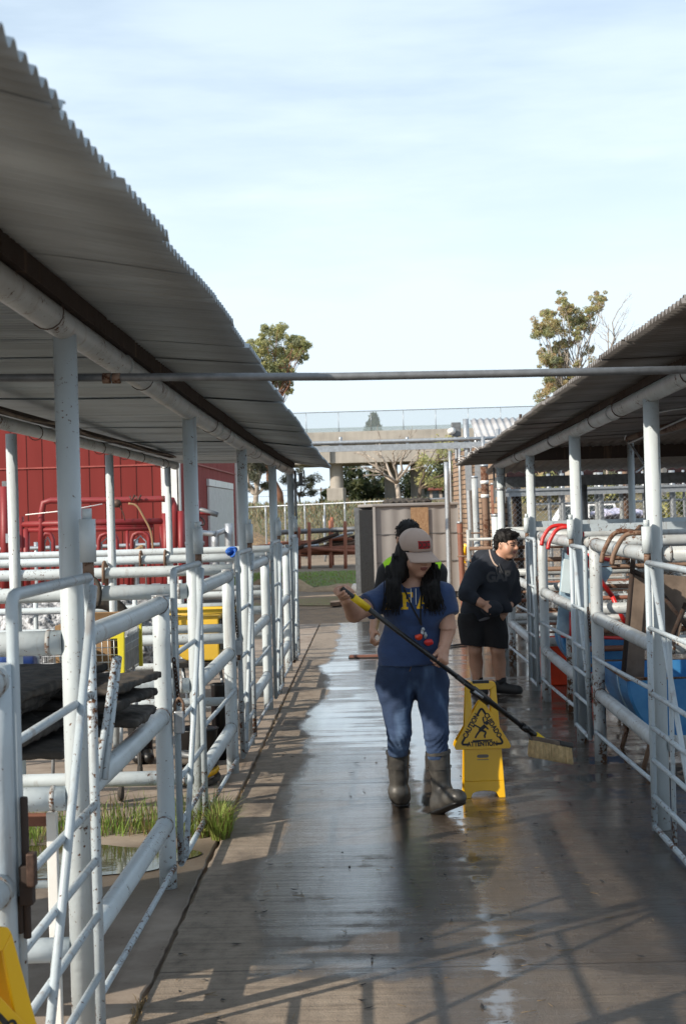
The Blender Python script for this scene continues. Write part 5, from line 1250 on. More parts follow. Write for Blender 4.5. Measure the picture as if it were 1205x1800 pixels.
# ------------------------------------------------------------------ rusty rack
t = thing('pipe_rack', 'rust red rack loaded with long pipes beyond the lawn', 'rack', (-2.5, 48, 0)); r = random.Random(3)
for i, (px, y0, y1, Y) in enumerate(((525, 927, 998, 48), (543, 918, 1000, 47.4), (580, 915, 996, 48), (606, 916, 995, 47), (634, 920, 995, 47.4), (583, 909, 985, 49.5), (490, 932, 1000, 49))):
    a, b = P(px, y0, Y), P(px + 1, y1, Y); b.z = -.05; rail(t, b, a, .055, 'rack_rust', 8, 'upright')
for px0, y0, px1, y1, r_, mt in ((440, 972, 640, 962, .09, 'rack_rust'), (440, 966, 640, 966, .06, 'rack_rust'), (470, 960, 640, 970, .05, 'rack_rust'), (515, 975, 545, 976, .05, 'rack_rust'), (500, 972, 595, 938, .06, 'purlin'), (500, 960, 610, 944, .04, 'rack_rust'), (520, 965, 620, 936, .05, 'galv'),
        (490, 936, 640, 929, .08, 'galv_dark'), (560, 962, 640, 945, .05, 'rusty'), (570, 966, 640, 950, .05, 'rusty'), (470, 968, 560, 958, .04, 'galv'), (575, 957, 640, 938, .06, 'purlin'), (445, 962, 520, 952, .05, 'rack_rust')):
    rail(t, P(px0, y0, 48 + r.uniform(-.4, .8)), P(px1, y1, 48 + r.uniform(-.4, .8)), r_, mt, 8, 'pipe')

for i in range(16):
    y0 = r.uniform(952, 974); rail(t, P(r.uniform(440, 540), y0 + r.uniform(0, 3), 48.5 + r.uniform(-.5, .8)), P(r.uniform(600, 642), y0 - r.uniform(-2, 9), 48.5 + r.uniform(-.5, .8)), r.uniform(.03, .055), r.choice(('rack_rust', 'rack_rust', 'rusty', 'purlin')), 8, 'pipe')
# ------------------------------------------------------------------ chain-link boundary fence on the left
def chainlink(parent, a, b, z0, z1, pitch=.06, r=.0016, mt='galv_dark', nm='mesh'):
    """diagonal wires of a fence panel from a to b"""
    a, b = V(a), V(b); L = (b - a).length; d = (b - a) / L; h = z1 - z0; mb = MB(); n = int((L + h) / pitch); n_ = V((-d.y, d.x, 0))
    for s in (1, -1):
        for i in range(n):
            u0 = -h + i * pitch if s > 0 else i * pitch; u1 = u0 + h * s; t0, t1 = 0.0, 1.0
            lo, hi = (u0, u1) if u0 < u1 else (u1, u0)
            if hi <= 0 or lo >= L: continue
            for lim in (0, L):
                tt = (lim - u0) / (u1 - u0)
                if 0 < tt < 1:
                    inside0 = 0 <= u0 <= L
                    if (lim == 0 and s > 0) or (lim == L and s < 0): t0 = max(t0, tt)
                    else: t1 = min(t1, tt)
            if t1 <= t0: continue
            p = a + d * (u0 + (u1 - u0) * t0) + V((0, 0, z0 + h * t0)); q = a + d * (u0 + (u1 - u0) * t1) + V((0, 0, z0 + h * t1))
            mb.tube([p + n_ * .002 * s, q + n_ * .002 * s], r, 3, cap=False)
    mb.build(nm, M[mt], parent)
t = thing('chain_link_fence', 'long chain link fence with pale posts in front of the grassy bank', 'fence', (-2, 58, 0))
a = P(400, 900, 60); b = P(790, 900, 56); a.z = b.z = 0
ztop = lambda q: 2.0 + .12 * q
d = b - a
for i in range(12):
    p = a + d * (i / 11); rail(t, V((p.x, p.y, -.1)), V((p.x, p.y, ztop(i / 11) + .05)), .032, 'galv', 8, 'fence_post')
rail(t, a + V((0, 0, ztop(0))), b + V((0, 0, ztop(1))), .03, 'galv', 8)
chainlink(t, (a.x, a.y, 0), (b.x, b.y, 0), 0, 1.98, .17, .005)
t = thing('post_row', 'lone thin white post standing behind the rusty rack', 'post', P(569, 960, 54)); p = P(569, 906, 54); rail(t, V((p.x, 54, -.05)), p, .035, 'galv', 8, 'post')
# ------------------------------------------------------------------ overpass
t = thing('overpass', 'concrete road overpass on round piers crossing the view', 'bridge', (0, 136, 2))
Z = lambda py, px=650, Y=130: P(px, py, Y).z
zb, zm, ztp = Z(812), Z(779), Z(757)
mb = MB(); mb.box((0, 136, (zb + zm) / 2 + .1), (180, 10.5, zm - zb + .2)); mb.build('girder', M['concrete_bridge'], t)
mb = MB(); mb.box((0, 130.6, (zm + ztp) / 2), (180, .5, ztp - zm)); mb.box((0, 130.42, zm + .12), (180, .2, .24)); mb.box((0, 141.4, (zm + ztp) / 2), (180, .5, ztp - zm)); mb.build('parapet', M['concrete_bridge'], t)
for X in (-34, -16, 0, 17): pass
mb = MB(); x_ = P(572, 800, 130).x; mb.box((x_, 130.7, (zb + zm) / 2), (.7, .6, zm - zb - .1)); x_ = P(588, 800, 130).x; mb.build('diaphragm', M['concrete_bridge'], t)
for px, Y, z0, rr in ((591.5, 132.5, 2.2, .60), (687, 139, 1.5, .62), (733, 139, 1.5, .62)):
    c = P(px, 850, Y); mb = MB(); mb.lathe((c.x, Y, z0), [(rr, 0), (rr, zb - z0 + .15)], 28); mb.build('pier', M['concrete_bridge'], t)
    if px < 600:
        zt_ = P(px, 858, Y).z; mb = MB(); mb.prism([(c.x - .85, Y - .75, .5), (c.x + .55, Y - .85, .5), (c.x + .78, Y - .5, .5), (c.x + .78, Y + .8, .5), (c.x - .85, Y + .8, .5)], (0, 0, zt_ - .5)); mb.build('pedestal', M['concrete_bridge'], t, bevel=.04)
for i in range(-9, 10):
    X = P(488, 740, 130.6).x + i * 2.78 + 8; mb = MB(); mb.tube([(X, 130.6, ztp), (X, 130.6, ztp + 1.72)], .03, 6); mb.build('fence_post', M['galv'], t)
mb = MB(); mb.tube([(-45, 130.6, ztp + 1.72), (45, 130.6, ztp + 1.72)], .035, 6); mb.build('fence_rail', M['galv_dark'], t)
tt = MT('mesh_screen'); al = 0.20
M['mesh_far'] = tt.set(base=(0.30, 0.36, 0.38), rough=0.6, alpha=al)
tt = MT('mesh_screen_dense'); M['mesh_far2'] = tt.set(base=(0.34, 0.42, 0.42), rough=0.6, alpha=.42)
mb = MB(); mb.box((0, 130.6, ztp + .88), (90, .02, 1.68)); mb.build('mesh_screen', M['mesh_far'], t); mb = MB(); mb.box((0, 130.64, ztp + .18), (90, .02, .36)); mb.build('mesh_screen', M['mesh_far2'], t)
# ------------------------------------------------------------------ trees
def crown(mb, c, r, n, size, mats, rnd, squash=.8, hollow=.35):
    for _ in range(n):
        while True:
            v = V((rnd.uniform(-1, 1), rnd.uniform(-1, 1), rnd.uniform(-1, 1)))
            if hollow < v.length < 1: break
        v.z *= squash; p = V(c) + v * r
        q = Matrix.Rotation(rnd.uniform(0, 6.28), 3, 'Z') @ Matrix.Rotation(rnd.uniform(-1.3, 1.3), 3, 'X') @ Matrix.Rotation(rnd.uniform(0, 6.28), 3, 'Y')
        L = size * rnd.uniform(.6, 1.3); W = L * .38; u = q @ V((L, 0, 0)); w_ = q @ V((0, W, 0))
        mb.add([p - u, p + w_ * .8 - u * .1, p + u, p - w_ * .8 - u * .1], [(0, 1, 2, 3)], rnd.choice(mats), True)
def limb(mb, a, b, r0, r1, rnd, wob=.06, n=7, k=5):
    a, b = V(a), V(b); L = (b - a).length; pts = []
    for i in range(k + 1):
        q = i / k; o = V((rnd.uniform(-1, 1), rnd.uniform(-1, 1), rnd.uniform(-.5, .5))) * wob * L * (0 if i in (0, k) else 1); pts.append(a.lerp(b, q) + o)
    mb.tube(pts, [r0 + (r1 - r0) * i / k for i in range(k + 1)], n); return pts
def ctree(name, label, base, clumps, Y, leaf_mats, leaf=.2, dens=1.0, bark='bark', seed=0, twigs=6, trunk_r=.2, fork=None, group=None, depth=1.0, sub=8):
    """clumps: (px,py,radius px) of the crown; limbs run from the fork to each"""
    rnd = random.Random(seed); t = thing(name, label, 'tree', base, group); s = Y / FPX; tr = MB(); lv = MB(); base = V(base)
    fork = V(fork) if fork else base + V((0, 0, 2)); limb(tr, base, fork, trunk_r, trunk_r * .75, rnd, .03, 10)
    ex = []
    for i, (a, b_, c_) in enumerate(clumps):
        o = sorted(clumps, key=lambda q: (q[0] - a) ** 2 + (q[1] - b_) ** 2)[1:4]; q = rnd.choice(o); ex.append(((a + q[0]) / 2 + rnd.uniform(-3, 3), (b_ + q[1]) / 2 + rnd.uniform(-3, 3), (c_ + q[2]) * .36))
    for px, py, rp in list(clumps) + ex:
        r = rp * s; c = P(px, py, Y + rnd.uniform(-1, 1) * depth); pts = limb(tr, fork, c, trunk_r * .17, .012, rnd, .07)
        for _ in range(sub):
            v = V((rnd.uniform(-1, 1), rnd.uniform(-1, 1), rnd.uniform(-.9, .9))); cc = c + v * r * 1.15; rr = r * rnd.uniform(.3, .8)
            crown(lv, cc, rr, int(dens * 62 * (rr / leaf / 2.2) ** 1.5 + 10), leaf, rnd.choices(range(len(leaf_mats)), k=3), rnd, .85, .0)
        for _ in range(twigs):
            v = V((rnd.uniform(-1, 1), rnd.uniform(-1, 1), rnd.uniform(-.6, 1))); limb(tr, c - V((0, 0, r * .5)), c + v * r * .95, .018, .006, rnd, .08, 4, 3)
    tr.build('trunk', M[bark], t); lv.build('crown', [M[q] for q in leaf_mats], t); return t
b = P(491, 885, 84); b.z = 2.0
ctree('eucalyptus_tree', 'tall loose eucalyptus rising above the left roof edge', b, [(470, 582, 10), (488, 577, 13), (497, 590, 12), (475, 612, 15), (500, 615, 18), (515, 597, 11), (527, 608, 13), (535, 602, 9), (490, 640, 16), (515, 628, 12), (470, 640, 12), (531, 628, 8), (470, 660, 13), (458, 632, 13), (487, 655, 13), (505, 652, 12), (455, 605, 12), (445, 650, 14), (440, 610, 10), (503, 676, 9), (508, 690, 5), (480, 665, 12)], 84, ['euc_a', 'euc_b', 'euc_a'], .075, 1.0, 'bark_red', 5, 3, .30, P(462, 770, 84), sub=8)
b = P(985, 900, 72); b.z = 0
ctree('eucalyptus_tree', 'rusty green eucalyptus with bare limbs above the right roof', b, [(986, 522, 8), (992, 540, 10), (965, 553, 12), (950, 568, 13), (985, 558, 12), (962, 585, 16), (945, 582, 9), (978, 575, 12), (1010, 550, 11), (1014, 570, 12), (1050, 532, 10), (1056, 522, 8), (1042, 548, 13), (1032, 568, 13), (1018, 580, 8), (975, 625, 15), (960, 640, 13), (990, 640, 12), (1005, 600, 9), (955, 615, 8), (1055, 640, 12), (970, 678, 16), (1000, 675, 14), (957, 700, 13), (1030, 690, 14), (1015, 640, 6), (985, 610, 9)], 72, ['euc_red', 'euc_a', 'euc_b'], .062, 1.1, 'bark', 9, 4, .25, P(1005, 720, 72), sub=8)
def bare(name, label, base, tips, Y, bark, seed, r0=.09, fork=None, lv=4, leafmat=None, nleaf=0, gen=3):
    rnd = random.Random(seed); t = thing(name, label, 'tree', base); tr = MB(); lvb = MB(); base = V(base); fork = V(fork) if fork else base
    if (fork - base).length > .05: limb(tr, base, fork, r0, r0 * .8, rnd, .04, 8)
    def grow(a, b, r, g):
        pts = limb(tr, a, b, r, r * .45, rnd, .07, 5 if g else 6, 5)
        if g <= 0:
            if nleaf:
                for p in pts[2:]: crown(lvb, p, .22, nleaf, .07, [0], rnd, .8, 0)
            return
        d = (V(b) - V(a)); L = d.length
        for q in range(lv):
            p = pts[rnd.randint(2, 5)]; v = (d.normalized() + V((rnd.uniform(-1, 1), rnd.uniform(-1, 1), rnd.uniform(-.55, .75))) * .85).normalized(); grow(p, p + v * L * rnd.uniform(.3, .55), max(r * .42, .007), g - 1)
    for px, py in tips: grow(fork, P(px, py, Y + rnd.uniform(-1, 1)), r0 * .62, gen)
    tr.build('trunk', M[bark], t)
    if nleaf: lvb.build('leaves', M[leafmat], t)
b = P(706, 890, 56); b.z = .2
bare('bare_tree', 'leafless pale branched tree standing behind the shed', b, [(645, 800), (668, 795), (690, 798), (712, 792), (735, 797), (662, 825)], 56, 'bark', 21, .10, P(697, 850, 56), 4)
b = P(722, 890, 57); b.z = .2
bare('bare_tree', 'second leafless tree, its branches leaning right behind the shed', b, [(770, 800), (785, 830), (755, 808), (748, 845), (775, 850)], 57, 'bark_dark', 22, .085, P(738, 858, 57), 4, 'euc_a', 2)
b = P(1062, 900, 70); b.z = 0
bare('bare_tree', 'thin leafless treetop beside the rusty green eucalyptus', b, [(1086, 545), (1078, 580), (1068, 570), (1094, 600)], 70, 'bark', 23, .07, P(1066, 660, 70), 4, gen=2)
b = P(448, 895, 78); b.z = 2.0
bare('scrub_tree', 'grey twisted tree under the left roof end', b, [(425, 820), (440, 815), (465, 812), (420, 850), (470, 850), (455, 830)], 78, 'bark', 24, .16, P(450, 870, 78), 4, 'grey_leaf', 5)
b = P(528, 888, 80); b.z = 2.0
bare('sapling', 'small thin leafy sapling left of the overpass pier', b, [(518, 835), (530, 828), (543, 850), (510, 850), (540, 870)], 80, 'bark_dark', 25, .06, P(526, 872, 80), 3, 'grey_leaf', 6)
def bush(label, clumps, Y, base, mats, seed, leaf=.22, dens=.9, grp=None, name='dense_tree', sub=6): return ctree(name, label, base, clumps, Y, mats, leaf, dens, 'bark_dark', seed, 2, .3, V(base) + V((0, 0, .8)), grp, 1.5, sub)
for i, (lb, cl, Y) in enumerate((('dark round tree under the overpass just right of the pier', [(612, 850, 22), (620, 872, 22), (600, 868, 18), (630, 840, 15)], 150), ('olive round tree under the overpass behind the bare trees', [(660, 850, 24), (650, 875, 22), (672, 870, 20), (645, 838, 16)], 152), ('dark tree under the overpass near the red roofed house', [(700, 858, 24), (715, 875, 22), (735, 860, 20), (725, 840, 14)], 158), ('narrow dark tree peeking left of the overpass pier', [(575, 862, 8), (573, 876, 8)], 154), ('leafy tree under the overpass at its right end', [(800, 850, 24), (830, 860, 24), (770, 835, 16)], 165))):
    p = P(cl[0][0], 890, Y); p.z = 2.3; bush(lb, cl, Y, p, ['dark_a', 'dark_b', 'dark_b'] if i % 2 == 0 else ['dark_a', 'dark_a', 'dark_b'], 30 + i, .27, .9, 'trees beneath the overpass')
p = P(656, 880, 210); p.z = 2
rnd = random.Random(77); t = thing('conifer', 'dark pointed conifer top rising above the overpass parapet', 'tree', p); lv = MB(); tr = MB(); tr.tube([p, P(656, 727, 210)], [.35, .05], 8)
for i in range(16):
    q = i / 15; c = P(656, 727 + 60 * q, 210); r = .25 + 2.3 * q ** .8
    for k in range(5 + int(9 * q)): an = rnd.uniform(0, 6.28); crown(lv, c + V((math.cos(an) * r * .6, math.sin(an) * r * .6, -.1)), .3 + .5 * q, 22, .30, [0, 1], rnd, .6, 0)
tr.build('trunk', M['bark_dark'], t); lv.build('crown', [M['dark_b'], M['dark_a']], t)
# bank cover
o = blades('bank_weeds', [(-3, 66, 9, 5.5, None), (-3, 71, 9, 3, None), (1.5, 66, 4, 5.5, None)], 9000, .12, .42, .05, [M['grass_dry'], M['dark_a'], M['euc_b']]); tag(o, 'dry olive weeds covering the bank behind the boundary fence', 'weeds')
# house, pole and wires beyond
t = thing('house', 'pale house with a red tiled roof beyond the overpass', 'house', (7, 172, 2.3)); a = P(735, 885, 170); b = P(800, 885, 170); zt = P(760, 862, 170).z; zr_ = P(760, 843, 170).z
M['stucco'] = simple('pale_stucco', (0.45, 0.39, 0.36), rough=0.9, var=.15, scale=1); M['tile'] = simple('red_tile', (0.22, 0.07, 0.05), rough=.85, var=.4, scale=2)
mb = MB(); mb.box(((a.x + b.x) / 2, 172, (2 + zt) / 2), (b.x - a.x, 6, zt - 2)); mb.build('wall', M['stucco'], t)
mb = MB(); mb.prism([(a.x - .4, 168.5, zt), (b.x + .4, 168.5, zt), (b.x - .6, 172, zr_), (a.x + .6, 172, zr_)], (0, 0, .15)); mb.prism([(a.x - .4, 175.5, zt), (b.x + .4, 175.5, zt), (b.x - .6, 172, zr_), (a.x + .6, 172, zr_)], (0, 0, .15)); mb.build('roof', M['tile'], t)
for px in (748, 765, 782): p = P(px, 870, 169); mb = MB(); mb.box((p.x, 168.98, p.z), (.7, .06, .9)); mb.build('window', M['glass'], t)
t = thing('utility_pole', 'thin wooden utility pole left of the overpass pier', 'pole', P(564, 890, 190)); p = P(564, 857, 190); mb = MB(); mb.tube([(p.x, 190, 2), (p.x, 190, p.z)], .11, 8); mb.box((p.x, 190, p.z - .3), (1.1, .12, .1)); mb.build('pole', M['bark_dark'], t)
for i, (z, lb) in enumerate(((-.2, 'upper power line left of the overpass pier'), (-.9, 'lower power line left of the overpass pier'))):
    tag_ = thing('power_line', lb, 'wire', (p.x, 190, p.z + z), 'power lines'); mb = MB(); mb.tube([(p.x - 50, 185, p.z + z + .6), (p.x - 20, 188, p.z + z - .1), (p.x, 190, p.z + z), (p.x + 40, 192, p.z + z + .3)], .022, 4); mb.build('line', M['black'], tag_)

# ------------------------------------------------------------------ galvanised frame and the yard on the right
FY = 25.5
t = thing('pipe_gantry', 'bright galvanised overhead frame crossing behind the roofs', 'gantry', (1.6, FY, 0))
for y_, r_ in ((773, .035),): rail(t, P(400, 783, FY), P(870, 770, FY), .032, 'galv', 10, 'pipe')
mb = MB(); a = P(400, 794, FY); b = P(870, 781, FY); mb.prism([a - V((0, 0, .05)), b - V((0, 0, .05)), b + V((0, 0, .05)), a + V((0, 0, .05))], (0, .05, 0)); mb.build('beam', M['galv'], t)
p = P(818, 736, FY); rail(t, V((p.x + .06, FY + .08, 0)), p + V((0, .08, 0)), .05, 'galv', 12, 'post')
for px in (598, 715, 800, 841): rail(t, P(px, 790, FY + .03), P(px, 768, FY + .03), .03, 'galv', 8, 'clamp')
for px, y0, y1 in ((823, 795, 862), (839, 800, 858)): a = P(px, y0, FY - .3); b = P(px, y1, FY - .3); mb = MB(); mb.box((a + b) / 2, (.10, .03, a.z - b.z)); mb.build('hanger', M['galv'], t)
mb = MB(); p = P(801, 755, FY + .4); mb.box(p, (.16, .12, .24)); mb.build('box', M['galv_dark'], t, bevel=.01); mb = MB(); p = P(795, 757, FY + .3); mb.lathe(p, [(0, 0), (.06, 0), (.06, .1), (0, .12)], 12, 0, (-.5, -1, -.3)); mb.build('lamp', M['white'], t); rail(t, P(801, 765, FY + .4), P(802, 812, FY + .4), .03, 'galv', 8, 'stem')
t = thing('pipe_post', 'short rust capped grey post left of the slatted wall', 'post', P(786, 900, 27)); rail(t, V((P(786, 900, 27).x, 27, 0)), P(784, 812, 27), .05, 'galv', 10, 'post')
for i, (px, y0, mt, r_, lb, Y) in enumerate(((833, 838, 'pipe_worn', .048, 'rusty peeling post nearest the beige shed', 22.5), (850, 818, 'rusty', .055, 'taller rust brown post with white bands', 22), (807, 918, 'rust_orange', .045, 'short rust red post at the shed corner', 24), (906, 850, 'purlin', .07, 'dark wooden post in front of the parked white car', 22.5), (889, 850, 'pipe_worn', .06, 'white pipe post beside the slatted wall', 23), (865, 850, 'rust_orange', .035, 'thin red and grey post beside the slatted wall', 24), (871, 905, 'pipe', .06, 'stubby white post just behind the bending boy', 19))):
    p = P(px, y0, Y); t = thing('yard_post', lb, 'post', (p.x, Y, 0), 'posts of the right yard'); rail(t, V((p.x + .03, Y, 0)), p, r_, mt, 12, 'post')
    mb = MB(); mb.tube([p - V((0, 0, .02)), p + V((0, 0, .012))], r_ * 1.08, 12); mb.build('cap', M['galv'], t)
    if i == 1:
        for dz in (.22, .42): mb = MB(); mb.tube([p - V((0, 0, dz)), p - V((0, 0, dz + .05))], r_ * 1.1, 12); mb.build('band', M['white'], t)
t = thing('wire_strand', 'two thin rusty rails between the posts behind the boy', 'rail', (1.7, 22.4, 1.3))
for y_ in (938, 978): rail(t, P(803, y_, 22.3), P(900, y_ - 4, 22.3), .013, 'rusty', 6, 'rail')
t = thing('strap', 'yellow plastic strap tied round the galvanised post', 'strap', P(816, 970, 24)); lumpy('strap', M['yellow'], t, P(817, 968, 24.6), (.08, .07, .09), .35, 1, None, .012); mb = MB(); mb.tube(spline([P(812, 970, 24.5), P(815, 985, 24.5), P(818, 990, 24.5)], 4), .015, 6); mb.build('tail', M['yellow'], t)
# slatted wall
tt = MT('woven_slats'); x, y, z = tt.xyz(); n = tt.noise(3, (1, 1, 1), detail=5)
row = (z * 11.0 + n * 0.25).frac(); brick = ((y * 1.6 + (z * 11.0).floor() * 0.5).frac() - .5).abs().step(.44, .49); gap = (row - .5).abs().step(.36, .45)
M['slats'] = tt.set(base=tt.mix(gap.max(brick * .6), tt.mix(n.step(.35, .65), (0.36, 0.25, 0.17), (0.26, 0.17, 0.11)), (0.07, 0.05, 0.038)), rough=.85, bump=gap * -1, bstr=.8, bdist=.03)
t = thing('slatted_wall', 'brown woven slat screen wall receding behind the shed', 'wall', (1.7, 27, 0)); a = P(797, 900, 31); b = P(884, 900, 22.8); a.z = b.z = 0; mb = MB(); mb.prism([a, b, b + V((0, 0, 2.75)), a + V((0, 0, 2.85))], (.06, .02, 0)); mb.build('screen', M['slats'], t)
for q in (0, .25, .5, .75, 1): p = a.lerp(b, q) - V((.05, .02, 0)); rail(t, p, p + V((0, 0, 2.9)), .03, 'galv', 8, 'post')
# pale corrugated lean-to roof
t = thing('lean_to', 'pale corrugated lean-to roof below the overpass railing', 'shelter', (3, 29, 0)); a = P(812, 737, 31); b = P(935, 730, 31); zt_, zb_ = a.z, P(830, 805, 27.5).z
mb = MB(); vs, fs = corr_sheet(27.5, 31, a.x + .15, b.x + .8, lambda X, Y: 0, .13, .017, 6)
vs = [(v[1], v[0], zb_ + (v[0] - 27.5) / 3.5 * (zt_ - zb_) + v[2]) for v in vs]; mb.add(vs, fs, 0, True); o = mb.build('roof', M['roof_pale'], t); o.modifiers.new('gauge', 'SOLIDIFY').thickness = .004
for X, Y in ((a.x + .25, 27.7), (a.x + .25, 30.8), (b.x + .5, 27.7), (b.x + .5, 30.8)): rail(t, V((X, Y, 0)), V((X, Y, zb_ + (Y - 27.5) / 3.5 * (zt_ - zb_))), .04, 'galv', 8, 'post')
t = thing('vent_pipe', 'small dark vent on the pale lean-to roof', 'vent', P(914, 735, 30.5)); rail(t, P(914, 740, 30.5), P(914, 728, 30.5), .03, 'purlin', 8, 'pipe')
# second shelter at the right, seen from below
t = thing('open_shed', 'dark low open shed seen from below behind the right shelter', 'shelter', (6, 17, 0)); x0 = 2.95; ye = 21.5; zE = P(1000, 828, ye).z
mb = MB(); vs, fs = corr_sheet(0, 1, x0 - 1.35, 12, lambda X, Y: 0, .12, .014, 2); 
def sp_(v): return (v[1], 14.6 + v[0] * (ye - 14.6), 2.62 + (zE - 2.62) * v[0] + v[2])
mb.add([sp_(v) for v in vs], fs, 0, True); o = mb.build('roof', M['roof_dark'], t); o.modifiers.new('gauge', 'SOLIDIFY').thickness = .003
for y_, z_ in ((14.8, 2.52), (18.0, 2.34), (ye - .25, zE - .14)): mb = MB(); mb.box((7, y_, z_), (10.6, .08, .15)); mb.build('beam', M['purlin' if y_ < 20 else 'galv_dark'], t)
for X in (2.95, 5.2, 8.2, 11.2): rail(t, V((X, ye - .25, 0)), V((X, ye - .25, zE - .2)), .045, 'galv_dark', 10, 'post')
for X in (5.2, 8.2, 11.2): rail(t, V((X, 14.8, 0)), V((X, 14.8, 2.46)), .045, 'galv_dark', 10, 'post')
# chain link at the right
t = thing('chain_link_fence', 'chain link fence with galvanised top beam in front of the parked car', 'fence', (5, 22.4, 0)); a = V((2.0, 22.4, 0)); b = V((5.6, 22.4, 0)); zb = P(1000, 870, 22.4).z; ztp2 = P(1000, 857, 22.4).z
mb = MB(); mb.box((4.6, 22.38, (zb + ztp2) / 2), (5.6, .06, ztp2 - zb)); mb.box((4.6, 22.34, ztp2 - .02), (5.6, .03, .025)); mb.build('beam', M['galv'], t)
chainlink(t, a, b, 0.0, 2.15, .075, .0028, 'galv')
rail(t, P(930, 887, 22.5), P(1215, 878, 22.5), .018, 'galv', 8)
for px, mt, r_ in ((963, 'galv', .03), (987, 'galv', .035), (1021, 'galv', .03), (1046, 'pipe_worn', .03), (1053, 'galv', .05), (1090, 'pipe_worn', .035), (1097, 'rusty', .045), (1130, 'galv', .03), (1180, 'galv', .045), (1200, 'galv', .02)):
    p = P(px, 860, 22.5); rail(t, V((p.x + .03, 22.5, 0)), V((p.x, 22.5, 2.2)), r_, mt, 10, 'fence_post')
# vehicles and clutter beyond
def suv(label, x0, Y, L, z_roof, belt):
    t = thing('parked_car', label, 'car', (x0 + L / 2, Y, 0)); w_ = 1.75; h = z_roof
    body = [(0, .35), (0, .62), (.04, .80), (.22, belt - .02), (.25, belt), (1.0, belt), (1.0, .35)]
    low = [(0.0, .38), (.0, .66), (.03, .82), (.23, belt - .03), (1.0, belt - .02), (1.0, .40)]
    mb = MB(); mb.prism([(x0 + L * q, Y, z) for q, z in low], (0, w_, 0)); mb.build('body', M['car'], t, bevel=.06)
    top = [(.20, belt - .06), (.35, h - .04), (.42, h), (.86, h), (.93, h - .06), (.99, belt - .06)]
    mb = MB(); mb.prism([(x0 + L * q, Y + .10, z) for q, z in top], (0, w_ - .2, 0)); mb.build('cabin', M['car'], t, bevel=.05)
    for q0, q1, z0, z1, s0, s1 in ((.255, .425, belt + .02, h - .13, .085, 0), (.445, .60, belt + .02, h - .13, 0, 0), (.63, .93, belt + .02, h - .13, 0, -.03)):
        mb = MB(); mb.prism([(x0 + L * q0, Y + .085, z0), (x0 + L * q1, Y + .085, z0), (x0 + L * (q1 + s1), Y + .085, z1), (x0 + L * (q0 + s0), Y + .085, z1)], (0, .03, 0)); mb.build('window', M['glass'], t)
    for q in (.2, .8):
        mb = MB(); mb.lathe((x0 + L * q, Y - .02, .34), [(0, 0), (.2, 0), (.33, .02), (.34, .05), (.34, .2), (.2, .22)], 24, 0, (0, 1, 0)); mb.build('wheel', M['tyre'], t); mb = MB(); mb.lathe((x0 + L * q, Y - .035, .34), [(0, 0), (.19, 0), (.2, .02), (0, .02)], 16, 0, (0, 1, 0)); mb.build('rim', M['galv'], t)
    mb = MB(); mb.box((x0 + L * .255, Y - .08, belt + .05), (.18, .14, .14)); mb.build('mirror', M['car'], t, bevel=.02)
    mb = MB(); mb.box((x0 + L * .02, Y + .3, .72), (.08, .35, .14)); mb.build('headlight', M['glass'], t); mb = MB(); mb.box((x0 + L * .42, Y - .012, belt - .12), (.18, .03, .035)); mb.build('handle', M['black'], t)
    return t
suv('white parked car with dark windows behind the chain link fence', P(940, 915, 66).x, 66, 3.75, P(1020, 884, 66).z, P(1000, 919, 66).z)
t = thing('tarp_pile', 'pale lilac tarp heaped on boards behind the right fence', 'tarp', P(1080, 910, 26)); M['lilac'] = simple('lilac_tarp', (0.50, 0.50, 0.66), rough=.5, var=.25, scale=4)
c = P(1085, 903, 25); lumpy('tarp', M['lilac'], t, c, (.42, .4, .07), .35, 2, None, .02); mb = MB(); mb.box(P(1085, 925, 25.2), (1.0, .5, .3)); mb.build('base', M['bark_dark'], t)
t = thing('planter', 'dark crate of scraps behind the right fence', 'crate', P(1150, 920, 25)); mb = MB(); c = P(1150, 925, 25.5); mb.box((c.x, c.y, .7), (.9, .5, 1.4)); mb.build('crate', M['bark_dark'], t, bevel=.02); mb = MB(); mb.box((c.x, c.y, 1.42), (.96, .55, .05)); mb.build('lid', M['galv_dark'], t)
for i, (lb, cl, Y, mt) in enumerate((('rusty toned tree behind the parked white car', [(950, 860, 20), (985, 862, 22), (930, 868, 18), (1010, 868, 18)], 110, ['euc_red', 'grey_leaf', 'euc_a']), ('olive tree right of the parked white car', [(1050, 862, 22), (1090, 866, 20), (1025, 868, 16)], 105, ['grey_leaf', 'euc_a', 'dark_a']), ('green rounded bush at the right photo edge', [(1180, 890, 22), (1205, 880, 25), (1160, 898, 14)], 80, ['euc_a', 'dark_a', 'euc_a']), ('reddish shrub behind the chain link at the far right', [(1130, 868, 22), (1160, 862, 22)], 120, ['euc_red', 'grey_leaf', 'grey_leaf']))):
    p = P(cl[0][0], 905, Y); p.z = -.03; bush(lb, cl, Y, p, mt, 50 + i, .26, 1.0, 'trees beyond the right yard')
t = thing('concrete_column', 'pale concrete column beyond the chain link fence', 'column', P(1150, 880, 95)); p = P(1150, 840, 95); mb = MB(); mb.lathe((p.x, 95, -.03), [(.75, 0), (.75, 6)], 24); mb.build('column', M['concrete_bridge'], t)
t = thing('house', 'low building with pink wall far behind the parked car', 'house', (20, 150, 0)); a = P(900, 900, 140); b = P(1250, 900, 140); mb = MB(); mb.box(((a.x + b.x) / 2, 143, 2.2), (b.x - a.x, 5, 4.4)); mb.build('wall', simple('pink_stucco', (0.42, 0.25, 0.22), rough=.9, var=.3, scale=.5), t); mb = MB(); mb.prism([(a.x - .5, 140, 4.35), (a.x - .5, 146, 4.35), (a.x - .5, 143, 5.6)], (b.x - a.x + 1, 0, 0)); mb.build('roof', M['tile'], t)
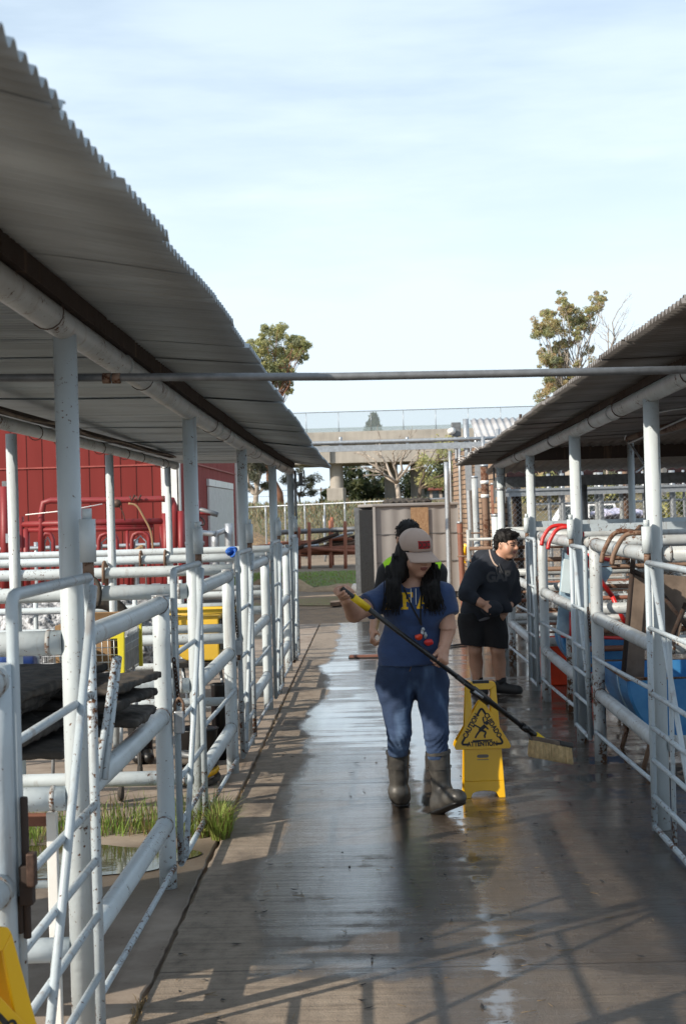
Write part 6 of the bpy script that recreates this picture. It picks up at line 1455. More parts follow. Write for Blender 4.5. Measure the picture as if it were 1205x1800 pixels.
# ------------------------------------------------------------------ people
def flatcap(p, q, rad, fwd, k): return dict(a=p, b=q, ra=rad, flat=(fwd, k))
# ---- the walking girl
YG = 8.72
J = lambda px, py, dy=0.0: P(px, py, YG + dy)
gp = G(735, 1428); girl = thing('person', 'person in navy printed T-shirt, jeans, muddy boots and cap, walking with a broom', 'person', (gp.x, gp.y, 0))
hc = J(730, 975, -.035); hR = frame((.54, -.81, -.22), (-.03, 0, 1)); HS = .98
shR, shL = J(684, 1047, .0), J(777, 1048, -.02); elR, wrR = J(622, 1079, -.16), J(608, 1056, -.34); elL, wrL = J(787, 1107, -.07), J(777, 1146, -.20)
hipR, hipL = J(694, 1190), J(754, 1190); knR, knL = J(700, 1288, -.03), J(767, 1287, -.16); anR, anL = J(700, 1392, .10), J(776, 1404, -.12)
neck = J(727, 1030, .02)
poleA, poleB = P(600, 1034, 8.22), P(955, 1306, 8.86); pd = (poleB - poleA).normalized()
body = SD(); L = head(body, hc, hR, HS, fat=1.1)
body.cap(hc - V((0, -.02, .06)), neck - V((0, -.01, .03)), .052, .058, .03)
body.cap(J(727, 1052, .02), J(722, 1160), .115, .135, .04, flat=((0, 1, 0), .72)); body.cap(shR, shL, .052, .052, .05)
body.cap(shR, elR, .058, .047, .03); body.cap(elR, wrR - (wrR - elR).normalized() * .0, .049, .029, .015)
body.cap(shL, elL, .058, .047, .03); body.cap(elL, wrL, .048, .029, .015)
for h, k_, a in ((hipR, knR, anR), (hipL, knL, anL)): body.cap(h, k_, .082, .058, .03); body.cap(k_, a, .056, .04, .02)
s = Soft(); s.add(body, J(560, 1110) - V((0, .55, 0)), J(830, 920) + V((0, .35, 0)), .0075, 0, face_mats(hc, hR, HS))
leg = SD()
for h, k_, a in ((hipR, knR, anR), (hipL, knL, anL)): leg.cap(h, k_, .07, .05, .03); leg.cap(k_, a, .045, .035, .02)
hand_r = SD(); 
dR = (poleA + pd * .045 - wrR); hr_t = -pd
tR = poleA + pd * .045
# right hand (image left) closes over the pole end, left hand under it lower down
nR = V((0.35, .2, -.9)); dd = V((.30, -.75, .25)); dd = (dd - pd * dd.dot(pd)).normalized(); nn = dd.cross(pd); nn = nn if nn.z < 0 else -nn
wr_h = tR - dd * .088 - nn * .026
hand(hand_r, wr_h, dd, nn, -pd, (1.25, 1.45, .9), .98, (.35, .75, .75)); hand_r.cap(wr_h - dd * .0, elR, .029, .043, .02)
s.add(hand_r, wr_h - V((.22, .16, .16)), wr_h + V((.16, .16, .16)), .0042)
tL = poleA.lerp(poleB, .468); ddl = V((.0, -.72, -.62)); ddl = (ddl - pd * ddl.dot(pd)).normalized(); nl = ddl.cross(pd); nl = nl if nl.x < 0 or True else -nl
if nl.y < 0: nl = nl
hand_l = SD(); wl = tL - ddl * .088 - nl * .026
if (wl - wrL).length > (tL - ddl * .088 + nl * .026 - wrL).length: nl = -nl; wl = tL - ddl * .088 - nl * .026
hand(hand_l, wl, ddl, nl, -pd, (1.25, 1.45, .9), .98, (.35, .75, .75)); hand_l.cap(wl, elL, .029, .044, .02)
s.add(hand_l, wl - V((.13, .16, .14)), wl + V((.13, .16, .24)), .0042)
g_body = s.build('body', [M['skin'], M['lips'], M['brow'], M['eye']], girl)
# T-shirt
sh_ = SD(); fw = (0, 1, 0)
sh_.cap(J(727, 1058, .02), J(726, 1100, .0), .158, .150, .05, flat=(fw, .70)); sh_.cap(J(726, 1095, .0), J(723, 1150), .158, .184, .05, flat=(fw, .72)); sh_.cap(J(723, 1150), J(723, 1176), .186, .198, .03, flat=(fw, .72))
sh_.ell(J(712, 1078, -.085), (.075, .06, .07), None, .06); sh_.ell(J(751, 1079, -.085), (.075, .06, .07), None, .06)
sh_.cap(shR, shL, .066, .066, .06); sh_.cap(J(727, 1036, .02), J(727, 1050, .02), .075, .1, .05)
arm_r = SD(); arm_r.cap(shR, elR, .074, .078, .02); ax = (elR - shR).normalized(); arm_r.cut(shR.lerp(elR, .62), ax); sh_.uni(arm_r, .045)
arm_l = SD(); arm_l.cap(shL, elL, .073, .080, .02); ax2 = (elL - shL).normalized(); arm_l.cut(shL.lerp(elL, .64) , (ax2 + V((.25, 0, 0)))); sh_.uni(arm_l, .045)
sh_.cut(J(723, 1167), (0.02, 0, -1)); sh_.sub(SD().ell(neck + V((0, -.05, .035)), (.075, .075, .055)), .01)
sh_.grow(folds(.0042, 26, 18, 22, .6)); sh_.grow(folds(.0022, 60, 40, 48, 2.6))
s = Soft(); s.add(sh_, J(628, 1190) - V((0, .42, 0)), J(815, 1010) + V((0, .3, 0)), .0075); shirt = s.build('tshirt', M['tshirt'], girl); shirt_bvh = s.bvh
# FFA print laid on the shirt
def cast(bvh, o, d, off=.003):
    h = bvh.ray_cast(o, d)
    return None if h[0] is None else h[0] - d * off
c0 = J(721, 1065, -.6)
def slab_letters():
    R_ = []   # rectangles and slanted bars, height 1, F | F | A
    def F(x): R_.extend([(x + .02, 0, x + .44, .14), (x + .02, .86, x + .74, 1.0), (x + .13, 0, x + .33, 1.0), (x + .60, .66, x + .74, 1.0), (x + .3, .44, x + .55, .57), (x + .47, .36, x + .57, .66)])
    F(0); F(.98)
    A = lambda u, v: (lambda x: (abs(x - .5) > (1 - v) * .36 - .10 and abs(x - .5) < (1 - v) * .36 + .13 and v > .0 and v < 1.0 and (1 - v) * .36 + .02 > 0) or (.26 < v < .38 and abs(x - .5) < .25) or (v < .14 and (.0 < x < .36 or .62 < x < 1.0)) or (v > .88 and .34 < x < .6))(u - 1.92)
    return lambda u, v: any(a <= u <= c and b <= v <= d for a, b, c, d in R_) or A(u, v)
fl = slab_letters(); hL = .095; wL = .275
up = V((-.028, 0, 1)); rt = V((1, 0, .03))
mb = MB(); raster_decal(mb, lambda u, v: fl((u + wL / 2) / wL * 2.92, (v + hL / 2) / hL), wL, hL, .0032, lambda u, v: cast(shirt_bvh, c0 + V((u, 0, v + u * .02)), V((0, 1, 0))))
c1_ = J(752, 1083.5, -.6)
vs, fs = text_polys('STATE CHAPTER' if False else 'ffa', .02); 
mb.build('chest_letters', M['letters'], girl)
# jeans
jn = SD(); jn.cap(J(699, 1178), J(747, 1178), .118, .118, .05, flat=(fw, .95)); jn.ell(J(694, 1205, .05), (.104, .14, .12), None, .05); jn.ell(J(754, 1205, .05), (.104, .14, .12), None, .05)
jn.cap(J(693, 1200), J(701, 1290, -.04), .108, .067, .03); jn.cap(J(701, 1290, -.04), J(699, 1345, .05), .067, .054, .02)
jl = SD(); jl.cap(J(758, 1200), J(766, 1288, -.16), .103, .067, .03); jl.cap(J(766, 1288, -.16), J(770, 1345, -.14), .067, .055, .02); jn.uni(jl, .012)
jn.cut(J(725, 1329), (0, 0, -1)); jn.cut(J(725, 1160), (0, 0, 1))
def jf(p):
    z = p[..., 2]; x = p[..., 0]; y = p[..., 1]; kz = J(700, 1300).z
    w1 = np.exp(-((z - kz) / .07) ** 2); a = np.sin(z * 150 + 9 * np.sin(x * 22 + y * 15)) * .0030 * w1
    wc = np.exp(-((z - J(725, 1225).z) / .08) ** 2); b = np.sin((z * 60 + np.abs(x - J(727, 1225).x) * 55)) * .003 * wc
    return a + b + folds(.0028, 20, 22, 30, 1.2)(p)
jn.grow(jf); s = Soft(); s.add(jn, J(640, 1345) - V((0, .45, 0)), J(810, 1150) + V((0, .3, 0)), .0075); jeans = s.build('jeans', M['denim'], girl); jb = s.bvh
mb = MB(); st_ = []
for pts in ([J(662, 1175, -.6), J(672, 1184, -.6), J(690, 1187, -.6), J(706, 1181, -.6), J(719, 1170, -.6)], [J(727, 1170, -.6), J(727, 1186, -.6), J(723, 1197, -.6)], [J(783, 1178, -.6), J(775, 1186, -.6), J(762, 1184, -.6), J(752, 1172, -.6)]):
    q = [cast(jb, p, V((0, 1, 0)), .0005) for p in spline(pts, 8)]; q = [p for p in q if p]
    if len(q) > 2: mb.tube(q, .0018, 4)
mb.build('stitching', simple('orange_thread', (0.30, 0.15, 0.05), rough=.8), girl)
# boots
def gumboot(top, ank, heel, toe, rt_, lift, name='boot'):
    b = SD(); b.cap(top, ank, rt_, .052, .03); b.cap(ank, heel + V((0, 0, .045)), .052, .045, .03); b.cap(heel + V((0, 0, .045)), toe + V((0, 0, .042)), .046, .040, .035); b.cap(ank, toe.lerp(heel, .35) + V((0, 0, .06)), .046, .042, .04)
    b.ell(toe + V((0, 0, .042)), (.048, .05, .042), None, .02); b.cut(top, (top - ank).normalized()); b.grow(folds(.0025, 24, 20, 46, 3.1))
    d = (toe - heel).normalized(); up_ = (d.cross(V((0, 0, 1)))).cross(d).normalized(); b.cut(heel - up_ * .0, -up_)
    lo = V([min(q[i] for q in (top, ank, heel, toe)) - .1 for i in range(3)]); hi = V([max(q[i] for q in (top, ank, heel, toe)) + .1 for i in range(3)])
    s = Soft(); s.add(b, lo, hi, .007); o = s.build(name, M['boot'], girl)
    sl = SD(); sl.cap(heel + up_ * .006, toe + up_ * .006, .044, .049, .02, flat=(up_, .32)); sl.cap(heel + up_ * .012 - d * .005, heel + up_ * .012 + d * .05, .042, .04, .01, flat=(up_, .5)); s = Soft(); s.add(sl, lo - V((0, 0, .03)), hi, .006)
    so = s.build('sole', M['black'], girl); so.parent = o; ORG[so] = ORG[o]
    mb = MB(); dt = (top - ank).normalized(); mb.tube([top - dt * .02, top - dt * .002], rt_ + .004, 24, cap=False); mb.tube([top - dt * .1, top - dt * .092], rt_ + .001, 24, cap=False); cf = mb.build('cuff', M['boot'], girl); cf.parent = o
    return o
hR_ = G(702, 1412); gumboot(J(699, 1319, .04), J(701, 1395, .06), V((hR_.x - .0, hR_.y + .12, .0)), V((hR_.x + .012, hR_.y - .09, .004)), .067, 0)
hl = G(776, 1434); gumboot(J(769, 1319, -.14), J(777, 1398, -.13), V((hl.x - .012, hl.y + .055, .006)), V((hl.x + .085, hl.y - .135, .085)), .067, 1)
# cap, hair, lanyard
cp = SD(); Cn = np.array(hR); cp.ell(L(0, -.012, .062), (.092 * HS, .112 * HS, .092 * HS), Cn, 0); cp.cut(L(0, 0, .028), hR @ V((0, .12, -1)), .004)
cp.grow(lambda p: .0015 * np.cos(np.arctan2((p - np.array(L(0, -.012, .06))) @ Cn[:, 0], (p - np.array(L(0, -.012, .06))) @ Cn[:, 1]) * 6))
s = Soft(); s.add(cp, hc - V((.16, .16, .04)), hc + V((.16, .16, .19)), .005); capo = s.build('cap', M['cap'], girl); cb = s.bvh
mb = MB(); vs = []; fs = []; n = 20; m_ = 6
for j in range(m_ + 1):
    for i in range(n + 1):
        a = (i / n - .5) * 2.55; q = j / m_; rx = (.089 + .012 * q) ; ry = .098 + .088 * q * math.cos(a * .62) ** .8
        x_ = math.sin(a) * rx; y_ = -.012 + math.cos(a) * .100 + q * .102 * max(0, math.cos(a * .68)) ; z_ = .040 - q * .038 - .55 * x_ * x_ / .09 * .35
        vs.append(L(x_, y_, z_))
for j in range(m_):
    for i in range(n): a = j * (n + 1) + i; fs.append((a, a + 1, a + n + 2, a + n + 1))
mb.add(vs, fs, 0, True); br = mb.build('brim', M['cap'], girl); br.modifiers.new('t', 'SOLIDIFY').thickness = .004; br.parent = capo
mb = MB(); q0 = L(.010, .25, .088); dq = (hR @ V((0, -1, -.05))).normalized()
raster_decal(mb, lambda u, v: True, .078, .044, .004, lambda u, v: cast(cb, q0 + hR @ V((u, 0, v)), dq, .0025)); pa = mb.build('patch', M['cap_red'], girl); pa.parent = capo
mb = MB(); it = None
vs, fs = text_polys('CCC', .042, .001); tr = in_tris([tuple(vs[i] for i in f[:3]) for f in fs]); raster_decal(mb, tr, .07, .04, .003, lambda u, v: cast(cb, q0 + hR @ V((u, 0, v)), dq, .004)); pl_ = mb.build('patch_letters', M['ink'], girl); pl_.parent = capo
mb = MB(); mb.lathe(L(0, -.012, .152), [(0, .006), (.006, .004), (.008, 0)], 10, 0, tuple(hR @ V((0, 0, 1)))); bt = mb.build('button', M['cap'], girl); bt.parent = capo
hr = SD(); Rn = np.array(hR)
hr.ell(L(0, -.035, .01), (.092, .098, .10), Rn); hr.ell(L(0, -.07, -.07), (.105, .07, .12), Rn, .03)
sideA = [L(-.082, .015, -.02), J(697, 1002, -.06), J(690, 1030, -.12), J(690, 1055, -.15), J(688, 1068, -.16)]
sideB = [L(.090, -.045, -.01), J(754, 1000, -.03), J(755, 1030, -.11), J(760, 1055, -.14), J(762, 1068, -.14)]
for pts, r0 in ((sideA, (.028, .038, .038, .032, .008)), (sideB, (.020, .030, .046, .042, .010))):
    for i in range(4): hr.cap(pts[i], pts[i + 1], r0[i], r0[i + 1], .03, flat=((.1, 1, .1), .55))
hr.cap(J(728, 1015, .06), J(728, 1075, .13), .09, .11, .05, flat=(fw, .5)); hr.cap(sideA[1], J(700, 1040, .09), .04, .05, .05); hr.cap(sideB[1], J(758, 1040, .09), .035, .05, .05)
hr.sub(SD().ell(L(.004, .085, -.055), (.072, .095, .115), Rn), .01); hr.grow(folds(.006, 95, 60, 9, .3)); hr.grow(folds(.003, 210, 120, 14, 1.9))
s = Soft(); s.add(hr, J(650, 1105) - V((0, .3, 0)), J(805, 940) + V((0, .3, 0)), .006)
hair_mb = MB(); r = random.Random(5)
for pts, spread in ((sideA, .036), (sideB, .042)):
    for k in range(110):
        a = r.uniform(0, 6.28); u = math.sqrt(r.random()) * spread * 1.15; off = V((math.cos(a) * u, math.sin(a) * u * .55 - .012, 0)); e = 4 if r.random() < .6 else 3
        pp = [pts[0] + off * .5] + [p + off * (1.0 + .1 * i) + V((r.uniform(-.008, .008), r.uniform(-.006, .006), 0)) for i, p in enumerate(pts[1:e + 1])]
        pp.append(pp[-1] + V((r.uniform(-.016, .016), -.003, -r.uniform(.005, .05)))); q = spline(pp, 5); hair_mb.tube(q, [.0042 * (1 - .8 * i / len(q)) for i in range(len(q))], 4)
vh, fh = np.concatenate(s.v), np.concatenate(s.f); hair_mb.add([tuple(x) for x in vh], [tuple(int(i) for i in f) for f in fh], 0, True); hair_mb.build('hair', M['hair'], girl)
lan = MB()
for pts in ([J(712, 1040, -.5), J(724, 1068, -.5), J(738, 1095, -.5), J(744, 1108, -.5)], [J(745, 1040, -.5), J(743, 1070, -.5), J(742, 1090, -.5), J(744, 1108, -.5)]):
    q = [cast(shirt_bvh, p, V((0, 1, 0)), .006) for p in spline(pts, 6)]; q = [p for p in q if p]; lan.tube(q, .0055, 6)
lo_ = lan.build('lanyard', M['black_cloth'], girl); pc = cast(shirt_bvh, J(744, 1110, -.5), V((0, 1, 0)), .02)
def hang(nm, px, py, r_, mt, d=.03):
    c = cast(shirt_bvh, J(px, py, -.5), V((0, 1, 0)), d) or J(px, py, -.22); s = Soft(); s.add(SD().ell(c, r_).grow(folds(.003, 120, 120, 120, 1)), c - V((.06,) * 3), c + V((.06,) * 3), .005); o = s.build(nm, M[mt], girl); o.parent = lo_; return o
hang('orange_charm', 739, 1129, (.022, .012, .017), 'orange'); hang('red_charm', 757, 1139, (.026, .013, .019), 'red_paint'); hang('ring', 746, 1118, (.012, .008, .022), 'galv'); hang('keys', 751, 1126, (.010, .006, .024), 'galv')
mb = MB()
for dx_ in (0, 9):
    q = [cast(shirt_bvh, J(725 + dx_, y_, -.5), V((0, 1, 0)), .004) for y_ in range(1026, 1072, 4)]; q = [p for p in q if p]
    if len(q) > 2: mb.tube(q, .0022, 5)
mb.build('earphone_cord', M['white'], girl)

# ---- broom in her hands
bro = thing('push_broom', 'black handled broom with straw bristle head and yellow grips held by the girl', 'broom', poleB)
mb = MB(); mb.tube([poleA + pd * .005, poleB - pd * .10], .0140, 14); mb.tube([poleA.lerp(poleB, .55), poleA.lerp(poleB, .75)], .0158, 14); mb.build('handle', M['pole'], bro)
mb = MB(); mb.tube([poleA + pd * .085, poleA + pd * .20], .0205, 14); mb.build('grip', M['grip'], bro)
pm = P(843, 1222, 8.22 + .64 * .685); mb = MB(); mb.tube([pm - pd * .06, pm + pd * .07], .024, 14); mb.build('joint', M['pole'], bro)
mb = MB(); mb.tube([pm - pd * .05 + V((0, -.026, 0)), pm + pd * .02 + V((0, -.026, 0))], .008, 8); mb.build('lever', M['galv'], bro)
pm2 = P(922, 1280, 8.80); mb = MB(); mb.tube([pm2 - pd * .03, pm2 + pd * .02], .021, 12); mb.build('joint', M['pole'], bro)
mb = MB(); mb.tube([pm2, P(960, 1306, 8.87)], [.017, .014], 10); mb.build('lower_handle', M['pole'], bro); 
mb = MB(); mb.tube([P(940, 1293, 8.83), P(960, 1309, 8.87)], [.024, .027], 12); mb.build('socket', M['grip'], bro)
h0, h1 = P(938, 1303, 8.80), P(994, 1315, 8.98); hd = (h1 - h0); hn = V((-hd.y, hd.x, 0)).normalized() * .045
mb = MB(); mb.prism([h0 + hn, h0 - hn, h1 - hn, h1 + hn], (0, 0, .030)); mb.build('block', M['wood'], bro, bevel=.008); mb = MB(); q0 = h0.lerp(h1, .62); mb.prism([q0 + hn * 1.06 + V((0, 0, .006)), q0 - hn * 1.06 + V((0, 0, .006)), h1 - hn * 1.06 + hd * .06 + V((0, 0, .006)), h1 + hn * 1.06 + hd * .06 + V((0, 0, .006))], (0, 0, .03)); mb.build('scraper', M['black'], bro, bevel=.006)
mb = MB(); mb.box(h1 + hd * .12 + V((0, 0, .02)), (.035, .02, .012)); mb.build('tip', M['grip'], bro)
mb = MB(); mb.tube(spline([P(926, 1283, 8.80), P(930, 1296, 8.81), P(944, 1308, 8.83)], 4), .005, 6); mb.tube(spline([P(960, 1300, 8.87), P(985, 1312, 8.95)], 4), .004, 6); mb.build('brace', M['galv_dark'], bro)
mb = MB(); r = random.Random(2)
for i in range(3000):
    u, v = r.random(), r.uniform(-1, 1); p = h0.lerp(h1, u) + hn * v * .95; fl_ = V((hd.x * (u - .5) * .08 + r.uniform(-.006, .006), hn.y * v * .35 + r.uniform(-.006, .006), -.078 - r.uniform(0, .016))); mb.tube([p + V((0, 0, .004)), p + fl_], [0.0026, .0022], 3, cap=False)
mb.build('bristles', M['bristle'], bro)

# ---- the boy bending at the right rails
YB = 14.05
J = lambda px, py, dy=0.0: P(px, py, YB + dy)
gp = G(866, 1207); boy = thing('person', 'person in dark hoodie and black shorts bending to look into the right pen', 'person', (gp.x, gp.y, 0))
hc = J(890, 957, -.06); hR = frame((.76, -.64, -.10), (.10, 0, 1)); HS = 1.06
neck = J(872, 992, .0); body = SD(); L = head(body, hc, hR, HS, fat=1.15)
body.cap(hc - V((.03, -.02, .07)), neck, .062, .068, .03); body.cap(J(868, 1000), J(850, 1070), .15, .15, .05, flat=(fw, .8))
shR, shL = J(838, 1004, -.12), J(895, 1010, .10); elR, wrR = J(818, 1043, -.26), J(846, 1061, -.30); elL, wrL = J(902, 1050, .02), J(892, 1066, -.06)
for a, b, c in ((shR, elR, wrR), (shL, elL, wrL)): body.cap(a, b, .058, .05, .02); body.cap(b, c, .05, .040, .02)
hipR, hipL = J(832, 1098), J(868, 1098, .02); knR, knL = J(834, 1142, -.03), J(874, 1142, -.06); anR, anL = J(839, 1200, .04), J(880, 1200, .0)
for h, k_, a in ((hipR, knR, anR), (hipL, knL, anL)):
    body.cap(h, k_, .095, .064, .03); body.cap(k_, k_.lerp(a, .4) + V((0, .025, 0)), .062, .063, .02); body.cap(k_.lerp(a, .4) + V((0, .025, 0)), a, .062, .042, .02)
s = Soft(); s.add(body, J(790, 1212) - V((0, .45, 0)), J(935, 915) + V((0, .4, 0)), .010, 0, face_mats(hc, hR, HS, smile=8.0))
hd_ = SD(); hand(hd_, wrR, (wrR - elR) + V((.02, 0, -.03)), (0, 1, 0), (0, 0, 1), (.3, .4, .3), 1.0); s.add(hd_, wrR - V((.12, .14, .14)), wrR + V((.2, .14, .14)), .005)
hd_ = SD(); hand(hd_, wrL, (wrL - elL) + V((-.02, 0, -.03)), (0, 1, 0), (0, 0, 1), (.3, .4, .3), 1.0); s.add(hd_, wrL - V((.2, .14, .14)), wrL + V((.12, .14, .14)), .005)
s.build('body', [M['skin_b'], M['lips'], M['brow'], M['eye']], boy)
ho = SD(); lean = V((.5, 0, 1)).normalized()
ho.cap(J(871, 1004, -.03), J(855, 1048), .188, .202, .06, flat=(fw, .80)); ho.cap(J(855, 1048), J(846, 1077), .206, .200, .05, flat=(fw, .80)); ho.ell(J(856, 1060, -.06), (.17, .16, .13), None, .06); ho.ell(J(864, 1070, -.27), (.095, .06, .08), None, .05); ho.ell(J(888, 1069, -.10), (.06, .06, .06), None, .05)
ho.cap(shR, shL, .085, .085, .07); ho.cap(shR, elR, .088, .076, .04); ho.cap(elR, elR.lerp(wrR, .50), .074, .060, .02); ho.cap(shL, elL, .085, .074, .04); ho.cap(elL, elL.lerp(wrL, .35), .07, .062, .02)
ho.cap(J(858, 985, .06), J(868, 992, -.02), .085, .08, .05); ho.ell(J(850, 985, .10), (.12, .09, .10), None, .05)
ho.sub(SD().cap(neck + V((.02, -.02, .01)), neck + V((.07, -.07, .10)), .066, .085), .012); ho.sub(SD().cap(wrR - V((.0, .07, .0)), wrR + V((.1, -.09, -.01)), .035, .03), .01)
ho.cut(J(848, 1085), (.22, 0, -1)); ho.grow(folds(.007, 18, 14, 20, .4)); ho.grow(folds(.0035, 44, 30, 38, 1.9))
s = Soft(); s.add(ho, J(785, 1095) - V((0, .45, 0)), J(935, 955) + V((0, .45, 0)), .010); s.build('hoodie', M['hoodie'], boy); hb = s.bvh
vs, fs = text_polys('GAP', .125, .006); tr = in_tris([tuple(vs[i] for i in f[:3]) for f in fs]); c0 = J(905, 1019, -.8)
mb = MB(); raster_decal(mb, tr, .27, .12, .005, lambda u, v: cast(hb, c0 + V((u * .95, -u * .0, v + u * .05)), V((-.15, 1, 0)).normalized(), .004)); mb.build('chest_letters', M['grey_letters'], boy)
mb = MB()
for a, b in (((883, 994), (891, 1012)), ((878, 996), (880, 1013))):
    q = [cast(hb, J(*p, -.6), V((0, 1, 0)), .006) for p in [(a[0] + (b[0] - a[0]) * i / 6, a[1] + (b[1] - a[1]) * i / 6) for i in range(7)]]; q = [p for p in q if p]
    if len(q) > 1: mb.tube(q, .005, 5)
mb.build('drawstring', M['grey_letters'], boy)
mb = MB(); q = [cast(hb, p, V((0, 1, 0)), .004) for p in spline([J(870, 962, -.6), J(869, 978, -.6), J(874, 992, -.6), J(881, 999, -.6)], 6)]; q = [p for p in q if p]
if len(q) > 2: mb.tube(q, .008, 6)
mb.build('hood_lining', M['cap'], boy)
hem = SD().cap(J(848, 1070), J(847, 1090), .192, .188, flat=(fw, .80)); hem.cut(J(848, 1089), (.22, 0, -1)); hem.cut(J(850, 1070), (0, 0, 1)); s = Soft(); s.add(hem, J(790, 1100) - V((0, .4, 0)), J(915, 1060) + V((0, .4, 0)), .010); s.build('undershirt', simple('grey_shirt', (0.16, 0.16, 0.18), rough=.9), boy)
sho = SD(); sho.cap(J(833, 1085), J(860, 1085), .15, .15, .05, flat=(fw, .95)); sho.cap(J(831, 1090), J(833, 1140, -.03), .142, .114, .03); sl_ = SD().cap(J(862, 1090), J(872, 1138, -.05), .142, .114, .03); sho.uni(sl_, .015); sho.cut(J(834, 1134), (-.12, 0, -1)); sho.cut(J(850, 1076), (0, 0, 1)); sho.grow(folds(.007, 22, 20, 14, .9))
s = Soft(); s.add(sho, J(790, 1150) - V((0, .35, 0)), J(915, 1070) + V((0, .35, 0)), .010); s.build('shorts', M['shorts'], boy)
hh = SD(); Rn = np.array(hR); hh.ell(L(0, -.022, .050), (.090 * HS, .104 * HS, .088 * HS), Rn); hh.ell(L(0, .055, .088), (.066 * HS, .045 * HS, .030 * HS), Rn, .02); hh.ell(L(0, -.065, .0), (.075 * HS, .055 * HS, .075 * HS), Rn, .03); hh.sub(SD().ell(L(0, .105, -.005), (.065, .075, .066), Rn), .008)
for q in (-1, 1): hh.sub(SD().ell(L(q * .08, .02, -.04), (.03, .06, .055), Rn), .008)
hh.grow(folds(.005, 70, 70, 50, .2)); hh.grow(folds(.003, 170, 150, 130, 1.1)); s = Soft(); s.add(hh, hc - V((.17,) * 3), hc + V((.17, .17, .22)), .007)
def tufts(soft, c, R, n, seed, Lm=.05):
    mb = MB(); vh, fh = np.concatenate(soft.v), np.concatenate(soft.f); mb.add([tuple(x) for x in vh], [tuple(int(i) for i in f) for f in fh], 0, True); r = random.Random(seed); Ri = R.transposed()
    for _ in range(n):
        p = V(tuple(vh[r.randrange(len(vh))])); q = Ri @ (p - V(c)); nrm = (p - V(c)).normalized(); d = R @ V((q.x * 2.0 + r.uniform(-.3, .3), .55 if q.y > -.02 else -.25, -.75)); d = (d - nrm * d.dot(nrm) * .8 + nrm * .22).normalized(); L_ = Lm * r.uniform(.5, 1.2)
        mb.tube([p - nrm * .004, p + d * L_ * .5 + nrm * .004, p + d * L_ - nrm * .004], [.0042, .0034, .0008], 4)
    return mb
tufts(s, hc, hR, 140, 8, .026).build('hair', M['hair'], boy)
def shoe(foot, an, d, par, mt='shoe', sock=True):
    d = V(d).normalized(); hl_ = foot - d * .07; to = foot + d * .16; b = SD(); b.cap(hl_ + V((0, 0, .045)), to + V((0, 0, .034)), .044, .040, .03); b.cap(hl_ + V((0, 0, .05)), an, .045, .046, .03); b.cap(foot + V((0, 0, .06)), to + V((0, 0, .04)), .043, .040, .03); b.cut(hl_ + V((0, 0, .004)), (0, 0, -1)); b.cut(hl_ + V((0, 0, .115)), (0, 0, 1))
    s = Soft(); s.add(b, foot - V((.3, .3, .03)), foot + V((.3, .3, .2)), .009); o = s.build('shoe', M[mt], par)
    if sock: mb = MB(); mb.tube([V((an.x, an.y, .09)), V((an.x, an.y, .155))], [.047, .050], 16); mb.build('sock', M['sock'], par)
for a, d in ((anR, (.25, -1, 0)), (anL, (.95, -.45, 0))): shoe(V((a.x, a.y, 0)), V((a.x, a.y, .12)), d, boy)

# ---- the man in the vest behind the girl
YM = 11.1
J = lambda px, py, dy=0.0: P(px, py, YM + dy)
gp = G(722, 1312); man = thing('person', 'person in lime safety vest standing hidden behind the girl', 'person', (gp.x, YM, 0))
hc = J(718, 947, -.02); hR = frame((.1, -1, -.1)); HS = 1.03; body = SD(); L = head(body, hc, hR, HS)
neck = J(722, 985); body.cap(hc - V((0, -.02, .06)), neck, .058, .064, .03); shR, shL = J(682, 1005), J(766, 1005); elR, wrR = J(662, 1068, .03), J(656, 1108, -.08); elL, wrL = J(776, 1070, .05), J(770, 1118, -.05)
body.cap(shR, shL, .06, .06, .04); body.cap(J(723, 1015), J(723, 1100), .14, .14, .05, flat=(fw, .7))
for a, b, c in ((shR, elR, wrR), (shL, elL, wrL)): body.cap(a, b, .052, .042, .02); body.cap(b, c, .043, .03, .015)
s = Soft(); s.add(body, J(630, 1130) - V((0, .4, 0)), J(800, 905) + V((0, .35, 0)), .009, 0, face_mats(hc, hR, HS))
for w_, e_ in ((wrR, elR), (wrL, elL)): hd_ = SD(); hand(hd_, w_, (w_ - e_), (1, .2, 0), (0, -1, 0), (.9, 1.2, .9), 1.0); hd_.cap(w_, e_.lerp(w_, .6), .03, .035); s.add(hd_, w_ - V((.14, .2, .2)), w_ + V((.14, .14, .12)), .005)
s.build('body', [M['skin_b'], M['lips'], M['brow'], M['eye']], man)
ts = SD(); ts.cap(J(723, 1012), J(723, 1100), .165, .170, .05, flat=(fw, .72)); ts.cap(shR, shL, .072, .072, .05); ts.cap(shR, shR.lerp(elR, .55), .072, .068, .03); ts.cap(shL, shL.lerp(elL, .55), .072, .068, .03); ts.grow(folds(.004, 22, 18, 20, .2)); s = Soft(); s.add(ts, J(640, 1150) - V((0, .35, 0)), J(800, 965) + V((0, .35, 0)), .010); s.build('tshirt', M['black_cloth'], man)
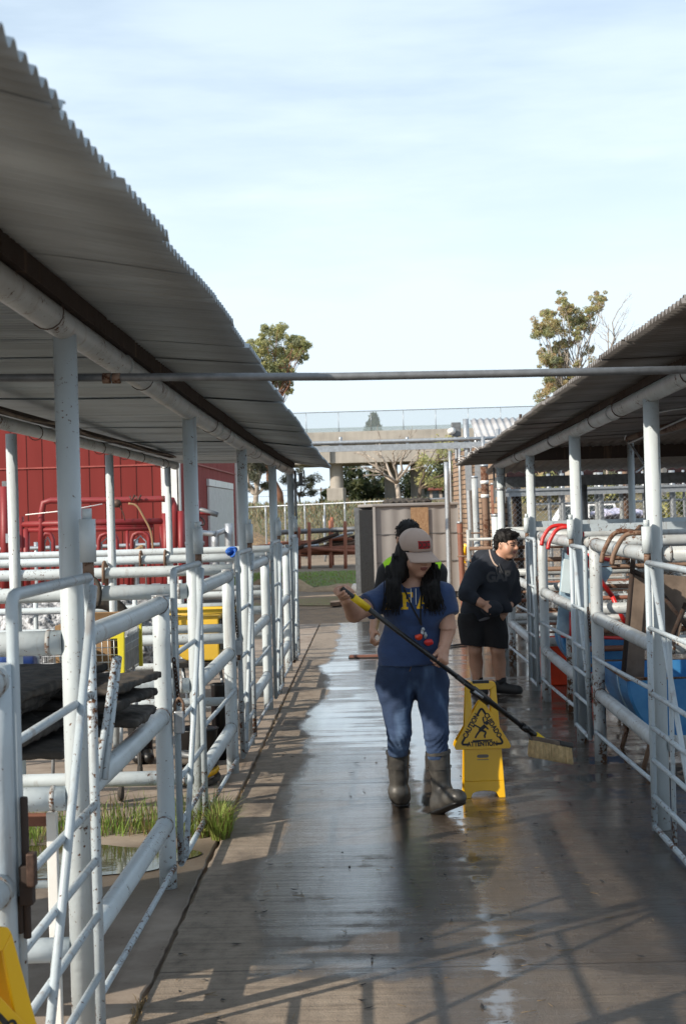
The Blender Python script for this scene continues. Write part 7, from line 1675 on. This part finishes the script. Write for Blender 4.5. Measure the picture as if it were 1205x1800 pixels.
ve = SD(); ve.cap(J(723, 1012), J(723, 1105), .178, .188, .05, flat=(fw, .76)); ve.cap(J(690, 1001), J(758, 1001), .090, .090, .05); ve.sub(SD().ell(neck + V((0, -.05, .0)), (.075, .12, .12)), .01); ve.cut(J(665, 1000), (-1, 0, .0)); ve.cut(J(783, 1000), (1, 0, 0)); ve.cut(J(723, 1148), (0, 0, -1)); ve.grow(folds(.004, 20, 18, 24, 2.0)); s = Soft(); s.add(ve, J(645, 1160) - V((0, .35, 0)), J(800, 965) + V((0, .35, 0)), .010); s.build('vest', M['vest'], man); vb = s.bvh
mb = MB()
for sx in (690, 758):
    q = [cast(vb, J(sx, y_, -.6), V((0, 1, 0)), .004) for y_ in range(995, 1140, 6)]; q = [p for p in q if p]
    if len(q) > 2: mb.tube(q, .012, 5)
for y_ in (1140,):
    q = [cast(vb, J(x_, y_, -.6), V((0, 1, 0)), .002) for x_ in range(682, 770, 6)]; q = [p for p in q if p]
    if len(q) > 2: mb.tube(q, .008, 5)
mb.build('vest_trim', M['black_cloth'], man)
pa_ = SD(); pa_.cap(J(708, 1125), J(738, 1125), .13, .13, .05, flat=(fw, .9)); pa_.cap(J(704, 1140), J(697, 1230), .095, .075, .03); pa_.cap(J(697, 1230), J(699, 1300, .03), .075, .06, .03); p2 = SD().cap(J(742, 1140), J(756, 1230), .095, .075, .03); p2.cap(J(756, 1230), J(762, 1300, .03), .075, .06, .03); pa_.uni(p2, .015); pa_.grow(folds(.004, 20, 18, 30, .9)); s = Soft(); s.add(pa_, J(650, 1315) - V((0, .35, 0)), J(800, 1085) + V((0, .35, 0)), .011); s.build('trousers', M['black_cloth'], man)
for px in (699, 762): a = J(px, 1300, .03); shoe(V((a.x, a.y, 0)), V((a.x, a.y, .12)), (0, -1, 0), man, 'shoe', False)
hh = SD(); Rn = np.array(hR); hh.ell(L(0, -.020, .052), (.086 * HS, .103 * HS, .085 * HS), Rn); hh.ell(L(0, -.05, .0), (.08 * HS, .07 * HS, .07 * HS), Rn, .02); hh.sub(SD().ell(L(0, .12, -.005), (.075, .085, .075), Rn), .006); hh.grow(folds(.003, 90, 70, 60, .2)); s = Soft(); s.add(hh, hc - V((.16,) * 3), hc + V((.16, .16, .2)), .008); tufts(s, hc, hR, 160, 9, .018).build('hair', M['hair'], man)
